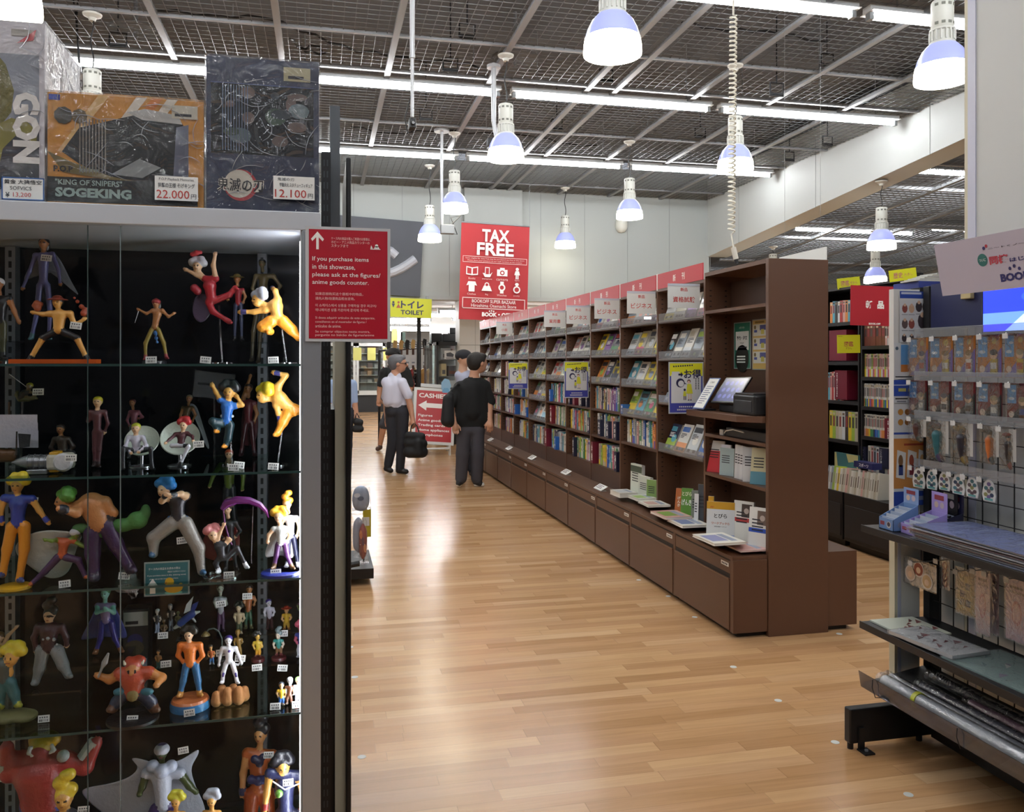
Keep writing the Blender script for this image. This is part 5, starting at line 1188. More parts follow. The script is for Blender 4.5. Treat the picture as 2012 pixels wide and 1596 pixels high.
    if base:
        rr,cm=base[0],base[1]; cxp=base[2] if len(base)>2 else pv[0]; cpt=F.P((cxp,pv[1])); R=F.r(rr)
        bh=base[3] if len(base)>3 else .008
        m=glass('clear_base',refl=.12) if cm=='clear' else fm(cm)
        mb=MB(); mb.lathe([(R,0),(R,bh*.8),(R*.94,bh)],(cpt[0],Y-.005,z),m,28); mb.build('base',t,smooth=40)
    if rod:
        mb=MB(); a=S(rod[0]); mb.cyl(tuple(a),(a[0]+rod[1]*F.k,a[1]+.005,z+.004),.0022,glass('clear_base',refl=.12)); mb.cyl((a[0]+rod[1]*F.k,a[1]+.005,z),(a[0]+rod[1]*F.k,a[1]+.005,z+.004),.028,glass('clear_base',refl=.12),n=20); mb.build('support_rod',t,smooth=50)
    NF[0]+=1; t.location=(fx,Y,z)
    for o in t.children: o.matrix_parent_inverse=Matrix.Translation((-fx,-Y,-z))
    return t
def riser(x0,x1,y0,y1,z0,z1,lab):
    t=thing('display_riser',lab,'riser',((x0+x1)/2,(y0+y1)/2,z0),'clear risers in the showcase'); G=glass('riser_acrylic',tint='#eef2f4',refl=.05)
    MB().box((x0,y0,z1-.004),(x1,y1,z1),G).build('top_plate',t)
    for x in (x0,x1-.003): MB().box((x,y0,z0+.0003),(x+.003,y1,z1-.0042),G).build('side_plate',t)
A,B_,C_,D_,E_=SHZ
Yb=YS+.30; Ym=YS+.2; Yf=YS+.12
# risers
xx=lambda px,Y: onY(px,900,Y).x
riser(xx(20,Yb),xx(130,Yb),Yb-.06,Yb+.08,A,A+.06,'clear riser under the lavender suited figurine')
riser(xx(350,YS+.2),xx(592,YS+.2),YS+.17,YS+.26,D_,D_+.075,'lower clear step carrying the middle row of small figurines')
riser(xx(350,YS+.3),xx(592,YS+.3),YS+.262,YS+.36,D_,D_+.13,'upper clear step carrying the back row of small figurines')
riser(xx(40,YS+.2),xx(170,YS+.2),YS+.15,YS+.28,D_,D_+.055,'clear riser under the maroon robed figurine')
riser(xx(175,YS+.27),xx(250,YS+.27),YS+.27,YS+.38,D_,D_+.085,'clear riser under the teal armoured figurine')
G='clear'
# --- eye level shelf
fg('tall figurine in lavender suit with grey coat over its shoulders',Yb,A+.0605,11,(86,470),(86,502),(85,545),[[(70,493),(58,525),(45,556)],[(103,491),(115,522),(118,548)]],[[(78,552),(73,605),(62,655)],[(93,552),(99,605),(96,655)]],('brown','#5f5f8f','#5a5a88','#4a7078'),('long','#15161a'),face=(0,-1),sleeve=True,cape=([(70,482),(103,482),(120,500),(140,545),(162,580),(140,560),(118,530),(108,520),(64,520),(52,540),(40,545),(58,510)],'#7f858d'))
fg('crouching figurine with wide red-brown hat holding flames',Yf,A,11,(113,577),(117,602),(115,630),[[(98,599),(84,600),(66,596)],[(138,599),(147,622),(165,610)]],[[(106,636),(84,647),(58,690)],[(126,636),(151,647),(172,690)]],('gold','gold','#15161a','#131418'),('short','#1a1614'),hat=('brim','#8a3a26'),bulk=1.25,shin=HSK['gold'],extra=[('blob',[((74,588),7),((72,578),6),((80,580),5),((66,583),4)],'#a8542a','flame_ornament'),('blob',[((165,598),7),((160,585),5),((152,575),4),((146,568),3),((169,590),4)],'#9a3f22','flame_ornament')])
fg('figurine in black tee and olive trousers at the glass edge',Ym,A,12,(-4,562),(2,598),(0,635),[[(-14,592),(-22,615),(-24,640)],[(18,590),(28,615),(36,634)]],[[(-6,640),(-8,670),(-8,705)],[(6,640),(6,670),(6,705)]],('brown','#17181b','#45452a','#17181b'),('cap','#d9d9d9'),bulk=1.15,base=(22,G))
fg('figurine in gold trousers and red headband drawing a thin sword',Ym,A,8.5,(307,592),(309,614),(304,638),[[(300,606),(288,612),(273,604)],[(319,606),(331,618),(341,612)]],[[(298,644),(286,670),(286,700)],[(311,644),(322,670),(327,698)]],('brown','brown','#8a7428','#8a3436'),('long','#5a5a58'),hat=('cap','#8a2a2c'),extra=[('stick',[(273,604),(265,630)],[.8,.3],'#c9ccd0','sword'),('blob',[((306,650),5),((307,660),4),((309,668),3)],'#2a5f9a','sash')],base=(22,'#17181c'))
fg('red figurine with white hair leaping over a clear stand',Ym,A,11,(388,524),(412,562),(416,590),[[(402,548),(386,540),(366,530)],[(424,548),(419,522),(423,500)]],[[(410,594),(418,612),(450,632)],[(424,590),(450,580),(462,566)]],('pale','#a3222c','#a3222c','#b03038'),('puff','#c3c3c9'),fly=True,bulk=1.2,rod=((430,600),6),shin='#a3222c',extra=[('blob',[((382,566),8),((388,572),8)],'#8a1c28','horn_ornament'),('blob',[((378,500),5),((386,497),6),((394,496),4)],'#b02a30','hat_ornament')],cape=([(385,575),(410,575),(418,600),(412,625),(392,640),(376,620),(378,595)],'#4a3a52'))
fg('small red figurine with straw-coloured disc hat behind the leaping one',Yb,A+.0605,8,(466,521),(468,546),(468,568),[[(459,542),(452,552),(448,560)],[(477,542),(482,555),(478,566)]],[[(463,572),(462,600),(461,640)],[(473,572),(474,600),(475,640)]],('brown','#a32a34','#3a3f5a','#17181c'),('short','#1a1614'),hat=('brim','#7a6a30'))
riser(xx(440,Yb),xx(560,Yb),Yb-.05,Yb+.08,A,A+.06,'clear riser under the straw-hatted figurine')
fg('olive brown tall figurine with arms akimbo at the back',YS+.38,A,8,(515,506),(518,536),(515,575),[[(503,531),(496,555),(505,572)],[(537,531),(551,550),(541,566)]],[[(508,582),(498,640),(495,695)],[(521,582),(512,640),(508,698)]],('olive','olive','#5a4e34','#3a2f1e'),('short','#17150f'),bulk=1.25)
fg('punching figurine with silver hair and orange trousers at the showcase corner',Yf,A,13,(507,590),(541,602),(546,624),[[(522,609),(500,613),(474,613)],[(546,590),(541,572),(535,566,.05)]],[[(532,632),(516,642),(532,652)],[(556,632),(573,648),(586,664)]],('gold','gold','#cf8526','#cf8526'),('puff','#b9bcc6'),fly=True,bulk=1.2,baggy=1.5,rod=((553,640),10),band='#2f2a5a',face=(-.8,-.6))
# --- second shelf
Bz=B_
fg('figurine in maroon suit with yellow hair standing straight',YS+.13,Bz,10,(192,792),(191,818),(191,848),[[(177,812),(173,830),(184,822)],[(206,812),(212,834),(206,850)]],[[(186,852),(186,885),(186,916)],[(198,852),(195,885),(193,917)]],('pale','#4f262c','#4f262c','#2a1618'),('short','#cfc026'),face=(0,-1),sleeve=True)
def round_chair(px,py,rx,Y,z,lab):
    c=onY(px,py,Y); k=depth(c)/FPX; R=rx*k; t=thing('round_chair',lab,'toy chair',(c.x,Y,z),'white bowl chairs with seated figurines'); W2=fm('#c5c8bc',.3); CH=mat('#b9bdc2',.2,.9)
    n=Vector((0,-.85,.5)).normalized(); M=n.to_track_quat('Z','Y').to_matrix()
    MB().lathe([(R*.05,-R*.4),(R*.6,-R*.3),(R*.9,-R*.1),(R,0.0),(R*.96,.002),(R*.84,-R*.07),(R*.5,-R*.22),(0.0001,-R*.3)],c+Vector((0,.03,0)),W2,32,M).build('bowl_seat',t,smooth=70)
    MB().cyl((c.x,Y+.03,z+.006),(c.x,Y+.035,c.z-R*.3),.0045,CH).build('pole',t,smooth=50)
    MB().lathe([(.03,.0004),(.03,.004),(.008,.008)],(c.x,Y+.02,z),CH,24).build('foot_disc',t,smooth=40)
round_chair(274,868,33,YS+.17,Bz,'white bowl chair holding the seated figurine in white shirt')
round_chair(350,862,38,YS+.17,Bz,'white bowl chair holding the seated red-haired figurine')
fg('seated figurine in white shirt with yellow hair in a bowl chair',YS+.15,Bz,10,(267,842),(267,864),(268,884),[[(253,860),(246,878,-.015),(257,890,-.03)],[(281,860),(288,876,-.015),(273,888,-.03)]],[[(260,886),(242,882,-.04),(242,920,-.045)],[(276,886),(296,882,-.04),(299,920,-.045)]],('pale','#c9c3d3','#1c1e24','#101114'),('short','#b9b834'),fly=True,face=(0,-1),sleeve=True)
fg('seated figurine in maroon with red hair and white trousers in a bowl chair',YS+.15,Bz,9,(361,836),(357,858),(355,874),[[(345,854),(333,864,-.01),(326,870,-.02)],[(368,852),(378,858,-.01),(379,866,-.02)]],[[(350,876),(338,876,-.04),(368,876,-.05)],[(362,876),(370,878,-.05),(353,915,-.05)]],('pale','#4f2028','#c3c3cc','#17181b'),('puff','#b3262c'),fly=True,face=(-.2,-1),sleeve=True)
fg('pink shirted figurine with grey trousers behind the bowl chair',YS+.36,Bz,7,(260,762),(264,784),(263,806),[[(256,780),(250,796),(254,806)],[(272,780),(280,790),(274,792)]],[[(259,810),(256,840),(254,868)],[(268,810),(272,840),(274,868)]],('brown','#8a4a56','#7f8690','#2a2a2e'),('cap','#5a2228'),bulk=1.1,sleeve=True)
fg('brown suited figurine with long white coat behind the red bowl chair',YS+.36,Bz,7,(372,768),(368,790),(363,816),[[(360,786),(355,800),(352,815)],[(378,786),(384,800),(378,812)]],[[(359,822),(356,850),(354,880)],[(368,822),(368,850),(368,880)]],('brown','#5a4424','#2a2418','#17140f'),('cap','#7f7a64'),bulk=1.1,cape=([(368,774),(386,778),(392,800),(402,830),(414,868),(408,872),(396,840),(382,806),(374,790)],'#8d9294'))
fg('kicking figurine in blue tunic and dark teal trousers with black hair',Ym-.04,Bz,13,(450,771),(447,800),(445,828),[[(433,786),(424,770),(418,758)],[(462,798),(476,796),(466,780)]],[[(436,832),(418,828,-.02),(428,846)],[(452,836),(448,862),(443,876)]],('gold','#2a66b5','#1c343c','#cf8526'),('puff','#15161b'),fly=True,baggy=1.25,rod=((452,845),4),extra=[('blob',[((436,818),4),((446,822),4),((456,818),4),((434,830),3)],'#c3c8cc','sash')])
fg('diving figurine with yellow hair and orange trousers at the corner post',Yf+.02,Bz,14,(517,778),(548,782),(571,802),[[(546,760),(562,738),(540,732)],[(543,796),(547,812),(550,828)]],[[(568,808),(556,830),(545,852)],[(578,804),(584,806),(574,812)]],('gold','gold','#d0862a','#d0862a'),('puff','#e0bf2e'),fly=True,bulk=1.15,baggy=1.3,rod=((556,835),-10),band='#2f3068',face=(-.8,-.6))
fg('dark red caped figurine raising an arm behind the slotted strip',YS+.38,Bz,9,(488,766),(488,798),(488,828),[[(476,792),(486,760),(492,742)],[(500,795),(505,815),(500,830)]],[[(483,834),(478,865),(474,895)],[(494,834),(497,865),(500,895)]],('brown','#6a2028','#4a1a20','#2a1014'),('short','#2a1a16'),bulk=1.2,cape=([(478,782),(502,782),(510,830),(505,880),(470,885),(474,830)],'#4f1a22'))
fg('seated dark figurine in grey coat behind the toy submarine',YS+.3,Bz,9,(119,846),(121,868),(124,888),[[(108,866),(100,882),(108,890)],[(134,866),(144,880),(136,890)]],[[(118,892),(106,893,-.03),(104,912,-.03)],[(132,892),(142,893,-.03),(144,912,-.03)]],('brown','#3a2c24','#26282c','#17181b'),('short','#221a14'),bulk=1.3,sleeve=True)
fg('tiny olive figurine hanging in a leap with a thin sword',YS+.26,Bz,7,(58,760),(48,772),(40,782),[[(56,770),(66,772),(76,768)],[(46,778),(60,782),(70,776)]],[[(38,786),(32,776),(34,770)],[(42,786),(56,786),(70,782)]],('olive','#2a2a26','#5a5a34','#5a5a34'),('cap','#b3a930'),fly=True,rod=((44,786),-4),extra=[('stick',[(54,762),(18,735)],[.5,.9],'#b9bdc2','sword')])
# toy submarine and ship
t=thing('toy_submarine','silver toy submarine with ribbed pointed nose and yellow fins','toy',(onY(65,910,YS+.12).x,YS+.12,Bz),None)
ax=onY(22,909,YS+.12); bx=onY(104,907,YS+.12); k=depth(ax)/FPX; R=15*k; L=(bx-ax).length; SV=mat('#8d9095',.25,.7)
Mr=Vector((1,0,0)).to_track_quat('Z','Y').to_matrix()
MB().lathe([(.0005,0),(R*.4,L*.13),(R*.72,L*.28),(R*.9,L*.4),(R*.92,L*.41)],ax,SV,28,Mr).build('nose_cone',t,smooth=60)
pr=[]
for i in range(4): pr+=[(R*.96,L*(.41+.14*i)),(R*1.04,L*(.42+.14*i)),(R*1.04,L*(.44+.14*i)),(R*.95,L*(.45+.14*i)),(R*.93,L*(.54+.14*i))]
MB().lathe(pr,ax,SV,28,Mr).build('ribbed_hull',t,smooth=35)
for s in (1,-1): MB().box((bx.x-.004,YS+.1,ax.z+s*R*.7-.012),(bx.x+.018,YS+.14,ax.z+s*R*.7+.012),fm('#b58a1e')).build('tail_fin',t,bevel=.003)
MB().box((ax.x+L*.45,YS+.09,Bz+.0005),(ax.x+L*.95,YS+.15,Bz+.012),SV).build('stand',t,bevel=.002)
MB().box((bx.x-.01,YS+.095,ax.z-.02),(bx.x+.045,YS+.15,ax.z+.02),fm('#b9b6a8')).build('stern_block',t,bevel=.008)
MB().lathe([(.0005,0),(.02,.001),(.023,.006),(.018,.012)],(bx.x+.03,YS+.10,ax.z),fm('#c9c9cc'),20,Vector((0,-1,0)).to_track_quat('Z','Y').to_matrix()).build('porthole',t,smooth=50)
Yh=YS+.22; t=thing('model_ship','model sailing ship with stacked white sails at the glass edge','model ship',(onY(10,900,Yh).x,Yh,Bz))
k=depth(onY(10,900,Yh))/FPX; HB=Blob()
q=lambda px,py,dy=0: np.array(onY(px,py,Yh+dy))
HB.cone(q(-60,897),q(22,899),14*k,9*k,fm('#5a3a1e')); HB.cone(q(-60,888),q(25,890),12*k,8*k,fm('#6a4624')); HB.build('hull',.004,.006,t)
for i,(x0_,x1_,ya,yb) in enumerate(((-30,73,815,832),(-32,74,831,848),(-34,75,846,864),(-30,75,862,880))):
    mb=MB(); n=8; vs=[];fs=[]
    for j in range(n+1):
        for m_ in (0,1):
            f=j/n; p=onY(x0_+(x1_-x0_)*f,(ya if m_==0 else yb),Yh-.03*math.sin(math.pi*(.3+.5*m_))); vs.append(tuple(p)); 
    vs+=[(v[0],v[1]+.002,v[2]) for v in vs]; N_=2*(n+1)
    for j in range(n): fs.append((2*j,2*j+1,2*j+3,2*j+2)); fs.append((N_+2*j+2,N_+2*j+3,N_+2*j+1,N_+2*j))
    mb.add(vs,fs,fm('#c9c8d6',.7)); mb.build('sail',t,smooth=60)
MB().cyl(tuple(q(18,895)),tuple(q(18,790)),2*k,fm('#4a3018')).build('mast',t)
MB().poly([(0,0),(22*k,-2*k),(20*k,-26*k),(2*k,-28*k)],fm('#26282b',.7),fY(Vector(q(36,852,-.05))),th=.002).build('dark_sail',t)
MB().cyl(tuple(q(32,895,-.05)),tuple(q(33,848,-.05)),1.5*k,fm('#2a2018')).build('mast',t)
# clear logo plate behind
c0,w,h=on_plate(381,732,460,783,YS+.33); M=frame(c0,(1,0,-.12),(0,0,1)); b=MB(); b.box((-w/2,-h/2,0),(w/2,h/2,.003),glass('smoked_plate',tint='#8f9296',refl=.06,haze=.08),M)
b.box((-w*.4,-h*.02,.0031),(-w*.02,h*.06,.0036),mat('#1d1f22',.4),M); b.cyl(c0+Vector((0,.003,-h/2)),(c0.x,YS+.335,Bz),.002,glass('clear_base',refl=.12)); tag(b.build('acrylic_plate'),'smoky clear plate on a thin stand behind the blue tunic figurine','plate')
# --- third shelf
Cz=C_
fg('figurine in blue shirt and orange trousers with rounded yellow hair',YS+.13,Cz,14,(34,966),(36,1002),(35,1038),[[(10,990),(1,1014),(3,1036)],[(63,992),(77,1014),(93,1036)]],[[(24,1046),(14,1090),(5,1140)],[(48,1046),(48,1090),(38,1150)]],('gold','#2f3f96','#c98322','#2f3f7a'),('puff','#d9c02c'),bulk=1.2,baggy=1.25,base=(30,'#c99a22',30),band='#2f3f96',face=(0,-1))
fg('broad bare-chested figurine with leafy green hair and green fur skirt',YS+.24,Cz,15,(124,998),(180,1004),(196,1040),[[(156,1008),(150,1020,-.03),(118,1012,-.06)],[(205,1000),(222,1020),(214,1036)]],[[(212,1050),(228,1082),(256,1130)],[(182,1060),(182,1100),(186,1145)]],('#b57a4a','#b57a4a','#38224a','#2a1a36'),('puff','#5f973c'),bulk=1.9,face=(-.8,-.5),band='#2a2c36',skirt=[((160,1050),18,10,'#3a6a34'),((200,1056),22,14,'#356430'),((240,1044),24,14,'#3d7236'),((270,1034),20,18,'#3f7838'),((286,1018),10,16,'#3a6a34'),((222,1066),16,10,'#356430')],baggy=1.1)
fg('stooping figurine with white cape, maroon trousers and green hands',YS+.11,Cz,10,(148,1066),(126,1084),(122,1108),[[(112,1078),(102,1080,-.02),(90,1078,-.02)],[(146,1080),(160,1088),(170,1094)]],[[(114,1112),(88,1140),(62,1164)],[(130,1112),(154,1118),(168,1150)]],('green','#b3542e','#452a50','#b3592c'),None,hat=('wrap','#c9cbd0','#3a2f66'),bulk=1.1,baggy=1.3,face=(.4,-.8),cape=([(112,1058,0),(150,1062,0),(168,1068,.02),(150,1090,.03),(140,1150,.04),(100,1158,.04),(84,1152,.03),(40,1120,.03),(24,1100,.02),(30,1080,.02),(62,1062,.01),(90,1058,0)],'#a9aea8'))
fg('crouched figurine with blue hair, grey baggy trousers and crossed arms',YS+.12,Cz,14,(322,994),(348,1014),(350,1046),[[(330,1008),(318,1016,-.03),(326,1004,-.06)],[(366,1006),(356,1002,-.04),(336,1006,-.06)]],[[(338,1060),(302,1088),(302,1120)],[(364,1060),(390,1108),(396,1154)]],('pale','#2b2c33','#8f8a84','#28547a'),('puff','#2f7cc8'),bulk=1.25,baggy=1.6,face=(-.5,-.9),band='#2c2e36',extra=[('blob',[((334,1050),6),((344,1052),7),((356,1052),7),((366,1050),6)],'#2a5f9a','sash')])
fg('green armoured figurine with short orange hair behind the red cape',YS+.36,Cz+.07,9,(450,962),(450,990),(450,1022),[[(434,984),(420,1002),(412,1024)],[(466,984),(478,1004),(476,1030)]],[[(445,1030),(443,1070),(440,1100)],[(456,1030),(458,1070),(462,1100)]],('pale','#5f7026','#26282c','#17181b'),('short','#b5522a'),bulk=1.45,sleeve=True,face=(0,-1))
riser(xx(415,YS+.36),xx(490,YS+.36),YS+.32,YS+.41,Cz,Cz+.07,'clear riser under the green armoured figurine')
fg('figurine in long dark red cape with black legs',YS+.28,Cz,9,(447,1004),(451,1036),(453,1062),[[(438,1030),(430,1050),(438,1060)],[(463,1030),(472,1046),(464,1056)]],[[(448,1068),(446,1095),(444,1120)],[(458,1068),(460,1095),(464,1120)]],('pale','#17181c','#15161a','#101114'),('tall','#3a2620'),bulk=1.1,sleeve=True,cape=([(436,1026,.01),(466,1026,.01),(474,1060,.02),(470,1100,.03),(450,1110,.03),(400,1104,.03),(388,1085,.02),(402,1050,.01),(422,1032,.0)],'#6a1c1a'))
PUR=mat('#7a2f78',.2,alpha=.75,name='clear_purple')
fg('crouching figurine with pink hair holding a purple curved scythe',YS+.12,Cz,11,(418,1086),(432,1110),(436,1130),[[(426,1102),(432,1082),(440,1066)],[(442,1104),(452,1096),(450,1094)]],[[(430,1134),(424,1142),(430,1158)],[(444,1132),(466,1112),(484,1148)]],('pale','#26272c','#2c2d32','#d3d5da'),('puff','#c97a7a'),face=(.2,-1),shin='#2c2d32',extra=[('stick',[(438,1032),(442,1064),(450,1094),(456,1106)],1.6,'#6a2f66','scythe_shaft'),('stick',[(436,1036),(446,1024),(466,1017),(490,1018),(510,1026),(522,1038),(528,1052)],[5,9,8,7,6,4,1],PUR,'scythe_blade'),('stick',[(497,1030),(494,1142)],.8,glass('clear_base',refl=.12),'support_rod')],base=(36,'clear'))
fg('figurine in white chest armour with flame orange hair at the back corner',YS+.3,Cz,10,(564,1000),(570,1030),(571,1060),[[(558,1026),(552,1042),(556,1056)],[(583,1026),(588,1044),(584,1060)]],[[(566,1066),(566,1095),(564,1120)],[(577,1066),(582,1095),(586,1120)]],('pale','#b9bcc6','#1c2038','#c3c5cc'),('tall','#c98426'),face=(0,-1),base=(30,'#1c2a6a'))
fg('figurine with white mantle cape, purple trousers and yellow hair',YS+.14,Cz,11,(548,1026),(552,1052),(552,1076),[[(538,1050),(528,1062),(526,1074)],[(568,1052),(570,1064),(564,1074)]],[[(546,1082),(543,1102),(538,1126)],[(560,1082),(564,1102),(574,1126)]],('pale','#b9bab4','#4f2a58','#5a4226'),('puff','#d9a62c'),base=(38,'#1f2c78'),sleeve=False,cape=([(534,1040,.0),(570,1040,.0),(584,1070,.02),(580,1112,.02),(566,1108,.03),(545,1100,.03),(520,1112,.03),(518,1096,.02),(532,1066,.01)],'#b9bab4'))
# teal notice with a toy duck
c0,w,h=on_plate(283,1106,372,1168,YS+.05); M=fY(c0); t=thing('shelf_notice','teal notice card with white arrow and yellow duck on the third shelf','card',(c0.x,YS+.05,Cz))
b=MB(); b.box((-w/2,-h/2,-.003),(w/2,h/2,-.0005),mat('#8f9c98',.3),M); b.rect(-w*.47,-h*.46,w*.47,h*.46,mat('#2a6a72',.35),M); b.box((-w/2,-h/2,-.03),(w/2,-h/2+.002,0),ACRY,M); b.build('card',t)
l=MB(); l.poly([(-.37*w,-.42*h),(-.25*w,-.42*h),(-.25*w,-.2*h),(-.19*w,-.2*h),(-.31*w,.02*h),(-.43*w,-.2*h),(-.37*w,-.2*h)],WINK,M,z=.0008)
l.text('ケース内の商品をお求めの際は',WINK,M,-.05*w,.3*h,.07*h,w=.7*w,z=.0008); l.text('係員までお声がけください',WINK,M,.22*w,.2*h,.05*h,w=.4*w,z=.0008); l.text('If you purchase items in this, (clicking name)',WINK,M,0,.1*h,.055*h,w=.88*w,z=.0008); l.text('please ask at the counter anywhere.',WINK,M,-.06*w,.0*h,.05*h,w=.75*w,z=.0008); l.build('lettering',t)
d=MB(); YL=mat('#d8a82a',.4); d.disc(.15*w,-.3*h,.2*w,YL,M,z=.0008,ry=.13*h,n=18); d.disc(.06*w,-.1*h,.1*w,YL,M,z=.001,ry=.13*h); d.disc(.31*w,-.24*h,.05*w,YL,M,z=.0009,ry=.1*h); d.poly([(-.06*w,-.14*h),(0,-.16*h),(0,-.09*h)],mat('#c96a26',.4),M,z=.0012); d.disc(.15*w,-.42*h,.2*w,mat('#6fb0a0',.4),M,z=.0007,ry=.05*h); d.build('print_duck',t)
# plastic bag of spare parts
Bg=Blob(); k=depth(onY(250,1150,YS+.12))/FPX; q=lambda px,py,dy=0: np.array(onY(px,py,YS+.13+dy))
Bg.cone(q(238,1152),q(262,1152),13*k,13*k,None); Bg.ball(q(250,1135),(17*k,12*k,20*k),None)
Bg.p=[tuple(glass('clear_bag',refl=.12,rough=.08,wrinkle=.8,wscale=60,haze=.12) if x is None and i==5 else x for i,x in enumerate(p)) for p in Bg.p]
t=thing('spare_parts_bag','crumpled clear plastic bag of spare parts beside the teal notice','bag',tuple(q(250,1168)))
o=Bg.build('clear_pouch',.004,.01,t); o.location.z=Cz-(min(v.co.z for v in o.data.vertices))+.001-0 if False else 0
b=MB()
for i in range(5): b.box((0,0,0),(.012,.008,.02),mat(RF.choice(['#8f9297','#c3c5c9','#55585e']),.4),Matrix.Translation(Vector(q(238+6*i,1160)))@Matrix.Rotation(i*.7,4,'Y'))
b.build('spare_piece_print',t)
# --- fourth shelf
Dz=D_
fg('moustached figurine in maroon robe and baggy grey trousers',YS+.19,Dz+.0555,13,(97,1215),(97,1244),(95,1276),[[(76,1238),(67,1258),(70,1282)],[(120,1238),(130,1258),(131,1272)]],[[(84,1284),(78,1318),(70,1346)],[(112,1284),(124,1312),(134,1332)]],('pale','#3f2329','#8b9093','#8b9093'),('tall','#14130f'),bulk=1.35,baggy=1.35,slim=1.1,sleeve=True,face=(-.1,-1),extra=[('blob',[((92,1217,-.022),2.6),((98,1216,-.023),2.6),((104,1217,-.022),2.6)],'#17120f','moustache'),('blob',[((84,1262,-.02),3),((94,1260,-.022),4),((106,1262,-.02),4),((112,1272,-.02),3),((116,1282,-.018),3)],'#9a9ca0','belt')])
fg('teal skinned figurine in lavender armour and blue boots with arms crossed',YS+.32,Dz+.0855,10,(207,1196),(206,1224),(208,1248),[[(192,1220),(190,1234,-.02),(206,1230,-.03)],[(222,1220),(224,1234,-.02),(208,1226,-.03)]],[[(200,1254),(197,1285),(188,1312)],[(219,1254),(226,1285),(238,1308)]],('teal','#8a78a0','#2c2a80','#7a4a2a'),('cap','#2a6a3a'),shin='#2f2a86',bulk=1.15,cape=([(190,1212),(224,1212),(240,1250),(256,1284),(240,1286),(205,1280),(160,1290),(154,1288),(176,1250)],'#2f3f86'))
fg('squat ogre figurine with orange mane, horns and a grey cleaver',YS+.15,Dz,17,(262,1332),(262,1350),(262,1376),[[(236,1340),(216,1352),(194,1344)],[(292,1338),(318,1348),(308,1362,-.03)]],[[(244,1382),(230,1396),(222,1408)],[(282,1382),(296,1396),(302,1408)]],('#b5763c','#a8442a','#2a3346','#5a3a26'),('swept','#a8402a'),bulk=1.5,face=(0,-1),base=(48,'#101114'),extra=[('blob',[((245,1322,-.03),4),((243,1316,-.03),3)],'#c9c6b0','horn'),('blob',[((279,1321,-.03),4),((282,1315,-.03),3)],'#c9c6b0','horn'),('stick',[(193,1348,-.01),(200,1330,-.01),(206,1318,-.01),(213,1300,-.01)],[2,2.5,6,2],'#8d8f8c','cleaver')],skirt=[((236,1376,-.01),14,8,'#2f6a7a'),((288,1376,-.01),14,8,'#2f6a7a'),((260,1384,-.02),11,12,'#7a6a3a')])
fg('figurine in orange patterned shirt and jeans with hands in pockets on a round stand',YS+.11,Dz+.026,10.5,(371,1262),(373,1288),(374,1316),[[(355,1282),(350,1302),(359,1314)],[(392,1282),(398,1302),(388,1315)]],[[(366,1324),(360,1352),(354,1380)],[(384,1324),(389,1352),(392,1378)]],('pale','#d0702a','#2a6390','#b5823f'),('puff','#17150f'),bulk=1.35,face=(-.1,-1),sleeve=True,extra=[('blob',[((362,1290,-.018),1.6),((380,1296,-.018),1.6),((370,1306,-.018),1.6),((385,1284,-.018),1.6),((366,1280,-.018),1.5)],'#3a3a22','print_dots')])
c=onY(373,1395,YS+.11); k=depth(c)/FPX; R=37*k
b=MB(); b.lathe([(R,.0005),(R*1.02,.012),(R*.98,.02)],(c.x,YS+.115,Dz),fm('#2a6a9a'),32); b.lathe([(R*.97,.0201),(R*.9,.026),(.0005,.026)],(c.x,YS+.115,Dz),fm('#b5683a'),32); tag(b.build('figurine_stand',smooth=40),'round blue stand with tan top under the figurine in jeans','stand')
fg('glossy white figurine with purple dome head on tan rocks',YS+.12,Dz+.048,8.5,(449,1304),(450,1324),(450,1344),[[(437,1320),(432,1338),(430,1352)],[(463,1320),(470,1336),(474,1348)]],[[(444,1350),(439,1368),(437,1386)],[(457,1350),(462,1368),(466,1386)]],('white','white','white','white'),('cap','#3a2a78'),bulk=1.1,face=(0,-1),extra=[('blob',[((450,1326,-.012),3)],'#4a3486','chest_plate'),('blob',[((439,1370,-.008),2.6),((438,1375,-.008),2.4)],'#3a2a78','shin_plate'),('blob',[((463,1370,-.008),2.6),((464,1375,-.008),2.4)],'#3a2a78','shin_plate'),('stick',[(458,1350),(468,1352),(474,1345)],[2.5,2.2,1.2],HSK['white'],'tail')])
B=Blob(); k=depth(onY(455,1400,YS+.12))/FPX; RK=mat('#a8713f',.7,bump=.3,bscale=60)
for i,px in enumerate((425,436,447,458,469,480)):
    p=onY(px,1400,YS+.11+.02*(i%2)); B.cone((p.x,p.y,Dz+.012),(p.x,p.y,Dz+.036-.008*(i in(0,5))),.014,.011,RK)
tag(B.build('rock_stand',.0025,.004),'tan rock stand under the glossy white figurine','stand')
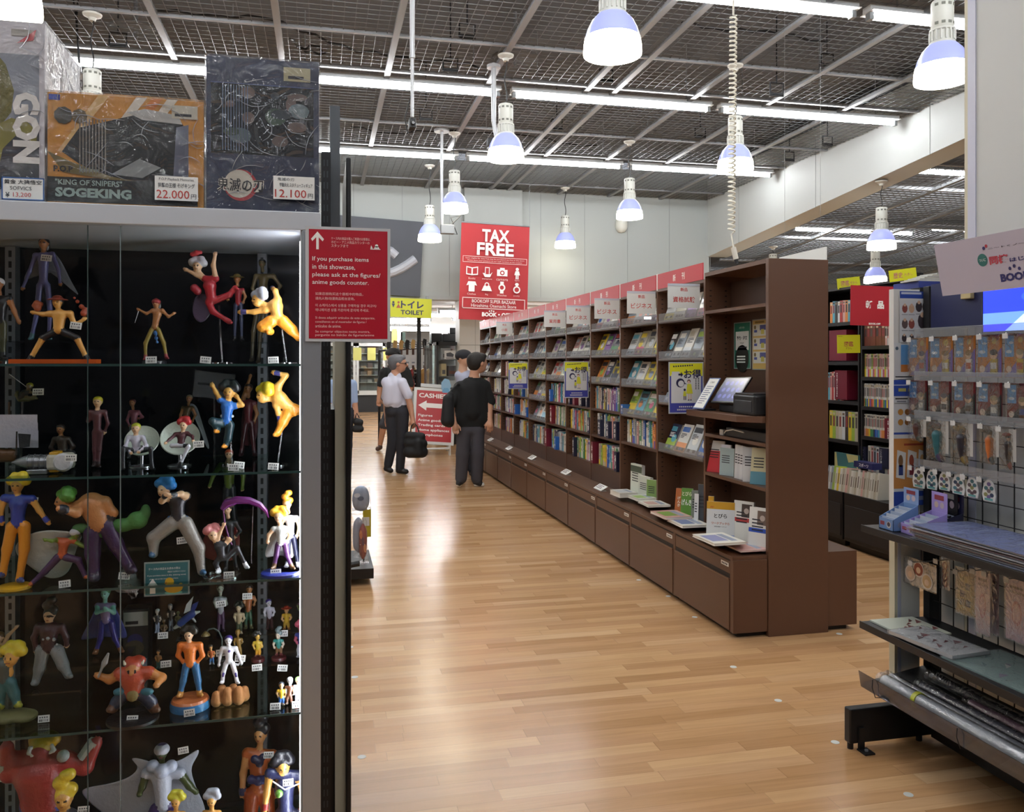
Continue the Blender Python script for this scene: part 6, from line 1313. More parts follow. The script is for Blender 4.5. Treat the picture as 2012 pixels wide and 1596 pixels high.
rr=[('small white haired figurine in dark top holding its hand up',YS+.33,.1305,4.5,(309,1206),(309,1217),(309,1229),'#c3b5a8','#26242a','#8d97ae','#8d97ae',('cap','#c3c5c6')),
 ('small dark haired figurine in grey tights beside the winged toy',YS+.34,.1305,4.5,(334,1196),(336,1208),(336,1222),'#a89a8a','#2a2420','#6a7280','#6a7280',('long','#5a6068')),
 ('bearded muscular figurine in green trousers on the upper step',YS+.31,.1305,7.5,(490,1164),(490,1182),(488,1205),'#9a6a3e','#9a5a32','#1c4a34','#4a4a2a',('short','#2a2018')),
 ('figurine in purple skirt and white collar on the upper step',YS+.30,.1305,8,(433,1164),(433,1186),(434,1210),'#8a8f80','#8d9094','#3a2040','#2a1830',('cap','#4a4038')),
 ('white figurine with purple crown sitting in a dark chair',YS+.29,.1305,6.5,(528,1192),(529,1205),(530,1220),'#d3d3dc','#c3c0d0','#3a1a20','#3a1a20',('cap','#43308a')),
 ('small figurine in yellow dress with round red hat',YS+.28,.1305,6,(563,1216),(563,1228),(563,1238),'#d0a06a','#c9a026','#b08a22','#8a5a26',None),
 ('kneeling muscular figurine with pale shorts on the upper step',YS+.27,.1305,6.5,(469,1212),(470,1226),(470,1240),'#b0a080','#a89878','#3a4a34','#b0a080',('puff','#1f221c')),
 ('all bronze small figurine standing on the lower step',YS+.21,.0755,5.5,(467,1262),(468,1276),(470,1292),'#7a5c1e','#7a5c1e','#7a5c1e','#7a5c1e',('cap','#7a5c1e')),
 ('small figurine with orange scarf and blue trousers beside the toy lamp',YS+.20,.0755,4.5,(414,1284),(415,1294),(416,1303),'#c08a50','#b05a26','#2f5a8a','#8a8f96',('short','#3a2a1c')),
 ('small figurine in yellow tunic and orange trousers on the lower step',YS+.21,.0755,6,(506,1268),(506,1281),(507,1291),'#c9a048','#b59a2c','#c08a26','#5a2a26',('puff','#161511')),
 ('small figurine in teal vest with grey hair on the lower step',YS+.21,.0755,6.5,(547,1274),(547,1286),(548,1296),'#c3b3a0','#1f7a72','#6a4a2e','#5a2024',('tall','#5f7072')),
 ('small blue and pink figurine half hidden by the corner post',YS+.2,.0755,8,(592,1264),(592,1280),(592,1296),'#b04a62','#2c3a86','#c9c9d0','#c9c9d0',('puff','#c04a66')),
 ('tiny figurine in yellow tunic on the glass by the corner post',YS+.12,0,6,(553,1362),(553,1374),(553,1384),'#c9a070','#c9a022','#2a5aa0','#8a7a6a',('cap','#2a3038')),
 ('tiny green haired figurine in white beside the yellow one',YS+.12,0,6.5,(586,1362),(586,1375),(586,1387),'#c0a080','#b9b9c6','#b3b3c2','#a04a3a',('cap','#8fb56a')),
 ('tiny white round helmet figurine with brown body behind the yellow one',YS+.19,0,6.5,(570,1354),(570,1368),(568,1380),'#b9bcbf','#5a3420','#5a3420','#3a2214',('cap','#c3c6c9')),
 ('tiny brown figurine peeping out of a green pot',YS+.2,.0755,4,(311,1268),(311,1277),(311,1286),'#b07a40','#7a5226','#2a4a44','#2a4a44',('short','#2a1c12')),
 ('small brown monkey-like figurine by the white haired one',YS+.29,.1305,4,(322,1222),(322,1232),(322,1240),'#6a5238','#5a4630','#5a4630','#4a3826',('cap','#4a3826')),
 ('tiny cream figurine with big ears on the upper step',YS+.36,.1305,3.8,(350,1196),(350,1205),(350,1213),'#a89a70','#a89a70','#8a7c56','#8a7c56',None),
 ('small purple figurine at the back by the corner post',YS+.33,.1305,5,(592,1206),(592,1218),(592,1232),'#8a9a5a','#5a2a4a','#4a2440','#3a1a30',('cap','#7a2a3a'))]
for i,(lab,Y,dz,hr,hd,ch,pv,sk,tp,bt,bo,hair) in enumerate(rr):
    sx=hr*1.1; L=max((pv[1]-ch[1])*1.5,hr*2.2); d=(i%3-1)*hr*.25
    fg(lab,Y,Dz+dz,hr,hd,ch,pv,[[(ch[0]-sx,ch[1]-hr*.2),(ch[0]-sx*1.35,ch[1]+hr*.8+d),(ch[0]-sx*1.2+abs(d),ch[1]+hr*1.7)],[(ch[0]+sx,ch[1]-hr*.2),(ch[0]+sx*1.4,ch[1]+hr*.8-d),(ch[0]+sx*1.1,ch[1]+hr*(1.6-.5*(i%2)))]],
       [[(pv[0]-hr*.4,pv[1]+hr*.4),(pv[0]-hr*.55-d*.5,pv[1]+L*.5),(pv[0]-hr*.6,pv[1]+L)],[(pv[0]+hr*.4,pv[1]+hr*.4),(pv[0]+hr*.55,pv[1]+L*.5),(pv[0]+hr*.6+d*.5,pv[1]+L)]],(sk,tp,bt,bo),hair,face=((i%5-2)*.2,-1),bulk=1.0 if hr>5 else .95,
       hat=('brim','#b03a22') if 'red hat' in lab else None,base=(hr*2.2,'#4a1a1e') if 'lower step' in lab and 'yellow' in lab or 'teal vest' in lab else None)
# winged toy, toy lamp, blister pack, figure card
Y=YS+.33; P_=lambda px,py,dy=0:np.array(onY(px,py,Y+dy)); k=depth(onY(370,1215,Y))/FPX; zt=Dz+.1305
t=thing('winged_toy','blue and white winged creature toy on the upper step','toy',tuple(P_(370,1240)))
B=Blob(); bl=fm('#25408a');wh=fm('#c3c8c4')
dzw=zt-P_(352,1244)[2]+6*k; sh=V3(0,0,dzw)
B.cone(P_(355,1232)+sh,P_(378,1214)+sh,7*k,7*k,bl); B.cone(P_(378,1214)+sh,P_(392,1210)+sh,5*k,2*k,wh); B.cone(P_(355,1234)+sh,P_(343,1242)+sh,5*k,3*k,wh); B.cone(P_(376,1218)+sh,P_(384,1230)+sh,3*k,2*k,wh); B.cone(P_(360,1236)+sh,P_(362,1244)+sh,4*k,4*k,fm('#5a4426')); B.build('body',.002,.003,t)
for pts,m in (([(361,1214),(366,1196),(380,1180),(376,1196),(374,1208)],wh),([(374,1210),(378,1196),(390,1190),(386,1202),(380,1212)],bl)):
    mb=MB(); vs=[tuple(P_(*p)+sh) for p in pts]; n=len(vs); vs+=[(v[0],v[1]+.003,v[2]) for v in vs]; mb.add(vs,[tuple(range(n)),tuple(range(2*n-1,n-1,-1))]+[((i+1)%n,i,n+i,n+(i+1)%n) for i in range(n)],m); mb.build('wing',t)
Y=YS+.23; P_=lambda px,py,dy=0:np.array(onY(px,py,Y+dy)); t=thing('toy_street_lamp','curved toy lamp with brown shade on the lower step','toy',tuple(P_(432,1315)))
pts=[P_(434,1312),P_(436,1290),P_(436,1270),P_(430,1256),P_(420,1250),P_(410,1252),P_(404,1260)]; pts=[np.array([p[0],p[1],p[2]]) for p in pts]; dzl=Dz+.0755-pts[0][2]+.002
mb=MB(); mb.tube([p+V3(0,0,dzl) for p in pts],.0022,fm('#3a4a46'),n=7); mb.build('curved_post',t,smooth=60)
mb=MB(); q=pts[-1]+V3(0,0,dzl); mb.lathe([(.012,-.006),(.011,-.003),(.003,.006)],q,fm('#6a5a30'),16); mb.build('lamp_shade',t,smooth=50)
mb=MB(); mb.lathe([(.012,0.0005),(.012,.003)],(pts[0][0],Y,Dz+.0755),fm('#3a3a36'),16); mb.build('base',t)
c0,w,h=on_plate(243,1176,293,1298,YS+.41); t=thing('blister_box','dark printed blister box with white price label at the back of the fourth shelf','box',(c0.x,YS+.43,Dz))
hh=h; b=MB(); b.box((c0.x-w/2,YS+.40,Dz+.0005),(c0.x+w/2,YS+.46,Dz+hh),fm('#23282e')); b.build('carton',t,bevel=.002)
M=fY((c0.x,YS+.3995,Dz+hh*.5)); b=MB(); b.rect(-w*.48,hh*.24,w*.48,hh*.46,mat('#b3ada4',.5),M); b.rect(-w*.4,hh*.27,w*.1,hh*.32,INK,M,z=.0005); b.disc(-.02*w,hh*.02,w*.3,fm('#2c2f6a'),M,z=.0004,ry=hh*.1); b.disc(-.05*w,-hh*.1,w*.38,fm('#4a4638'),M,z=.0005,ry=hh*.12); b.rect(-w*.45,-hh*.4,w*.45,-hh*.27,mat('#8a8f9c',.5),M,z=.0004); b.build('box_print',t)
fg('figurine on an olive mound with yellow hair and teal trousers at the glass edge',YS+.12,Dz+.03,16,(24,1336),(4,1352),(8,1378),[[(-8,1350),(-20,1365),(-22,1380)],[(14,1352),(20,1366),(12,1376)]],[[(2,1386),(0,1410),(2,1432)],[(20,1386),(28,1408),(34,1428)]],('gold','#3f4a46','#2f6266','#9aa03a'),('puff','#d9bf30'),bulk=1.1,baggy=1.2,face=(-.3,-1))
c=onY(14,1440,YS+.12); B=Blob(); 
for i in range(5): B.ball((c.x+.02*(i-2),YS+.12+.012*(i%2),Dz+.013),(.028,.03,.0135),fm('#6a6a42',.7))
tag(B.build('mound_stand',.003,.006),'olive mound stand at the glass edge of the fourth shelf','stand')
fg('brown haired figurine pointing with one arm behind the yellow haired one',YS+.3,Dz+.0,10,(-2,1256),(-4,1282),(-4,1308),[[(-16,1276),(-22,1292),(-18,1304)],[(6,1274),(16,1252),(32,1236)]],[[(-8,1316),(-8,1340),(-8,1366)],[(2,1316),(4,1340),(6,1366)]],('pale','#b5942c','#2c2c6a','#3a3a3a'),('long','#6a4a22'),sleeve=False,bulk=1.1)
# --- fifth shelf, cut by the picture's lower edge
Ez=E_
fg('huge red ogre figurine with yellow mane, white cuffs and blue belt bands',YS+.22,Ez,26,(80,1482),(82,1520),(84,1580),[[(40,1500),(18,1520),(14,1470)],[(128,1500),(166,1506),(188,1462)]],[[(66,1610),(60,1660),(56,1700)],[(104,1610),(112,1660),(118,1700)]],('red','red','#2a3f86','#5a2420'),('swept','#b5921e'),bulk=1.9,slim=1.1,face=(0,-1),eyes=False,fly=True,extra=[('blob',[((60,1470,-.03),5),((56,1480,-.035),5),((62,1486,-.04),4)],'#b9b9b0','horn'),('blob',[((102,1466,-.03),5),((106,1474,-.035),5),((98,1480,-.04),4)],'#b9b9b0','horn'),('stick',[(166,1490),(187,1456)],[15,13],'#a9b0aa','wrist_cuff'),('stick',[(10,1500),(12,1530)],[16,15],'#a9b0aa','wrist_cuff'),('blob',[((124,1486,-.02),12)],'#a9b0aa','shoulder_cuff')])
fg('figurine with tall yellow hair and grey collar before the red ogre',YS+.09,Ez,20,(126,1570),(130,1612),(130,1660),[[(104,1610),(98,1640),(104,1660)],[(156,1610),(160,1640),(152,1660)]],[[(120,1670),(118,1700),(116,1730)],[(142,1670),(142,1700),(146,1730)]],('gold','#33343a','#33343a','#17181b'),('tall','#d9bd34'),bulk=1.3,face=(0,-1),fly=True,sleeve=True)
fg('figurine in spreading white cape and purple trousers with wrapped white hat',YS+.2,Ez,14,(318,1478),(318,1526),(322,1580),[[(288,1520),(280,1546),(274,1560)],[(354,1520),(372,1545),(384,1556)]],[[(306,1590),(280,1640),(262,1690)],[(338,1590),(344,1640),(350,1690)]],('#3f4a26','#b3b9c6','#33245a','#5a3a26'),None,hat=('wrap','#b9bcc6','#2f2a5a'),bulk=1.5,fly=True,face=(0,-1),cape=([(300,1500,.0),(338,1500,.0),(366,1490,.0),(398,1464,-.01),(390,1490,.0),(372,1510,.01),(392,1560,.03),(412,1596,.04),(400,1650,.05),(250,1640,.05),(190,1596,.05),(160,1570,.04),(150,1550,.04),(200,1545,.03),(256,1530,.02),(276,1505,.01),(250,1490,.0),(270,1488,.0)],'#a9afba'),extra=[('blob',[((300,1506,-.02),12),((318,1516,-.03),14),((336,1506,-.02),12)],'#aeb6c8','mantle')])
fg('tall figurine in orange tunic and navy undershirt with black hair',YS+.25,Ez,15,(512,1444),(508,1494),(508,1550),[[(486,1480),(478,1520),(476,1560)],[(536,1484),(548,1520),(546,1560)]],[[(496,1560),(490,1620),(486,1690)],[(524,1560),(528,1620),(530,1690)]],('tan','#b0592a','#a8481e','#2a2f52'),('tall','#15151a'),bulk=1.4,band='#2a2f5a',face=(-.3,-.95),fly=True,baggy=1.3,extra=[('blob',[((500,1492,-.03),8),((510,1500,-.034),8),((516,1488,-.03),7)],'#23264a','undershirt'),('blob',[((494,1532,-.02),9),((508,1534,-.024),10),((522,1532,-.02),9)],'#2a2f66','belt')])
fg('figurine in navy chest armour with white trim and dark hair at the corner post',YS+.11,Ez,15,(556,1508),(560,1544),(562,1590),[[(530,1520),(524,1560),(520,1590)],[(588,1524),(596,1560),(594,1590)]],[[(550,1600),(546,1660),(540,1710)],[(578,1600),(586,1660),(592,1710)]],('gold','#1f2546','#1c2036','#2a2c36'),('puff','#1b1c22'),bulk=1.35,band='#8a2a26',face=(.1,-1),fly=True,extra=[('stick',[(536,1536,-.02),(560,1552,-.03),(588,1540,-.02)],[1.5,1.5,1.5],'#c9ccd6','armour_trim'),('blob',[((548,1560,-.03),8)],'#4f7a2a','armour_badge')])
fg('small figurine with yellow hair before the white caped one',YS+.08,Ez,11,(346,1576),(346,1604),(346,1630),[[(332,1600),(326,1616),(330,1630)],[(360,1600),(366,1616),(362,1630)]],[[(340,1636),(338,1670),(336,1700)],[(354,1636),(356,1670),(358,1700)]],('gold','gold','#2f3a7a','#2a2c36'),('puff','#c9c034'),fly=True)
fg('small figurine with silver hair before the white caped one',YS+.08,Ez,11,(416,1574),(416,1602),(416,1628),[[(402,1598),(396,1614),(400,1628)],[(430,1598),(436,1614),(432,1628)]],[[(410,1634),(408,1670),(406,1700)],[(424,1634),(426,1670),(428,1700)]],('gold','gold','#2a2c40','#2a2c36'),('puff','#a9adb8'),fly=True)
# price tags
TG=[(91,507,Yb-.05,A,0),(149,640,Yf-.05,A,0),(297,709,YS+.06,A,1),(404,708,YS+.06,A,1),(537,707,YS+.06,A,1),(75,770,YS+.2,B_,0),(139,900,YS+.06,B_,0),(470,883,YS+.1,B_,1),(459,915,YS+.05,B_,1),(537,913,YS+.05,B_,1),(390,873,YS+.08,B_,0),(63,984,YS+.08,C_,0),(127,1171,YS+.05,C_,1),(358,1062,YS+.07,C_,0),(450,1153,YS+.05,C_,1),(542,1136,YS+.05,C_,1),(244,1132,YS+.08,C_,0),(86,1356,YS+.1,D_,1),(260,1424,YS+.05,D_,1),(372,1401,YS+.05,D_,0),(435,1283,YS+.12,D_,0),(472,1294,YS+.12,D_,0),(505,1312,YS+.16,D_,0),(555,1313,YS+.16,D_,0),(556,1245,YS+.23,D_,0),(541,1399,YS+.05,D_,1),(584,1399,YS+.05,D_,1),(320,1249,YS+.26,D_,0),(326,1305,YS+.16,D_,0),(434,1187,YS+.26,D_,0),(486,1172,YS+.27,D_,0),(164,1592,YS+.06,E_,0),(360,1475,YS+.15,E_,0),(528,1484,YS+.17,E_,0),(566,1538,YS+.06,E_,0)]
TN=['hanging on the lavender suited figurine','on the shorts of the crouching hat figurine','before the gold trousered figurine','before the leaping red figurine','before the punching figurine','by the tiny leaping figurine','on the toy submarine','below the blue tunic figurine','at the shelf edge before the kicking figurine','at the shelf edge by the corner post','at the red-haired seated figurine','on the shoulder of the blue shirted figurine','at the shelf edge before the white cape','on the sash of the blue-haired figurine','before the pink haired figurine','before the blue round base','on the clear parts bag','at the feet of the moustached figurine','before the squat ogre','on the round blue stand','beside the toy lamp','on the bronze figurine','before the yellow tunic figurine','before the teal vest figurine','before the red-hatted figurine','before the tiny yellow figurine','before the tiny green haired figurine','before the white-haired small figurine','by the green pot','on the purple skirt figurine','on the bearded figurine','before the tall yellow hair','on the white cape collar','on the orange tunic','on the navy armour']
r=random.Random(21)
for (px,py,Y,z,st),nm in zip(TG,TN):
    p=onY(px,py,Y); w,h=.026,.017
    if st: p.z=z+h/2+.0012
    M=fY(p)@Matrix.Rotation(r.uniform(-.12,.12),4,'Z')@Matrix.Rotation(-.15,4,'X')
    b=MB(); b.box((-w/2,-h/2,-.0006),(w/2,h/2,0),mat('#dcdcd8',.6),M)
    for i in range(8): b.rect(-w*.4+i*w*.1,-h*.38,-w*.4+i*w*.1+w*r.choice((.03,.06)),-h*.05,INK,M,z=.0004)
    for i in range(4): b.rect(-w*.38+i*w*.2,h*.1,-w*.26+i*w*.2,h*.3,mat('#55585c',.6),M,z=.0004)
    tag(b.build('price_tag'),'small white price tag '+nm,'price tag','white price tags in the showcase')
# orange strip at the shelf edge
a=onY(18,708,YS+.06);c2=onY(190,708,YS+.06)
b=MB(); b.box((a.x,YS+.055,A+.0005),(c2.x,YS+.1,A+.011),mat('#b8501c',.25)); tag(b.build('orange_plinth'),'flat orange display base under the crouching hat figurine','base')
# ================================================================ goods rack along the aisle
XG=2.45
RK_=mat('#131417',.45,name='black_rack'); GRID=mat('#1a1b1e',.4); CREAM=mat('#cfcbb4',.5); PANW=mat('#dcdcda',.5)
t=thing('goods_rack','black gondola rack with wire grid back and three sloping shelves of character goods','rack',(2.3,2.0,0))
MB().box((2.44,2.965,.16),(2.50,3.0,1.87),RK_).build('upright',t,bevel=.002)
MB().box((2.46,1.2,1.845),(2.50,2.964,1.875),RK_).build('top_rail',t)
b=MB()
y=1.2
while y<2.96: b.box((2.456,y-.0016,.2),(2.4595,y+.0016,1.84),GRID); y+=.075
z=.2
while z<1.84: b.box((2.4596,1.2,z-.0016),(2.463,2.964,z+.0016),GRID); z+=.075
b.build('wire_grid',t)
b=MB(); b.box((2.347,3.02,0),(2.439,3.05,1.86),PANW); b.box((2.316,3.021,.9),(2.347,3.05,1.86),PANW); b.build('end_panel',t)
MB().box((2.318,3.018,0),(2.332,3.052,.868),CREAM).build('end_trim',t)
MB().box((2.332,3.016,0),(2.347,3.05,.868),mat('#b9bfd6',.4)).build('end_trim',t)
for (xf,z,lip,nm) in ((2.15,.892,.03,'top'),(2.143,.50,.028,'middle')):
    b=MB(); b.add([(xf,1.0,z-.022),(2.46,1.0,z-.022),(2.46,3.0,z-.022),(xf,3.0,z-.022),(xf,1.0,z),(2.46,1.0,z),(2.46,3.0,z),(xf,3.0,z)],[(3,2,1,0),(4,5,6,7),(0,1,5,4),(1,2,6,5),(2,3,7,6),(3,0,4,7)],RK_)
    b.box((xf-.004,1.0,z-.026),(xf,3.0,z+.003),RK_); b.build('shelf_board',t,bevel=.0015)
b=MB(); b.add([(2.15,1.0,.235),(2.46,1.0,.285),(2.46,3.0,.285),(2.15,3.0,.235),(2.15,1.0,.25),(2.46,1.0,.30),(2.46,3.0,.30),(2.15,3.0,.25)],[(3,2,1,0),(4,5,6,7),(0,1,5,4),(1,2,6,5),(2,3,7,6),(3,0,4,7)],RK_); b.build('bottom_tray',t,bevel=.0015)
b=MB(); b.add([(2.146,1.0,.235),(2.15,1.0,.235),(2.15,3.0,.235),(2.146,3.0,.235),(2.135,1.0,.30),(2.138,1.0,.30),(2.138,3.0,.30),(2.135,3.0,.30)],[(3,2,1,0),(4,5,6,7),(0,1,5,4),(1,2,6,5),(2,3,7,6),(3,0,4,7)],glass('smoked_lip',tint='#b4b5be',refl=.08)); b.build('clear_lip',t)
b=MB(); b.box((2.065,2.955,.025),(2.47,2.995,.165),RK_); b.build('foot_beam',t,bevel=.006)
b=MB(); b.box((2.10,2.945,.004),(2.125,2.9548,.09),RK_); b.box((2.095,2.90,.001),(2.14,2.954,.007),RK_); b.cyl((2.118,2.925,.007),(2.118,2.925,.013),.007,GREYM); b.build('floor_bracket',t)
MB().cyl((2.08,2.975,.0),(2.08,2.975,.025),.012,RK_).build('adjuster',t); MB().cyl((2.40,2.975,.0),(2.40,2.975,.025),.012,RK_).build('adjuster',t)
MB().box((2.44,1.2,.02),(2.50,2.954,.2),RK_).build('base_beam',t)
# clear price rails and hooks
XP=2.365
ROWS=[(('#b5722e','#7a6aa8'),663,[(1786,1824),(1827,1873),(1876,1917),(1920,1969),(1973,2020)],75,'orange and purple'),
      (('#6e1a24','#26282c'),749,[(1786,1822),(1827,1869),(1874,1917),(1921,1969),(1978,2024)],66,'dark red and black')]
SKY=mat('#5f97cf',.3); CLD=mat('#c9d6e4',.4)
ON5=['end','second','third','fourth','camera-side']
def hook(y,z,lab,grp='metal hooks on the goods rack',x1=XP-.03):
    b=MB(); b.tube([(2.456,y,z),(2.40,y,z),(x1,y,z),(x1-.012,y,z+.008)],.0022,mat('#9a9da0',.3,.8)); b.box((x1-.016,y-.012,z-.012),(x1-.0145,y+.012,z+.006),mat('#c9cacb',.4)); tag(b.build('display_hook',smooth=60),lab,'hook',grp)
for ri,(cols,ytop,spans,hpx,cn) in enumerate(ROWS):
    for i,(a,e) in enumerate(spans):
        A=onX(a,ytop,XP);B=onX(e,ytop,XP); w=abs(A.y-B.y)*.96; yc=(A.y+B.y)/2; d=depth(Vector((XP,yc,1))); z1=EYE+(PY0-(ytop+ (i*0)))/FPX*d*(1 if True else 1)
        z1=1.655 if ri==0 else 1.483; h=.155 if ri==0 else .138
        M=fX((XP,yc,z1-h/2)); t=thing('character_pack','%s hanging charm pack, %s one of the rack %s row'%(cn,ON5[i],'upper' if ri==0 else 'second'),'charm pack',(XP,yc,z1-h),'hanging charm packs')
        b=MB(); b.box((-w/2,-h/2,-.003),(w/2,h/2,0),mat(cols[0],.3),M); b.build('backing_card',t)
        b=MB(); b.poly([(-w/2,-h*.48),(w/2,-h*.48),(w/2,h*.2)],mat(cols[1],.35),M,z=.0004); b.rect(-w*.48,-h*.02,-w*.08,h*.46,SKY,M,z=.0006); b.disc(-w*.3,h*.1,w*.14,CLD,M,z=.0008,ry=h*.04); b.disc(-w*.2,h*.3,w*.1,CLD,M,z=.0008,ry=h*.03)
        b.disc(w*.2,h*.36,w*.12,mat('#c9ae5a' if ri==0 else '#8f4a52',.4),M,z=.0008,n=6)
        b.disc(-w*.3,-h*.3,w*.12,mat('#d9c3b0',.5),M,z=.0008); b.build('card_print',t)
        R_=random.Random(ri*9+i); b=MB(); sk=mat('#d3b08f',.5)
        b.box((w*.08,-h*.42,.002),(w*.36,-h*.06,.005),mat(R_.choice(['#e0d6d0','#b9a03a','#6a4a3a','#8a8f96']),.4),M); b.disc(w*.22,h*.04,w*.16,sk,M,z=.0052); b.disc(w*.22,h*.09,w*.16,mat(R_.choice(['#8a6a3a','#2a2426','#9a8a6a','#4a3a52']),.5),M,z=.0054,ry=h*.07); b.rect(w*.1,-h*.3,w*.34,-h*.15,mat(R_.choice(['#b0522e','#3a4a8a','#d9d9d6','#2a2a30']),.5),M,z=.0054); b.build('acrylic_charm',t)
        MB().box((-w/2,-h/2,.008),(w/2,h/2,.0085),glass('pack_front',refl=.05,wrinkle=.2,wscale=30),M).build('clear_cover',t)
        hook(yc,z1-.005,'metal hook above the %s %s pack'%(ON5[i],cn))
    t=thing('price_rail','clear price rail above the %s row of packs'%('upper' if ri==0 else 'second'),'price rail',(XP-.03,2.5,z1),'clear price rails on the goods rack')
    MB().box((XP-.033,1.6,z1+.0),(XP-.031,2.92,z1+.034),glass('rail_acrylic',tint='#e3e6ec',refl=.1,haze=.12)).build('acrylic_strip',t)
    MB().box((XP-.031,1.6,z1+.034),(XP-.026,2.92,z1+.036),glass('rail_edge',refl=.3,haze=.2)).build('strip_edge',t)
# third row: standing acrylic figures in clear packs
R3=[(1789,1819,822,868,'#4a2a26','#2f3a36','brown seated shape with dark parasol'),(1825,1863,822,910,'#1f5a62','#3a2a4a','teal shape with purple parasol'),(1873,1911,830,914,'#23202c','#7a6432','black shape with round straw disc'),(1930,1962,836,914,'#b5622a','#1f2a30','orange and black shape'),(1969,1996,842,925,'#2a2428','#7a2a2a','black shape with red foot')]
for i,(a,e,ya,yb,c1,c2,nm) in enumerate(R3):
    A=onX(a,ya,XP);B=onX(e,yb,XP); w=abs(A.y-B.y); zt=A.z; zb=B.z; h=zt-zb; M=fX((XP,(A.y+B.y)/2,(zt+zb)/2))
    t=thing('acrylic_stand_pack','clear pack with %s, third row of the rack'%nm,'acrylic stand',(XP,(A.y+B.y)/2,zb),'hanging acrylic stand packs')
    b=MB(); b.box((-w*.05,-h*.3,-.002),(w*.5,h*.5,-.001),PANW,M); b.build('paper_insert',t)
    B=Blob(); C=lambda x,y,z=.004: np.array(M@Vector((x*w,y*h,z)))
    B.cone(C(0,.12),C(.02,-.12),w*.2,w*.16,mat(c1,.4)); B.cone(C(.02,-.1),C(.06,-.42),w*.17,w*.1,mat(c1,.4)); B.ball(C(.0,.26),(.004,w*.14,w*.15),mat('#b9987e',.5)); B.ball(C(.0,.31),(.005,w*.16,w*.12),mat('#2a2426',.5)); B.ball(C(-.14,.36),(.004,w*.34,w*.13),mat(c2,.4)); B.cone(C(.1,-.36),C(.2,-.46),w*.12,w*.1,mat(c2,.4))
    B.build('acrylic_shape',.003,.004,t)
    MB().box((-w/2,-h/2,.012),(w/2,h/2,.0125),glass('pack_front',refl=.05,wrinkle=.2,wscale=30),M).build('clear_cover',t)
    hook((A.y+B.y)/2 if False else (onX((a+e)/2,ya,XP)).y,zt+.004,'metal hook over the pack with %s'%nm)
MBt=thing('price_rail','clear price rail above the third row of acrylic packs','price rail',(XP-.03,2.5,1.335),'clear price rails on the goods rack')
MB().box((XP-.033,1.6,1.33),(XP-.031,2.92,1.364),glass('rail_acrylic')).build('acrylic_strip',MBt)
R4=[(1794,1819,918,961),(1821,1843,921,964),(1845,1868,926,966),(1871,1897,931,974),(1899,1924,936,980),(1931,1958,941,988)]
for i,(a,e,ya,yb) in enumerate(R4):
    A=onX(a,ya,XP);B=onX(e,yb,XP); w=abs(A.y-B.y); h=A.z-B.z; M=fX((XP,(A.y+B.y)/2,(A.z+B.z)/2)); R_=random.Random(50+i)
    t=thing('group_charm','white edged group charm, %s from the rack end in the fourth row'%ORD[i],'charm',(XP,(A.y+B.y)/2,B.z),'white edged group charms')
    out=[(-.42,-.5),(.42,-.5),(.5,-.2),(.4,.1),(.3,.35),(.08,.5),(-.12,.5),(-.34,.35),(-.44,.1),(-.5,-.2)]
    b=MB(); b.poly([(x*w,y*h) for x,y in out],PANW,M,th=.003); b.build('charm_plate',t)
    b=MB()
    for j in range(7): x,y=((0,.3),(-.2,.1),(.2,.12),(0,-.02),(-.22,-.2),(.22,-.2),(0,-.3))[j]; b.disc(x*w,y*h,w*.15,mat(R_.choice(['#6a5a8a','#3f6a72','#8a8a5a','#5a4a52','#4a7a8a','#7a6a6a','#2f3f5a']),.4),M,z=.0034+.0001*j,n=10,ry=h*.1)
    b.rect(-w*.3,-h*.46,w*.3,-h*.36,mat('#5f9a9a',.4),M,z=.0042); b.build('charm_print',t)
    hook((A.y+B.y)/2,A.z+.006,'metal hook holding the %s group charm'%ORD[i])
MBt=thing('price_rail','clear price rail above the row of group charms','price rail',(XP-.03,2.5,1.15),'clear price rails on the goods rack')
MB().box((XP-.033,1.6,1.135),(XP-.031,2.92,1.17),glass('rail_acrylic')).build('acrylic_strip',MBt)
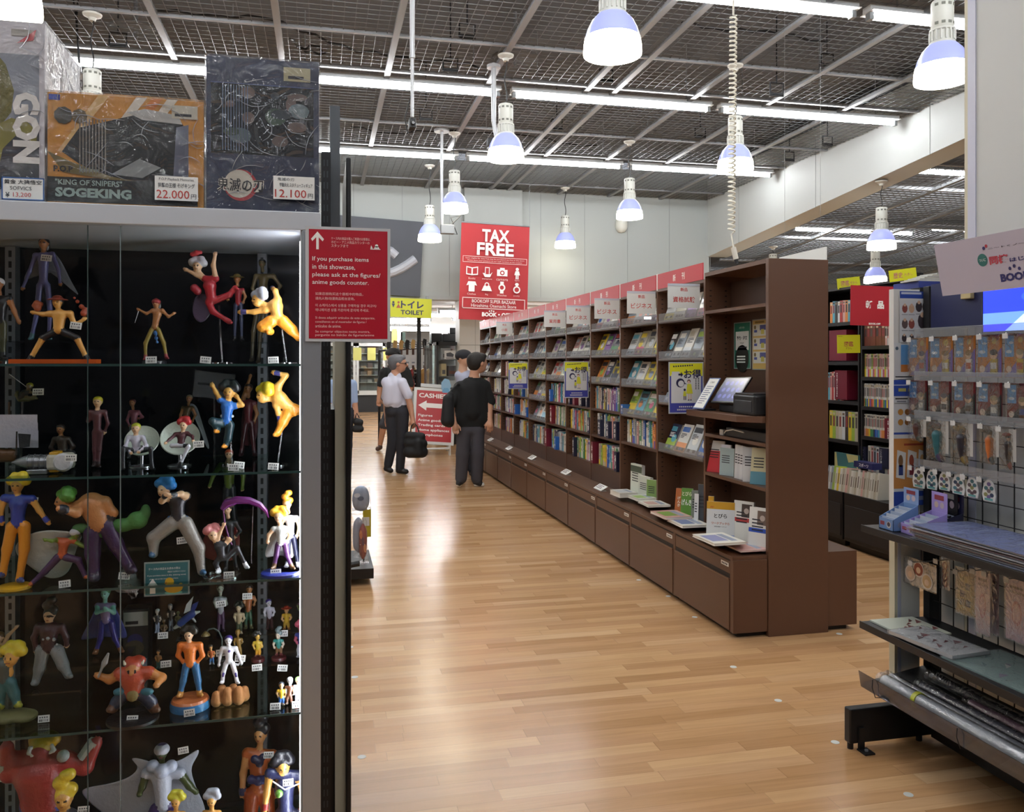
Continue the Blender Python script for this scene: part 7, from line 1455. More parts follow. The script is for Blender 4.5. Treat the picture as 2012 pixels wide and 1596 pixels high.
# counter display boxes
def disp(px,py,w,dp,h,hb,c1,c2,lab,yaw=0.0):
    p=onZ(px,py,.893); p.x=min(p.x,2.445-dp); t=thing('display_box',lab,'display box',(p.x,p.y,.893),'open counter display boxes'); M=Matrix.Translation(p)@Matrix.Rotation(yaw,4,'Z')
    m=mat(c1,.35); m2=mat(c2,.35)   # local: x away from aisle, y along the rack, front at x=0
    b=MB(); 
    def pl(vs): b.add(vs+[(v[0],v[1],v[2]+.0015) for v in vs],[(3,2,1,0),(4,5,6,7),(0,1,5,4),(1,2,6,5),(2,3,7,6),(3,0,4,7)],m,M)
    b.box((0,-w,0),(.002,0,h*.45),m,M); b.box((dp-.002,-w,0),(dp,0,h),m,M); b.box((0,-w,0),(dp,0,.002),m,M)
    for y in (-w,-.002): b.add([(0,y,0),(dp,y,0),(dp,y,h),(0,y,h*.45),(0,y+.002,0),(dp,y+.002,0),(dp,y+.002,h),(0,y+.002,h*.45)],[(3,2,1,0),(4,5,6,7),(0,1,5,4),(1,2,6,5),(2,3,7,6),(3,0,4,7)],m,M)
    b.build('tray',t)
    b=MB(); b.box((dp-.001,-w,h),(dp+.001,0,h+hb),m2,M); b.build('header_flap',t)
    b=MB(); F=M@frame((-.0006,-w/2,h*.22),(0,-1,0),(0,0,1)); b.disc(w*.2,0,h*.13,mat('#c9c3c0',.5),F); b.rect(-w*.4,-h*.05,-w*.1,h*.1,mat('#8a3a46',.5),F); b.disc(w*.2,h*.02,h*.09,mat('#4a3f4a',.5),F,z=.0004)
    F2=M@frame((dp-.0016,-w/2,h+hb*.5),(0,-1,0),(0,0,1)); b.rect(-w*.3,hb*.1,w*.3,hb*.35,mat('#7a2a3a' if c2!='#17181c' else '#c9c9c0',.5),F2); b.disc(-w*.18,-hb*.15,w*.13,mat('#c9b3a8',.5),F2); b.disc(w*.18,-hb*.15,w*.13,mat('#b9a9b3',.5),F2); 
    F3=M@frame((dp*.5,-w-.0006,h*.3),(1,0,0),(0,0,1)); b.disc(dp*.1,0,h*.14,mat('#c9c3cc',.5),F3); b.disc(-dp*.22,-h*.06,h*.12,mat('#8a8fa8',.5),F3); b.build('box_print',t)
    for i in range(5):
        x=.01+i*(dp-.02)/5; MB().box((x,-w+.006,.0025),(x+.003,-.006,h*(.5+.09*i)),mat(('#a9b6cc','#c3c9d6')[i%2] if c1!='#17181c' else ('#6a6d74','#8f9399')[i%2],.3),M).build('inner_packet',t)
disp(1727,1037,.085,.115,.10,.06,'#6f8fc0','#7f9ccc','pale blue display box at the far corner of the top shelf')
disp(1770,1046,.095,.13,.085,.075,'#9f8fd0','#a08fd0','lavender display box beside the pale blue one',-.1)
disp(1802,1034,.115,.15,.07,.085,'#17181c','#17181c','black display box behind the wrapped sheets',-.15)
disp(1875,1034,.11,.15,.075,.07,'#2a2c4a','#26284a','dark navy display box nearest the viewer on the top shelf'.replace('nearest the viewer','closest to the camera'),-.1)
# wrapped sheets on the shelves
FILM=glass('sheet_film',refl=.12,rough=.08,wrinkle=1.0,wscale=9,haze=.08)
r=random.Random(9)
for i in range(11):
    c1=['#8d97b8','#c9ccd6','#a85a62','#d3d6dc','#7f8cc0','#c9cdd6','#a85a6a','#d9dce2','#b9c3dc','#d9dce2','#6a7cc0'][i]; z=.894+i*.0052
    M=Matrix.Translation((2.29+r.uniform(-.008,.008),2.43+r.uniform(-.02,.02),z))@Matrix.Rotation(r.uniform(-.03,.03),4,'Z')
    t=thing('wrapped_sheet','film wrapped picture sheet, %s from the bottom of the pile on the top shelf'%ORD[i],'sheet',tuple(M.translation),'film wrapped sheets in a pile')
    b=MB(); b.box((-.125,-.30,0),(.125,.30,.0022),mat(c1,.3),M)
    if i==10:
        for j in range(12): b.poly([(r.uniform(-.1,.02),-.28+.045*j),(r.uniform(.02,.11),-.27+.045*j),(r.uniform(0,.1),-.25+.045*j)],mat(r.choice(['#8fa3d6','#4a5a9a','#b9c6e4','#3f4f92']),.3),M,z=.0024)
    b.build('picture_sheet',t); MB().box((-.13,-.31,-.0002),(.13,.31,.0029),FILM,M).build('film_cover',t)
b=MB(); 
# hanging goods under the top shelf
def hang(a,e,ya,yb,X,c,lab,decor,name='hanging_goods_card'):
    A=onX(a,ya,X);B=onX(e,yb,X); w=abs(A.y-B.y); h=A.z-B.z; yc=(A.y+B.y)/2; M=fX((X,yc,(A.z+B.z)/2)); t=thing(name,lab,'goods card',(X,yc,B.z),'goods hanging under the top shelf')
    b=MB(); b.box((-w/2,-h/2,-.002),(w/2,h/2,0),mat(c,.35),M); b.build('card',t); b=MB(); decor(b,w,h,M); b.build('card_print',t)
    MB().box((-w/2-.004,-h/2-.004,.003),(w/2+.004,h/2+.012,.0034),glass('pack_front'),M).build('clear_sleeve',t); hook(yc,A.z+.004,'metal hook holding '+lab.replace(' hanging','').replace(' under the top shelf',''),x1=X-.03)
def badges(b,w,h,M):
    for (x,y,c) in ((-.02,.22,'#8a4a3a'),(-.28,-.05,'#c9b09a'),(.24,-.16,'#b99a72')): b.disc(x*w,y*h,w*.17,mat('#d9cfc6',.2),M,z=.004); b.disc(x*w,y*h,w*.14,mat(c,.25),M,z=.0045); b.disc(x*w,y*h-.004,w*.07,mat('#d9b99c',.3),M,z=.005)
    b.text('缶バッジ',INK,M,w*.28,h*.3,h*.1,w=w*.36,z=.001,bold=.02); b.text('3個セット',INK,M,w*.28,h*.18,h*.09,w=w*.36,z=.001)
def strip3(b,w,h,M):
    for i in range(4): b.disc(0,h*(.34-.22*i),w*.3,mat('#9a4a4a',.3),M,z=.002); b.disc(0,h*(.34-.22*i),w*.17,mat('#c9a592',.3),M,z=.0026)
def brownc(b,w,h,M):
    b.rect(-w*.4,-h*.4,w*.4,h*.42,mat('#9a8a4a',.4),M,z=.001); b.disc(0,h*.2,w*.34,mat('#b5a560',.4),M,z=.0014)
    for i in range(3):
        for j in range(2): b.rect(-w*.3+j*w*.32,-h*.3+i*h*.19,-w*.02+j*w*.32,-h*.14+i*h*.19,mat(('#6a6a5a','#3a3a36','#8a7a4a')[(i+j)%3],.4),M,z=.002)
def pinkc(b,w,h,M):
    b.rect(-w*.3,h*.34,w*.3,h*.38,mat('#6a5a62',.5),M,z=.001); b.rect(-w*.34,h*.26,w*.34,h*.3,mat('#8a7a82',.5),M,z=.001)
    b.disc(0,-h*.05,w*.24,mat('#c08a92',.4),M,z=.001,ry=h*.2); b.disc(0,-h*.05,w*.17,mat('#d6b3ba',.4),M,z=.0014,ry=h*.15)
hang(1777,1840,1096,1166,2.36,'#d0cfcb','white card with three round badges hanging at the rack end',badges)
hang(1849,1866,1100,1160,2.38,'#c3bfc0','narrow strip of red round stickers hanging by the badge card',strip3)
hang(1880,1914,1118,1215,2.38,'#7f6f3f','brown arched picture card hanging under the top shelf',brownc)
hang(1917,1945,1118,1252,2.36,'#d3b9c0','pink sheet hanging before another under the top shelf',pinkc)
hang(1946,1962,1125,1250,2.40,'#bfa3ad','pink sheet hanging behind its twin under the top shelf',pinkc)
hang(1976,2020,1132,1270,2.37,'#c9aebf','large lilac pink sheet hanging at the picture edge',pinkc)
# goods on the middle shelf
def flat(x,y,w,l,ang,c,z,lab,th=.004,name='picture_sheet',marks=None,film=False):
    M=Matrix.Translation((x,y,z))@Matrix.Rotation(ang,4,'Z'); b=MB(); b.box((-w/2,-l/2,0),(w/2,l/2,th),mat(c,.35),M); rr_=random.Random(int(x*1000+y*77))
    for i in range(9): 
        u,v=rr_.uniform(-.4,.3)*w,rr_.uniform(-.45,.4)*l; b.poly([(u,v),(u+.05*rr_.uniform(.3,1),v+.01),(u+.03,v+.05*rr_.uniform(.4,1))],mat(rr_.choice(marks or ['#6a6d74']),.4),M,z=th+.0004+.0001*i)
    if film: b.box((-w/2-.004,-l/2-.004,-.0001),(w/2+.004,l/2+.004,th+.0012),FILM,M)
    return tag(b.build(name),lab,'sheet','printed sheets on the middle shelf')
flat(2.28,2.88,.2,.22,0,'#c3c9bd',.5008,'pale booklet with dark red lettering strokes at the far end of the middle shelf',marks=['#5a2226','#7a3a3a'],th=.006)
flat(2.24,2.68,.17,.3,.1,'#d0d2d6',.5075,'white film wrapped cloth with dark red print on the middle shelf',marks=['#7a2430','#8a3a44','#5a1a26'],th=.012,film=True,name='wrapped_cloth')
flat(2.30,2.40,.26,.34,.05,'#7fa09a',.5008,'teal and mauve picture sheet under clear film on the middle shelf',marks=['#6a5a7a','#4a7a78','#8a7a96','#c9cfc6'],film=True)
flat(2.24,2.52,.2,.3,.12,'#b9a67a',.5008-.0 if False else .5008,'tan picture sheet edge under the teal one',marks=['#b5622e','#c9b08a']) if False else None
# rolled posters in the bottom tray
for i,(x,z,rr_,c,y0,y1,lab) in enumerate(((2.185,.288,.026,'#b9bec6',1.2,2.9,'thick silver white rolled poster tube along the front of the bottom tray'),(2.235,.288,.018,'#8d8f98',1.3,2.93,'thin clear rolled poster second in the bottom tray'),(2.275,.297,.02,'#5a5a66',1.3,2.80,'dark rolled poster third in the bottom tray'),(2.32,.302,.02,'#8a6a80',1.2,2.6,'mauve rolled poster fourth in the bottom tray'),(2.365,.31,.02,'#3a3c44',1.3,2.85,'charcoal rolled poster against the grid in the bottom tray'))):
    z=.25+(x-2.15)*.161+rr_+.006
    t=thing('rolled_poster',lab,'poster roll',(x,(y0+y1)/2,z-rr_),'rolled posters in the tray')
    MB().cyl((x,y0,z),(x,y1,z),rr_,mat(c,.18,coat=.5),n=20).build('paper_roll',t,smooth=60)
    MB().cyl((x,y0-.03,z),(x,y1+.025,z),rr_+.004,glass('roll_film',refl=.16,rough=.03,wrinkle=.5,wscale=22),n=20).build('film_sleeve',t,smooth=60)
    if i==0: 
        MB().cyl((x,2.70,z),(x,2.72,z),rr_+.0045,mat('#b3b53a',.4),n=20).build('yellow_band',t,smooth=60)
for y in (2.9,2.45): 
    b=MB(); b.tube([(2.128,y,.30),(2.125,y,.27),(2.14,y,.228),(2.17,y-.003,.226)],.002,BLK); tag(b.build('lip_tie'),'thin black tie around the clear lip, '+('at the rack end' if y>2.6 else 'halfway along'),'tie')
# posters on the end panel
def poster(px0,py0,px1,py1,Y,lab,draw):
    c0,w,h=on_plate(px0,py0,px1,py1,Y); M=fY(c0); t=thing('goods_poster',lab,'poster',(c0.x,Y,c0.z-h/2),'posters on the rack end')
    MB().box((-w/2,-h/2,-.001),(w/2,h/2,0),mat('#d3d6da',.4),M).build('sheet',t); b=MB(); draw(b,w,h,M); b.build('poster_print',t)
PB=mat('#2f4aa0',.4)
def d1(b,w,h,M):
    b.rect(-w/2,h*.36,w*.4,h*.5,PB,M,z=.0005); b.rect(-w*.46,h*.44,w*.2,h*.48,mat('#c9cfe0',.5),M,z=.001)
    rr_=random.Random(4)
    for (x,y,s) in ((-.34,.16,.09),(-.12,.16,.09),(.12,.2,.11),(.34,.2,.11),(-.34,-.14,.1),(-.12,-.14,.1),(.24,-.08,.16),(-.36,-.42,.08),(-.12,-.42,.08),(.1,-.42,.08)):
        c=mat(rr_.choice(['#3a3238','#8a4a42','#c9a58a','#5a4a4a','#a08a7a']),.5); b.disc(x*w,y*h,s*w,c,M,z=.0006,n=10,ry=s*w*1.4); b.disc(x*w,y*h+s*w*1.1,s*w*.5,mat('#d3b39c',.5),M,z=.001,n=8)
        b.rect(x*w-.1*w,y*h-s*w*2,x*w+.1*w,y*h-s*w*1.8,mat('#8a8f96',.5),M,z=.0008)
def d2(b,w,h,M):
    b.rect(-w*.2,-h*.1,w*.5,h*.45,SKY,M,z=.0006); b.rect(-w*.2,-h*.3,w*.5,-h*.1,mat('#b5723a',.4),M,z=.0006); b.disc(-w*.38,h*.35,w*.07,mat('#5a6a7a',.5),M,z=.0006); b.rect(-w*.45,-h*.45,w*.3,-h*.42,INK,M,z=.0006)
def d3(b,w,h,M):
    b.rect(-w/2,h*.3,w/2,h*.5,PB,M,z=.0005); b.rect(-w/2,-h*.2,w/2,h*.26,PB,M,z=.0005); b.rect(-w*.2,0,w*.3,h*.14,mat('#b9b46a',.5),M,z=.001); b.rect(-w*.4,-h*.34,w*.4,-h*.28,INK,M,z=.0006); b.rect(-w*.3,-h*.46,w*.3,-h*.4,mat('#7a7f8a',.5),M,z=.0006)
def d4(b,w,h,M):
    OG=mat('#c98a4a',.4); b.rect(-w/2,-h*.33,w/2,h*.16,OG,M,z=.0005); b.rect(-w/2,-h*.5,w/2,-h*.36,PB,M,z=.0005); b.rect(-w/2,h*.2,w/2,h*.22,PB,M,z=.0006)
    for i,x in enumerate((-.3,.02,.34)):
        b.poly([(w*(x-.14),-h*.22),(w*(x+.12),-h*.24),(w*(x+.16),h*.02),(w*(x-.1),h*.05)],PANW,M,z=.001); b.disc(w*x,-h*.06,w*.07,mat(('#7a5a3a','#9a4a36','#c9a06a')[i],.5),M,z=.0014,ry=h*.06); b.rect(w*(x-.06),-h*.2,w*(x+.07),-h*.1,mat(('#2f3f7a','#7a2a36','#5a6a8a')[i],.5),M,z=.0014)
    for i in range(6): b.disc(w*(-.3+.2*(i%3)),h*(.32+.1*(i//3)),w*.08,mat(('#b5803a','#8a5a2a','#c9a86a')[i%3],.5),M,z=.001)
    b.rect(-w*.2,h*.09,w*.4,h*.11,mat('#a0452e',.5),M,z=.001); b.rect(-w*.1,-h*.45,w*.4,-h*.41,mat('#8f97b0',.5),M,z=.001)
poster(1768,572,1828,673,3.0095,'white product poster with blue heading behind the red flag sign',d1)
poster(1757,674,1800,745,3.0098,'white poster with sky picture, second down on the rack end',d2)
poster(1756,747,1786,792,3.0092,'blue and white poster, third down on the rack end',d3)
poster(1756,794,1822,992,3.0096,'orange poster with three picture cards low on the rack end',d4)
# blue panel, screen, slanted board
t=thing('blue_board','dark blue board above the wire grid of the goods rack','board',(2.44,2.78,1.68)); MB().box((2.44,2.60,1.69),(2.452,2.955,1.875),mat('#1c2450',.5)).build('panel',t)
MB().box((2.42,2.72,1.80),(2.44,2.77,1.825),mat('#c9b98a',.4)).build('bracket',t,bevel=.003)
t=thing('promo_screen','small blue lit video screen above the charm packs','screen',(2.36,2.38,1.66))
M=fX((2.352,2.38,1.742)); MB().box((-.21,-.085,-.03),(.21,.085,0),mat('#0c0d10',.3),M).build('screen_body',t,bevel=.004)
b=MB(); b.rect(-.2,-.076,.2,.076,mat('#1f2fd0',.3,emit=1.6),M,z=.0006); b.rect(-.2,-.05,.2,-.01,mat('#4a6ae0',.3,emit=1.6),M,z=.001); b.poly([(-.1,-.076),(.06,-.076),(.1,-.03),(-.02,-.02)],mat('#8fb0f0',.3,emit=1.4),M,z=.0014); b.disc(.02,.04,.05,mat('#2a46d8',.3,emit=1.4),M,z=.0014,ry=.02); b.build('lit_picture',t)
P0=onY(1835,482,2.648); P1=onY(1852,582,2.648); up=(P0-P1); n_=Vector((0,-1,0)).cross(up.normalized())
L=1.0; M=frame(P1,(0,-1,0),up); H=up.length
t=thing('header_board','lilac slanted header board with coloured lettering over the goods rack','sign',(P1.x,P1.y-L/2,P1.z))
MB().box((0,0,-.006),(L,H,0),mat('#bdb6c6',.35),M).build('board',t)
l=MB(); NVY=mat('#2a2a66',.5); RDD=mat('#b33a4a',.5)
def bx(px,py): 
    # board coordinates of a photograph point
    q=onX(px,py,(P0.x+P1.x)/2); v=q-P1; return (P1.y-q.y, v.dot(up.normalized()))
def tx(s,m,pxa,pya,pxb,pyb,bold=.02):
    x0,y0=bx(pxa,pyb); x1,y1=bx(pxb,pya); l.text(s,m,M,(x0+x1)/2,(y0+y1)/2,abs(y1-y0),w=abs(x1-x0),bold=bold,z=.001,fit=True)
tx('ニ〜トくノ一と',INK,1946,472,2030,490); tx('同棲',RDD,1945,498,1982,521,.04); tx('はじめました',NVY,1984,492,2080,515,.03); tx('BOOK・OFF',NVY,1961,524,2080,556,.05)
for i in range(3): x,y=bx(1982+9*i,(528,523,528)[i]); l.disc(x,y,.006,NVY,M,z=.001)
x,y=bx(1932,511); l.disc(x,y,.022,mat('#2a6a66',.5),M,z=.0008,ry=.022); l.text('ついに',WINK,M,x,y,.01,w=.03,z=.0014)
x,y=bx(1938,487); l.disc(x,y,.006,NVY,M,z=.001); l.disc(x+.012,y+.006,.006,RDD,M,z=.001)
l.build('lettering',t)
# ================================================================ dark bookshelf in the next aisle
XD=4.47; DK=mat('#17171a',.45,name='dark_shelf'); DK2=mat('#212125',.5)
YB=6.26
RD_=random.Random(77)
for nm,y0,y1,levels,lab in (('a',YB+.012,7.1,[1.916,1.568,1.224,.88],'dark bookshelf unit half hidden by the bare brown panel'),('b',5.3,YB-.012,[1.70,1.44,1.19,.94],'dark bookshelf unit behind the red flag sign'),('c',7.112,9.5,[1.9,1.56,1.22,.88],'dark bookshelf unit far along the next aisle')):
    t=thing('dark_bookshelf',lab,'bookshelf',(XD+.15,(y0+y1)/2,0),'dark bookshelf units')
    for y in (y0,y1-.016): MB().box((XD,y,.5),(XD+.3,y+.016,2.22),DK).build('side_panel',t)
    MB().box((XD+.29,y0+.016,.5),(XD+.3,y1-.016,2.2),DK2).build('back_panel',t); MB().box((XD,y0+.016,2.2),(XD+.3,y1-.016,2.22),DK).build('top_panel',t)
    for z in levels: MB().box((XD,y0+.016,z-.03),(XD+.29,y1-.016,z),DK).build('shelf',t)
    MB().box((XD-.16,y0,.06),(XD+.3,y1,.46),DK).build('base_cabinet',t,bevel=.003); MB().box((XD-.166,y0+.02,.09),(XD-.1605,y1-.02,.36),DK2).build('drawer',t,bevel=.002); MB().box((XD-.12,y0+.02,0),(XD+.28,y1-.02,.06),BLK).build('plinth',t)
NC=[0]
def vrow(z,ys,ye,cols,h,th,shelf,unit,dp=.13,jit=.004,kind='comic_book',pal2=None,X=XD+.02):
    y=ye; i=0
    while y-th>ys and i<24:
        c=cols[i%len(cols)]; hh=h+RD_.uniform(-jit,jit); M=fX((X+RD_.uniform(0,.004),y-th/2,z+.0005)); b=MB(); b.box((-th/2,0,-dp),(th/2,hh,0),mat(c,.35),M); b.box((-th/2+.001,hh-.001,-dp-.0003),(th/2-.001,hh+.0004,-.002),PAPER,M)
        if pal2: b.rect(-th/2,0,th/2,hh*.34,mat(pal2[i%len(pal2)],.4),M,z=.0004)
        b.rect(-th*.28,hh*.45,th*.28,hh*.82,mat(RD_.choice(['#3a3438','#8a3a3a','#55504a']),.5),M,z=.0007); b.rect(-th*.35,hh*.86,th*.35,hh*.95,mat(RD_.choice(['#7a6a5a','#3a3a40','#c9b99a']),.5),M,z=.0007)
        tag(b.build(kind),'%s book, %s from the far end, %s dark shelf %s'%(CN.get(c,'mixed colour'),ORD[i],shelf,unit),'book','books on the dark bookshelf'); y-=th*1.03; i+=1; NC[0]+=1
UA='by the bare panel'; UB='behind the red sign'
vrow(1.70,5.9,YB-.03,['#6a3a2e'],.17,.036,'top',UB); vrow(1.70,5.62,5.98,['#d3a6a0','#d8d6cf','#d3a6a0','#cfd3d6'],.17,.020,'upper',UB,pal2=['#cfd3d6','#d3a6a0'])
vrow(1.44,5.7,YB-.035,['#9cb84c','#d3a6a0','#d3a6a0','#c9c7bd'],.19,.0205,'second',UB,pal2=['#e0c63a','#d8d6cf','#c55a7a'])
vrow(1.19,5.7,YB-.02,['#c9c7bd','#d8d6cf','#cfd3d6','#b9b2a0'],.19,.019,'third',UB,pal2=['#d88a4a','#4b8a5a','#2f5fae','#e0c63a','#7a4c8e','#b23a3a'])
vrow(.94,5.94,YB-.025,['#d8d6cf','#c9c7bd'],.185,.020,'fourth',UB,pal2=['#d3a6a0','#d88a4a','#d88a4a','#e0c63a','#4b8a5a','#4b8a5a','#2c3350','#2f5fae','#2f5fae','#5aa3b8'])
vrow(.62,5.7,YB-.08,['#c9c7bd','#d3a6a0','#8f9aa6','#d8d6cf','#2c3350','#2c3350'],.24,.034,'bottom',UB)
vrow(1.916,6.3,6.72,['#d88a4a','#5aa3b8','#3d3a38','#cfd3d6','#b23a3a','#d3a6a0'],.19,.036,'top',UA)
vrow(1.224,6.5,6.75,['#5aa3b8','#d3a6a0','#b23a3a','#d8d6cf','#d88a4a'],.25,.028,'third',UA)
vrow(.88,6.30,6.73,['#e0c63a','#9cb84c','#b9b2a0','#c9c7bd','#cfd3d6','#3d3a38'],.25,.045,'fourth',UA)
# plates and boxes
def dbox(px0,py0,px1,py1,X,c,lab,txt=None,dp=.14,name='shelf_divider'):
    A=onX(px0,py0,X);B=onX(px1,py1,X); w=abs(A.y-B.y);h=A.z-B.z; M=fX((X,(A.y+B.y)/2,B.z)); t=thing(name,lab,'divider',(X,(A.y+B.y)/2,B.z),'divider plates on the dark bookshelf')
    MB().box((-w/2,0,-dp),(w/2,h,0),mat(c,.4),M).build('plate',t)
    if txt: l=MB(); l.text(txt,WINK,M,-w*.3 if w>.09 else 0,h*.5,h*.84,w=min(w*.4,.045),vertical=True,bold=.02); l.build('lettering',t)
dbox(1629,650,1663,709,XD+.02,DRED,'wide dark red divider box on the second shelf behind the bare panel')
dbox(1640,728,1664,786,XD+.015,DRED,'dark red divider box with white vertical lettering on the third shelf','超能力・UFO・超常現象')
dbox(1738,822,1752,868,XD+.01,DRED,'dark red divider plate beside the rainbow volumes','全巻 セット販売')
dbox(1688,877,1700,920,XD+.01,NAVY,'navy divider plate with white lettering on the bottom shelf','世界地図')
dbox(1728,880,1744,922,XD+.01,NAVY,'navy divider plate at the end of the bottom shelf','ことわざ辞典')
# atlas and front magazines
A=onX(1640,888,XD-.02);B=onX(1686,952,XD-.02); w=abs(A.y-B.y);h=A.z-B.z; M=fX((XD-.02,(A.y+B.y)/2,B.z)); b=MB(); b.box((-w/2,0,-.02),(w/2,h,0),mat('#3a6a70',.4),M); b.poly([(w*.0,h),(w/2,h),(w/2,h*.5),(w*.3,h*.75),(w*.1,h*.7)],mat('#b9b07a',.5),M,z=.0005); b.poly([(-w/2,0),(-w*.4,0),(-w*.35,h*.4),(-w*.42,h),(-w/2,h)],mat('#b9b07a',.5),M,z=.0005)
tag(b.build('atlas'),'large teal and sand map atlas facing out at the bottom of the dark bookshelf','book')
y=6.52; i=0
cc=['#8f9aa6','#cfd3d6','#8f9aa6','#9cb84c','#d8d6cf','#e0c63a','#d8d6cf','#b9b2a0','#c9c7bd','#d3a6a0','#b9b2a0','#d8d6cf','#c9c7bd','#b9b2a0','#d8d6cf','#c9c7bd','#d3a6a0','#b9b2a0','#c9c7bd','#b9b2a0','#d8d6cf','#c9c7bd','#b9b2a0','#c9c7bd']
while i<24:
    th=RD_.uniform(.022,.034); hh=RD_.uniform(.19,.215); M=frame((XD-.15,y-th/2,.4615),(0,-1,0),(.12,0,1)); b=MB(); b.box((-th/2,0,-.11),(th/2,hh,0),mat(cc[i],.5),M)
    b.rect(-th*.2,hh*.3,th*.2,hh*.75,mat(RD_.choice(['#8a8578','#6a5a52','#a39c8a']),.6),M,z=.0006)
    tag(b.build('comic_book'),'%s upright booklet, %s from the far end on the dark front ledge'%(CN[cc[i]],ORD[i]),'book','booklets on the front ledge'); y-=th*1.02; i+=1
b=MB(); M=fX((XD-.13,6.03,.69)); b.box((-.13,0,-.09),(.11,.05,0),mat('#23265a',.4),M); b.text('スポーツ',WINK,M,0,.025,.03,w=.16,bold=.02); tag(b.build('shelf_divider'),'navy divider lying on the front booklets','divider')
# flag signs
def flag(px0,py0,px1,py1,Y,c,lab,draw,rot=0.0):
    c0,w,h=on_plate(px0,py0,px1,py1,Y); M=fY(c0)@Matrix.Rotation(rot,4,'Z'); t=thing('flag_sign',lab,'sign',(c0.x,Y,c0.z-h/2),'flag signs at the dark bookshelf')
    MB().box((-w/2,-h/2,-.003),(w/2,h/2,0),mat(c,.4),M).build('board',t); l=MB(); draw(l,w,h,M); l.build('lettering',t)
    if c0.z>2.1:
        if c0.x>XD: MB().box((c0.x-.01,Y+.004,min(2.2205,c0.z-h*.4)),(c0.x+.01,Y+.012,max(2.24,c0.z)),BLK).build('clip',t)
        else: MB().box((c0.x-.01,Y+.004,2.2205),(XD+.05,Y+.012,2.25),BLK).build('clip',t)
    return t
PKI=mat('#b3527a',.5); YEL='#cfcf2a'
def f1(l,w,h,M): l.text('新',WINK,M,-w*.12,h*.03,h*.2,bold=.05,z=.001); l.text('品',WINK,M,w*.12,h*.03,h*.2,bold=.05,z=.001); l.text('BOOK-OFF',WINK,M,0,-h*.45,h*.05,w=w*.24,bold=.04,z=.001,fit=True)
def f2(l,w,h,M): l.text('図鑑',PKI,M,-w*.16,0,h*.5,w=w*.36,bold=.006,z=.001); l.text('ずかん',PKI,M,w*.22,-h*.02,h*.26,w=w*.32,z=.001)
def f3(l,w,h,M): l.text('歴史',PKI,M,-w*.18,0,h*.5,w=w*.34,bold=.006,z=.001); l.text('れきし',PKI,M,w*.2,-h*.02,h*.24,w=w*.3,z=.001)
def f4(l,w,h,M): l.text('図鑑',mat('#a8484a',.5),M,0,h*.0,h*.28,w=w*.45,bold=.006,z=.001); l.text('ずかん',mat('#7a5a2a',.5),M,0,-h*.24,h*.12,w=w*.3,z=.001); l.text('BOOK-OFF',INK,M,-w*.36,h*.42,h*.04,w=w*.18,z=.001)
t=flag(1671,561,1766,641,5.5,'#a3242f','red flag sign with two white characters at the dark bookshelf',f1,-.015)
c0=onY(1718,561,5.5); MB().box((c0.x,5.505,c0.z-.02),(XD,5.52,c0.z+.0),BLK).build('sign_arm',t)
flag(1645,545,1690,567,6.55,YEL,'yellow pink-lettered sign on top of the dark bookshelf above the comics',f2,.12)
flag(1747,528,1801,552,5.55,YEL,'yellow pink-lettered sign above the red flag sign, further along the top',f3,.14)
flag(1645,658,1690,694,6.2,YEL,'square yellow sign hanging before the dark red divider box',f4,.02)
# white magazines rack top behind the goods rack
for i in range(6):
    p=onY(1797+8*i,552,3.3); p.z=onY(1790,562,3.3).z+.0185+.0065*i; b=MB(); M=frame(p,(1,.05*(i%3-1),.0),(0,1,0)); b.box((-.03,-.045,0),(.16,.06,.006),mat(('#c9c8c0','#b9bab8')[i%2],.5),M); tag(b.build('booklet'),'pale booklet lying on the blue shelf top, %s from the bottom'%ORD[i],'booklet','pale booklets on the high rack')
t=thing('blue_shelf_top','dark blue shelf top with black post just behind the goods rack end','shelf',(2.75,3.35,0))
p=onY(1790,562,3.3); q=onY(1838,556,3.3)
MB().box((p.x,3.25,p.z-.012),(q.x+.5,3.42,p.z+.018),mat('#26357f',.5)).build('top_board',t)
MB().box((p.x,3.24,p.z-.035),(q.x+.5,3.3,p.z-.0125),BLK).build('arm',t)
x=onY(1822,600,3.35).x; MB().box((x,3.3,0),(x+.04,3.36,p.z-.0355),BLK).build('post',t)
# ================================================================ signs on and below the fascia, and the hall behind
def ysign(name,px0,py0,px1,py1,Y,c,lab,draw,cat='sign',rot=0.0,part='board',th=.01):
    c0,w,h=on_plate(px0,py0,px1,py1,Y); M=fY(c0)@Matrix.Rotation(rot,4,'Z'); t=thing(name,lab,cat,(c0.x,Y,c0.z-h/2))
    MB().box((-w/2,-h/2,-th),(w/2,h/2,0),mat(c,.5),M).build(part,t); l=MB(); draw(l,w,h,M); l.build('lettering',t); return t
def dk(l,w,h,M):
    WG=mat('#b9bcc6',.6)
    l.tube([tuple(M@Vector((w*.03,h*.12,.002))),tuple(M@Vector((w*.13,h*.08,.002))),tuple(M@Vector((w*.2,h*.02,.002)))],.075,WG,n=10)
    l.tube([tuple(M@Vector((w*(.02+.4*q),h*(-.24+.24*q**1.7),.002))) for q in (0,.2,.4,.6,.8,1)],.08,WG,n=10)
ysign('hall_sign',660,426,829,580,14.3,'#3a3d46','large dark grey hall sign with white stroke lettering on the white fascia',dk,rot=-.045)
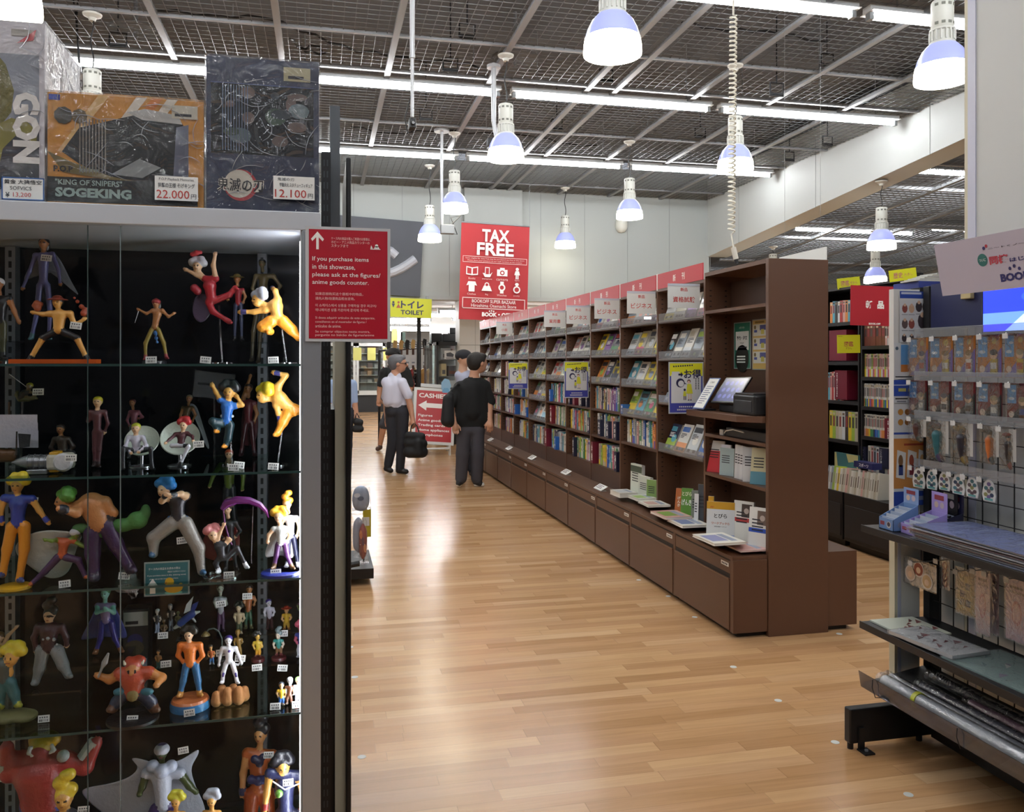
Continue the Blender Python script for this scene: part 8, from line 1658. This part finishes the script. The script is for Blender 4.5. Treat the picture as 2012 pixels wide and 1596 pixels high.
def tl(l,w,h,M):
    l.text('トイレ',NVYS,M,w*.16,h*.17,h*.4,w=w*.4,bold=.04,z=.002,fit=True); l.text('TOILET',NVYS,M,w*.16,-h*.24,h*.24,w=w*.4,bold=.03,z=.002,fit=True)
    l.poly([(-w*.12,-.02*h),(-w*.04,-.02*h),(-w*.08,h*.2)],mat('#a0483a',.5),M,z=.002); l.disc(-w*.08,h*.27,w*.02,mat('#a0483a',.5),M,z=.002); l.poly([(-w*.2,h*.2),(-w*.14,h*.2),(-w*.17,-.02*h)],NVYS,M,z=.002); l.disc(-w*.17,h*.27,w*.02,NVYS,M,z=.002)
NVYS=mat('#26264a',.5)
t=ysign('toilet_sign',735,585,848,624,14.31,'#cbd02a','yellow toilet sign hanging below the white fascia',tl,rot=-.02,th=.04)
for px in (760,840): p=onY(px,584,14.31); MB().box((p.x-.02,14.33,p.z-.03),(p.x+.02,14.369,p.z+.02),GREYM).build('fixing_clip',t)
t=thing('tax_free_banner','red hanging banner with white lettering and goods icons','banner',(2.7,13.2,2.2))
c0,w,h=on_plate(904,438,1038,631,13.2); M=fY(c0)@Matrix.Rotation(-.03,4,'Z')
b=MB(); n=14; vs=[];fs=[]
for i in range(n+1):
    for j in range(9):
        x=-w/2+w*i/n; y=-h/2+h*j/8; vs.append((x,y,.02*math.sin(i*.9)*(1-j/9)))
for i in range(n):
    for j in range(8): a=i*9+j; fs.append((a,a+9,a+10,a+1))
N=len(vs); vs+=[(v[0],v[1],v[2]-.006) for v in vs]; fs+=[(f[3]+N,f[2]+N,f[1]+N,f[0]+N) for f in fs[:n*8]]
b.add(vs,fs,mat('#a8252b',.65),M); b.build('cloth',t,smooth=60)
l=MB(); z=.024
l.text('TAX',WINK,M,0,h*.375,h*.13,w=w*.4,bold=.03,z=z,fit=True); l.text('FREE',WINK,M,0,h*.235,h*.13,w=w*.54,bold=.03,z=z,fit=True)
def outline(x0,y0,x1,y1,e):
    for q in ((x0,y0,x1,y0+e),(x0,y1-e,x1,y1),(x0,y0,x0+e,y1),(x1-e,y0,x1,y1)): l.rect(*q,PKL,M,z=z)
PKL=mat('#e6c9c4',.6)
outline(-w*.47,h*.09,w*.47,h*.155,.008)
l.text('Items eligible for duty free may be purchased tax free at this store',PKL,M,0,h*.132,h*.016,w=w*.86,z=z,fit=True); l.text('Please show your passport to our staff members at the counter',PKL,M,0,h*.11,h*.016,w=w*.8,z=z,fit=True)
xs=[-.33,-.11,.11,.33]
# row one: book, phone, camera, figure
y=h*.0; s=w*.085
for q in (-1,1): l.poly([(w*xs[0],y-s*.7),(w*xs[0]+q*s,y-s*.6),(w*xs[0]+q*s,y+s*.8),(w*xs[0],y+s*.6)][::q],WINK,M,z=z); l.poly([(w*xs[0]+q*s*.12,y-s*.5),(w*xs[0]+q*s*.85,y-s*.42),(w*xs[0]+q*s*.85,y+s*.6),(w*xs[0]+q*s*.12,y+s*.45)][::q],mat('#a8252b',.65),M,z=z+.002)
l.rect(w*xs[1]-s*.4,y-s*.7,w*xs[1]+s*.4,y+s*.8,WINK,M,z=z); l.rect(w*xs[1]-s*.28,y-s*.4,w*xs[1]+s*.28,y+s*.65,mat('#a8252b',.65),M,z=z+.002); l.poly([(w*xs[1]-s*.8,y-s*.2),(w*xs[1]-s*.4,y-s*.9),(w*xs[1]+s*.5,y-s*.9),(w*xs[1]+s*.9,y),(w*xs[1]+s*.5,y-s*.4)],WINK,M,z=z+.001)
l.rect(w*xs[2]-s*.9,y-s*.6,w*xs[2]+s*.9,y+s*.5,WINK,M,z=z); l.rect(w*xs[2]-s*.4,y+s*.5,w*xs[2]+s*.4,y+s*.8,WINK,M,z=z); l.disc(w*xs[2],y-s*.05,s*.4,mat('#a8252b',.65),M,z=z+.002); l.disc(w*xs[2],y-s*.05,s*.22,WINK,M,z=z+.003)
l.disc(w*xs[3],y+s*.7,s*.28,WINK,M,z=z); l.poly([(w*xs[3]-s*.5,y-s*.3),(w*xs[3]+s*.5,y-s*.3),(w*xs[3]+s*.3,y+s*.4),(w*xs[3]-s*.3,y+s*.4)],WINK,M,z=z); l.rect(w*xs[3]-s*.25,y-s*1.0,w*xs[3]-s*.05,y-s*.3,WINK,M,z=z); l.rect(w*xs[3]+s*.05,y-s*1.0,w*xs[3]+s*.25,y-s*.3,WINK,M,z=z)
y2=-h*.155
l.poly([(w*xs[0]-s*.5,y2-s*.9),(w*xs[0]+s*.5,y2-s*.9),(w*xs[0]+s*.5,y2+s*.2),(w*xs[0]+s*.9,y2+s*.1),(w*xs[0]+s*.6,y2+s*.8),(w*xs[0]-s*.6,y2+s*.8),(w*xs[0]-s*.9,y2+s*.1),(w*xs[0]-s*.5,y2+s*.2)],WINK,M,z=z)
l.poly([(w*xs[1]-s*.9,y2-s*.7),(w*xs[1]+s*.9,y2-s*.7),(w*xs[1]+s*.5,y2+s*.2),(w*xs[1]-s*.5,y2+s*.2)],WINK,M,z=z); l.disc(w*xs[1],y2+s*.35,s*.4,WINK,M,z=z-.001); l.disc(w*xs[1],y2+s*.35,s*.25,mat('#a8252b',.65),M,z=z)
l.rect(w*xs[2]-s*.3,y2-s*1.0,w*xs[2]+s*.3,y2+s*1.0,WINK,M,z=z); l.disc(w*xs[2],y2,s*.6,WINK,M,z=z+.001); l.disc(w*xs[2],y2,s*.35,mat('#a8252b',.65),M,z=z+.002)
l.disc(w*xs[3],y2-s*.25,s*.62,WINK,M,z=z); l.disc(w*xs[3],y2-s*.25,s*.4,mat('#a8252b',.65),M,z=z+.001); l.poly([(w*xs[3]-s*.35,y2+s*.6),(w*xs[3],y2+s*.25),(w*xs[3]+s*.35,y2+s*.6),(w*xs[3]+s*.2,y2+s*.9),(w*xs[3]-s*.2,y2+s*.9)],WINK,M,z=z+.001)
for i,(a,c2) in enumerate((('Books','Clothes'),('smartphone','Bag'),('camera','Watches'),('figure','jewelry'))): l.text(a,PKL,M,w*xs[i],-h*.075,h*.02,w=w*.17,z=z); l.text(c2,PKL,M,w*xs[i],-h*.235,h*.02,w=w*.17,z=z)
outline(-w*.46,-h*.385,w*.46,-h*.27,.014); l.text('BOOKOFF SUPER BAZAAR',WINK,M,0,-h*.305,h*.035,w=w*.64,bold=.003,z=z,fit=True); l.text('Hiroshima Otemachi Store',WINK,M,0,-h*.35,h*.033,w=w*.66,bold=.0,z=z,fit=True)
l.text('BOOK・OFF',WINK,M,w*.04,-h*.44,h*.045,w=w*.42,bold=.05,z=z,fit=True)
for i in range(3): l.disc(-w*.06+i*w*.03,-h*.405+(.006 if i==1 else 0),.012,WINK,M,z=z)
l.build('lettering',t)
b=MB(); a1=M@Vector((-w/2,h/2,0)); a2=M@Vector((w/2,h/2,0)); b.cyl(a1,a2,.012,GREYM); b.build('top_rod',t)
for q in (a1,a2): MB().cyl(q,(q.x,q.y,CEIL),.003,GREYM,n=5).build('hanger_rod',t)
# a-frame sign
t=thing('cashier_sign','red and white a-frame cashier sign with arrow on the floor','sign',(1.95,14.2,0))
A0=onZ(850,892,0); Ys=14.0
TL=onY(836,766,Ys+.25); BL=onY(815,866,Ys); BR=onY(886,870,Ys)
R_=(BR-BL); w=R_.length; up=Vector((0.06,.28,1)); M=frame(BL,R_,up); h=(TL.z-BL.z)/M[2][1]
b=MB(); b.box((-.05,-.05,-.02),(w+.05,h+.05,0),mat('#cfd1d0',.4),M); b.build('frame',t,bevel=.006)
b=MB(); b.rect(0,0,w,h,mat('#a8242b',.4),M,z=.001); b.build('panel',t)
l=MB(); l.text('CASHIERS',WINK,M,w*.06,h*.9,h*.09,w=w*.9,bold=.03,z=.003,align='l',fit=True)
l.poly([(w*.05,h*.7),(w*.28,h*.6),(w*.28,h*.66),(w*.95,h*.66),(w*.95,h*.75),(w*.28,h*.75),(w*.28,h*.8)],WINK,M,z=.003)
for i,s in enumerate(('Figures','Anime goods','Trading cards','Home appliances','Smartphones')): l.text(s,WINK,M,w*.06,h*(.5-.095*i),h*.062,w=w*(.4,.66,.76,.88,.7)[i],bold=.02,z=.003,align='l',fit=True)
l.build('lettering',t)
for x in (.02,w-.02):
    p=M@Vector((x,-.04,-.01)); MB().cyl((p.x,p.y,0),tuple(p),.022,mat('#cfd1d0',.4),n=8).build('leg',t)
    q=M@Vector((x,h,-.02)); MB().cyl((q.x,q.y+.45,0),tuple(q),.02,mat('#cfd1d0',.4),n=8).build('leg',t)
b=MB(); p=M@Vector((.02,-.2,-.01)); q=M@Vector((w-.02,-.2,-.01)); b.cyl((p.x,p.y,.12),(q.x,q.y,.12),.02,mat('#cfd1d0',.4)); b.build('cross_bar',t)
b=MB(); b.box((w*.1,h+.06,-.03),(w*.9,h+.12,.0),mat('#c3c6c6',.4),M); b.build('top_bar',t)
c1=M@Vector((w*.8,h+.1,.03)); b=MB(); b.disc(0,0,.09,mat('#8fb8d6',.4),frame(c1,(1,0,0),(0,0,1)),n=7,ry=.13); b.disc(0,-.1,.07,mat('#6fa3c9',.4),frame(c1-Vector((0,.004,0)),(1,0,0),(0,0,1)),n=6); b.build('paper_cutout',t)
# black framed glass cabinet
Yc=15.9; a=onY(840,672,Yc); e=onY(905,672,Yc); zt=a.z
t=thing('glass_cabinet','black framed glass cabinet with boxes behind the cashier sign','cabinet',((a.x+e.x)/2,Yc+.25,0))
for x in (a.x+.17,e.x-.04):
    MB().box((x,Yc,0),(x+.04,Yc+.04,zt),BLK).build('frame_post',t)
for x in (a.x,): MB().box((x,Yc+.5,0),(x+.04,Yc+.54,zt),BLK).build('frame_post',t)
b=MB(); b.box((a.x+.17,Yc,zt-.06),(e.x,Yc+.5,zt),BLK); b.build('top_frame',t)
MB().box((a.x+.17,Yc,0),(e.x,Yc+.5,.4),BLK).build('base_cabinet',t); MB().box((a.x+.2,Yc+.49,.4),(e.x,Yc+.5,zt-.06),mat('#9aa0a0',.5)).build('back_panel',t)
for z in (.95,1.3,1.62): MB().box((a.x+.21,Yc+.03,z),(e.x-.04,Yc+.48,z+.012),mat('#7a8486',.3)).build('shelf',t)
MB().box((a.x+.21,Yc+.005,.4),(e.x-.04,Yc+.01,zt-.06),glass('cabinet_glass',refl=.05)).build('glass_door',t)
MB().add([(a.x+.0,Yc+.5,.4),(a.x+.17,Yc+.02,.4),(a.x+.17,Yc+.02,zt-.06),(a.x,Yc+.5,zt-.06)],[(0,1,2,3)],glass('cabinet_side_glass',tint='#9fb8b8',refl=.15,haze=.15)).build('side_glass',t)
r=random.Random(5)
for i,(x,z,w_,h_,c,nm) in enumerate(((.3,1.632,.16,.22,'#b9bdbd','pale box'),(.5,1.632,.2,.2,'#c9ccc6','white picture box'),(.28,1.312,.1,.24,'#c9b98a','tan small guitar shaped box'),(.42,1.312,.16,.2,'#5a5a5e','grey box'),(.3,.962,.3,.26,'#c3c6c6','wide white box'),(.3,.402,.3,.3,'#8a8f90','large grey box'))):
    b=MB(); b.box((a.x+x,Yc+.12,z+.0005),(a.x+x+w_,Yc+.35,z+h_),mat(c,.5)); b.rect(.02,.04,w_-.02,h_*.5,mat(r.choice(['#3a3a40','#7a4a3a','#55585c']),.5),fY((a.x+x,Yc+.1195,z))); tag(b.build('stored_box',bevel=.004),nm+' on the %s shelf of the black glass cabinet'%('top','top','middle','middle','low','bottom')[i],'box','boxes in the black glass cabinet')
MB_=MB(); c0,w,h=on_plate(873,689,895,706,Yc-.01); M=fY(c0); t=thing('cabinet_notice','white notice with dark drawing on the black glass cabinet','notice',tuple(c0)); MB().box((-w/2,-h/2,-.002),(w/2,h/2,0),PANW,M).build('sheet',t); b=MB(); b.poly([(-w*.3,-h*.2),(w*.3,-h*.25),(w*.36,h*.05),(w*.05,h*.3),(-w*.32,h*.2)],mat('#4a4c52',.5),M,z=.001); b.rect(-w*.35,-h*.4,w*.35,-h*.33,INK,M,z=.001); b.build('print_drawing',t)
# guitars hanging in a row
GC=['#7a1f22','#2a1416','#c9a05a','#8a2a2a','#1a1416','#b58a4a','#c9955a','#6a1a1c','#3a2016','#c9b27a']
for i in range(7):
    x=1.28+.135*i; y=16.3+.16*i; zt_=1.97+.012*i; c=GC[i]; t=thing('electric_guitar','%s electric guitar, %s in the hanging row past the cashier sign'%(('wine red','black','sunburst amber','cherry red','dark brown','honey','tan','maroon','walnut','natural pale')[i],ORD[i]),'guitar',(x,y,1.0),'electric guitars hanging in a row')
    B=Blob(); m=mat(c,.15,coat=.6); B.ball((x,y,1.14),(.16,.028,.15),m); B.ball((x,y,1.32),(.125,.028,.12),m); B.cone((x-.09,y,1.38),(x-.1,y,1.48),.035,.02,m); B.cone((x+.09,y,1.36),(x+.1,y,1.44),.035,.02,m); B.build('body',.018,.05,t)
    b=MB(); b.box((x-.024,y-.035,1.3),(x+.024,y-.02,zt_-.16),mat('#4a2a16',.4)); b.build('neck',t); b=MB(); b.poly([(-.035,0),(.035,0),(.045,.17),(-.02,.19),(-.045,.12)],mat('#c9a566' if i%3 else '#15120f',.4),fY((x,y-.02,zt_-.16)),th=.015)
    for q in range(3): b.cyl((x-.05,y-.01,zt_-.13+.05*q),(x-.075,y-.01,zt_-.13+.05*q),.012,GREYM,n=6); b.cyl((x+.05,y-.01,zt_-.13+.05*q),(x+.075,y-.01,zt_-.13+.05*q),.012,GREYM,n=6)
    b.build('headstock',t); b=MB(); b.rect(-.05,-.07,.05,-.04,GREYM,fY((x,y-.03,1.2)),z=.004); b.rect(-.04,.0,.04,.03,BLK,fY((x,y-.03,1.2)),z=.004); b.rect(-.04,.07,.04,.1,BLK,fY((x,y-.03,1.2)),z=.004); b.build('pickup_print',t)
    b=MB(); b.box((x-.045,y-.06,1.52),(x+.05,y-.056,1.73),mat('#dfe1e4',.5)); b.rect(.0,.02,.06,.05,mat('#8a8f99',.5),fY((x-.03,y-.061,1.54)));  tag(b.build('guitar_tag'),'white price sheet on the %s guitar of the hanging row'%ORD[i],'price sheet','white price sheets on the guitars')
t=thing('guitar_rail','dark rail the guitars hang from','rail',(1.9,17.2,0),None); t['label']='dark rail and posts holding up the row of guitars'
b=MB(); b.cyl((1.1,16.25,1.80),(2.2,17.5,1.89),.02,BLK); b.build('rail_bar',t)
for x,y,z in ((1.1,16.27,1.8),(2.2,17.52,1.89)): MB().cyl((x,y+.03,0),(x,y+.03,z),.025,BLK).build('post',t)
for i,(px0,py0,px1,py1,Y) in enumerate(((848,655,868,671.5,16.75),(870,656,901,671.5,16.7),(884,644,901,655.5,16.7))):
    c0,w,h=on_plate(px0,py0,px1,py1,Y); b=MB(); b.box((c0.x-w/2,Y,c0.z-h/2),(c0.x+w/2,Y+.3,c0.z+h/2),BLK); tag(b.build('amplifier',bevel=.01),'black amplifier case %s above the black cabinet'%('by the headstocks','stacked wide','stacked small on top')[i],'amplifier','black cases above the cabinet')
t=thing('high_shelf','long black shelf carrying the amplifier cases','shelf',(2.2,16.75,0)); c0,w,h=on_plate(845,672,903,676,16.7); MB().box((c0.x-w/2,16.5,c0.z-h/2),(c0.x+w/2,17.0,c0.z+h/2-.002),BLK).build('board',t); MB().box((c0.x+w/2-.06,16.8,0),(c0.x+w/2,16.86,c0.z-h/2),BLK).build('post',t); MB().box((c0.x-w/2,16.8,0),(c0.x-w/2+.06,16.86,c0.z-h/2),BLK).build('post',t)
# white pier and walls of the hall behind
p0=onY(903,640,15.6).x; p1=onY(950,640,15.6).x
b=MB(); b.box((p0,15.6,0),(p1,16.1,2.75),WALLM2); b.box((p0-.002,15.598,1.9),(p1,15.6,1.91),SEAM); b.box((p0+.3,15.597,0),(p0+.305,15.6,2.7),SEAM); struct(b.build('column'))
b=MB(); b.box((onY(846,640,21).x,21.0,0),(onY(990,640,21).x,21.2,2.75),WALLM2); struct(b.build('wall_inner'))
b=MB(); b.cyl((onY(823,640,15.2).x,15.2,0),(onY(823,640,15.2).x,15.2,2.7),.04,BLK); struct(b.build('pillar_pipe'))
# white framed showcases at the far end
for i,(pa,pe) in enumerate(((640,699),(700,757))):
    Y=27.0; a=onY(pa,680,Y);e=onY(pe,680,Y); zt=onY(700,674,Y).z; zb=onY(700,768,Y).z
    t=thing('far_showcase','white framed far showcase with yellow tags, %s'%('half hidden by the post' if i==0 else 'behind the person in the cap'),'showcase',((a.x+e.x)/2,Y,0),'white framed showcases at the far end'); FW=mat('#cfd2cf',.4)
    for x in (a.x,e.x-.08): MB().box((x,Y,zb-.1),(x+.08,Y+.08,zt),FW).build('frame_post',t)
    MB().box((a.x,Y,zt-.1),(e.x,Y+.6,zt),FW).build('top_frame',t); MB().box((a.x,Y,zb-.14),(e.x,Y+.6,zb),FW).build('bottom_frame',t); MB().box((a.x+.05,Y+.1,0),(e.x-.05,Y+.6,zb-.14),BLK).build('plinth',t)
    MB().box((a.x+.08,Y+.55,zb),(e.x-.08,Y+.58,zt-.1),mat('#8f968c',.5)).build('back_panel',t)
    for z in np.linspace(zb+.25,zt-.35,5): MB().box((a.x+.08,Y+.06,z),(e.x-.08,Y+.55,z+.02),mat('#9fb0a8',.3)).build('shelf',t)
    MB().box((a.x+.08,Y+.01,zb),(e.x-.08,Y+.015,zt-.1),glass('cabinet_glass')).build('glass_door',t)
    r=random.Random(i)
    for j in range(2): x=a.x+.35+.5*j; b=MB(); b.box((x,Y-.02,zt-.55),(x+.26,Y-.01,zt-.15),mat('#c9c66a',.5)); tag(b.build('yellow_tag'),'yellow tag sheet, %s on the far showcase %s'%(ORD[j],'by the post' if i==0 else 'behind the cap'),'tag','yellow tag sheets')
    for j in range(5):
        for q in range(4):
            x=a.x+.14+.22*q; z=np.linspace(zb+.25,zt-.35,5)[j]+.021; hh=r.uniform(.06,.16); b=MB(); b.box((x,Y+.12,z),(x+r.uniform(.1,.18),Y+.3,z+hh),mat(r.choice(['#5a5e58','#7a6a4a','#3a3f42','#8a8f86','#4a3a30']),.4)); tag(b.build('small_goods'),'small dark goods, %s along the %s shelf, far showcase %s'%(ORD[q],ORD[j],'by the post' if i==0 else 'behind the cap'),'goods','small goods in the far showcase '+str(i))
# white hanging tags of the hall behind
for i,(px,py,w_,h_,c) in enumerate(((775,660,.12,.3,'#c9c97a'),(785,665,.12,.34,'#dfe3e4'),(792,668,.1,.34,'#3a4a42'))):
    p=onY(px,py,18.6); b=MB(); b.box((p.x-w_/2,18.6,p.z-h_/2),(p.x+w_/2,18.62,p.z+h_/2),mat(c,.5)); b.cyl((p.x,18.61,p.z+h_/2),(p.x,18.61,2.75),.004,GREYM,n=5); tag(b.build('hanging_card'),'%s hanging card above the person in the cap'%('yellow','white','dark green')[i],'card')
# plush and picture bags at the low bin beyond the showcase
t=thing('goods_bin','low black bin with tray behind the showcase post','bin',(.1,6.0,0))
MB().box((-.5,5.9,.05),(.36,6.5,.12),BLK).build('tray',t); b=MB(); b.box((-.5,6.35,.0),(.1,6.45,.95),BLK); b.build('back_panel',t); MB().cyl((.0,5.9,.125),(.26,5.86,.17),.02,BLK).build('front_bar',t)
def goodsbag(px0,py0,px1,py1,Y,c,lab,film=True,marks=()):
    c0,w,h=on_plate(px0,py0,px1,py1,Y); M=fY(c0)@Matrix.Rotation(.06,4,'Z'); t=thing('goods_bag',lab,'goods bag',(c0.x,Y,c0.z-h/2),'wrapped goods at the low bin'); B=Blob(); m=mat(c,.5)
    B.cone(tuple(c0+Vector((0,0,h*.25))),tuple(c0-Vector((0,0,h*.25))),w*.36,w*.4,m); B.ball(tuple(c0),(w*.42,.05,h*.42),m); B.build('content',max(w/16,.006),w*.2,t)
    b=MB()
    for i,cc_ in enumerate(marks): b.disc(w*(-.2+.18*i),h*(.2-.16*i),w*.16,mat(cc_,.5),M,z=.06+.001*i,ry=h*.1)
    if marks: b.build('picture_print',t)
    MB().box((-w*.48,-h*.48,-.05),(w*.48,h*.5,.07),glass('shrink_film'),M).build('film_cover',t)
goodsbag(690,958,728,1000,5.98,'#8a94a8','clear wrapped blue grey soft toy on top of the low bin',marks=('#c3cad6','#55607a'))
goodsbag(692,1010,716,1092,5.95,'#9aa0b4','clear wrapped tall soft toy in the low bin')
goodsbag(704,1022,722,1106,5.9,'#8a3a34','red and orange picture bag in the low bin',marks=('#b5622e','#5a2a3a','#c9825a'))
c0,w,h=on_plate(713,1000,729,1055,6.1); b=MB(); M=fY(c0); b.box((-w/2,-h/2,-.01),(w/2,h/2,0),mat('#b9a82a',.5),M); b.box((-w*.6,-h*.1,.001),(w*.3,h*.2,.006),PANW,M); b.box((-w/2,-(c0.z-.121),-.02),(-w*.3,-h/2,0),BLK,M); tag(b.build('bin_sign'),'yellow sign with white card at the low bin','sign')
# ================================================================ floor marks
for i,(px,py,lab) in enumerate(((697,1331,'by the showcase post'),(711,1488,'closest to the showcase foot'),(1313,1172,'at the third drawer of the bookcase'),(1365,1213,'at the second drawer of the bookcase'),(1255,1140,'at the fourth drawer of the bookcase'),(1441,1311,'on the open floor before the bookcase corner'),(1529,1377,'on the open floor between bookcase and rack'),(1649,1246,'under the rear base of the bookcase'),(1641,1459,'at the foot beam of the goods rack'),(1785,1562,'alone near the rolled posters'),(688,1272,'half under the showcase post'))):
    p=onZ(px,py,0); b=MB(); b.lathe([(.017,.0003),(.017,.0012),(.012,.0016)],p,mat('#cfd0cc',.5),20); tag(b.build('floor_dot'),'round white floor dot '+lab,'floor sticker','round white floor dots')
# ================================================================ printing belongs to the sheet it is printed on
for o in list(SC.objects):
    n=o.name.split('.')[0]; p=o.parent
    if p is None or p.type!='EMPTY': continue
    if n in ('lettering','print_panel','print_illustration','box_print','card_print','poster_print','print_duck','charm_print','window_print','picture_print','print_drawing','screen'):
        host=[c for c in p.children if c.name.split('.')[0] in ('board','card','sheet','panel','plate','cloth','backing','carton','tray','backing_card','charm_plate','body','hanging','content') and c is not o]
        if host and not host[0].modifiers.get('SUBSURF'):
            o.parent=host[0]; o.matrix_parent_inverse=Matrix.Identity(4)
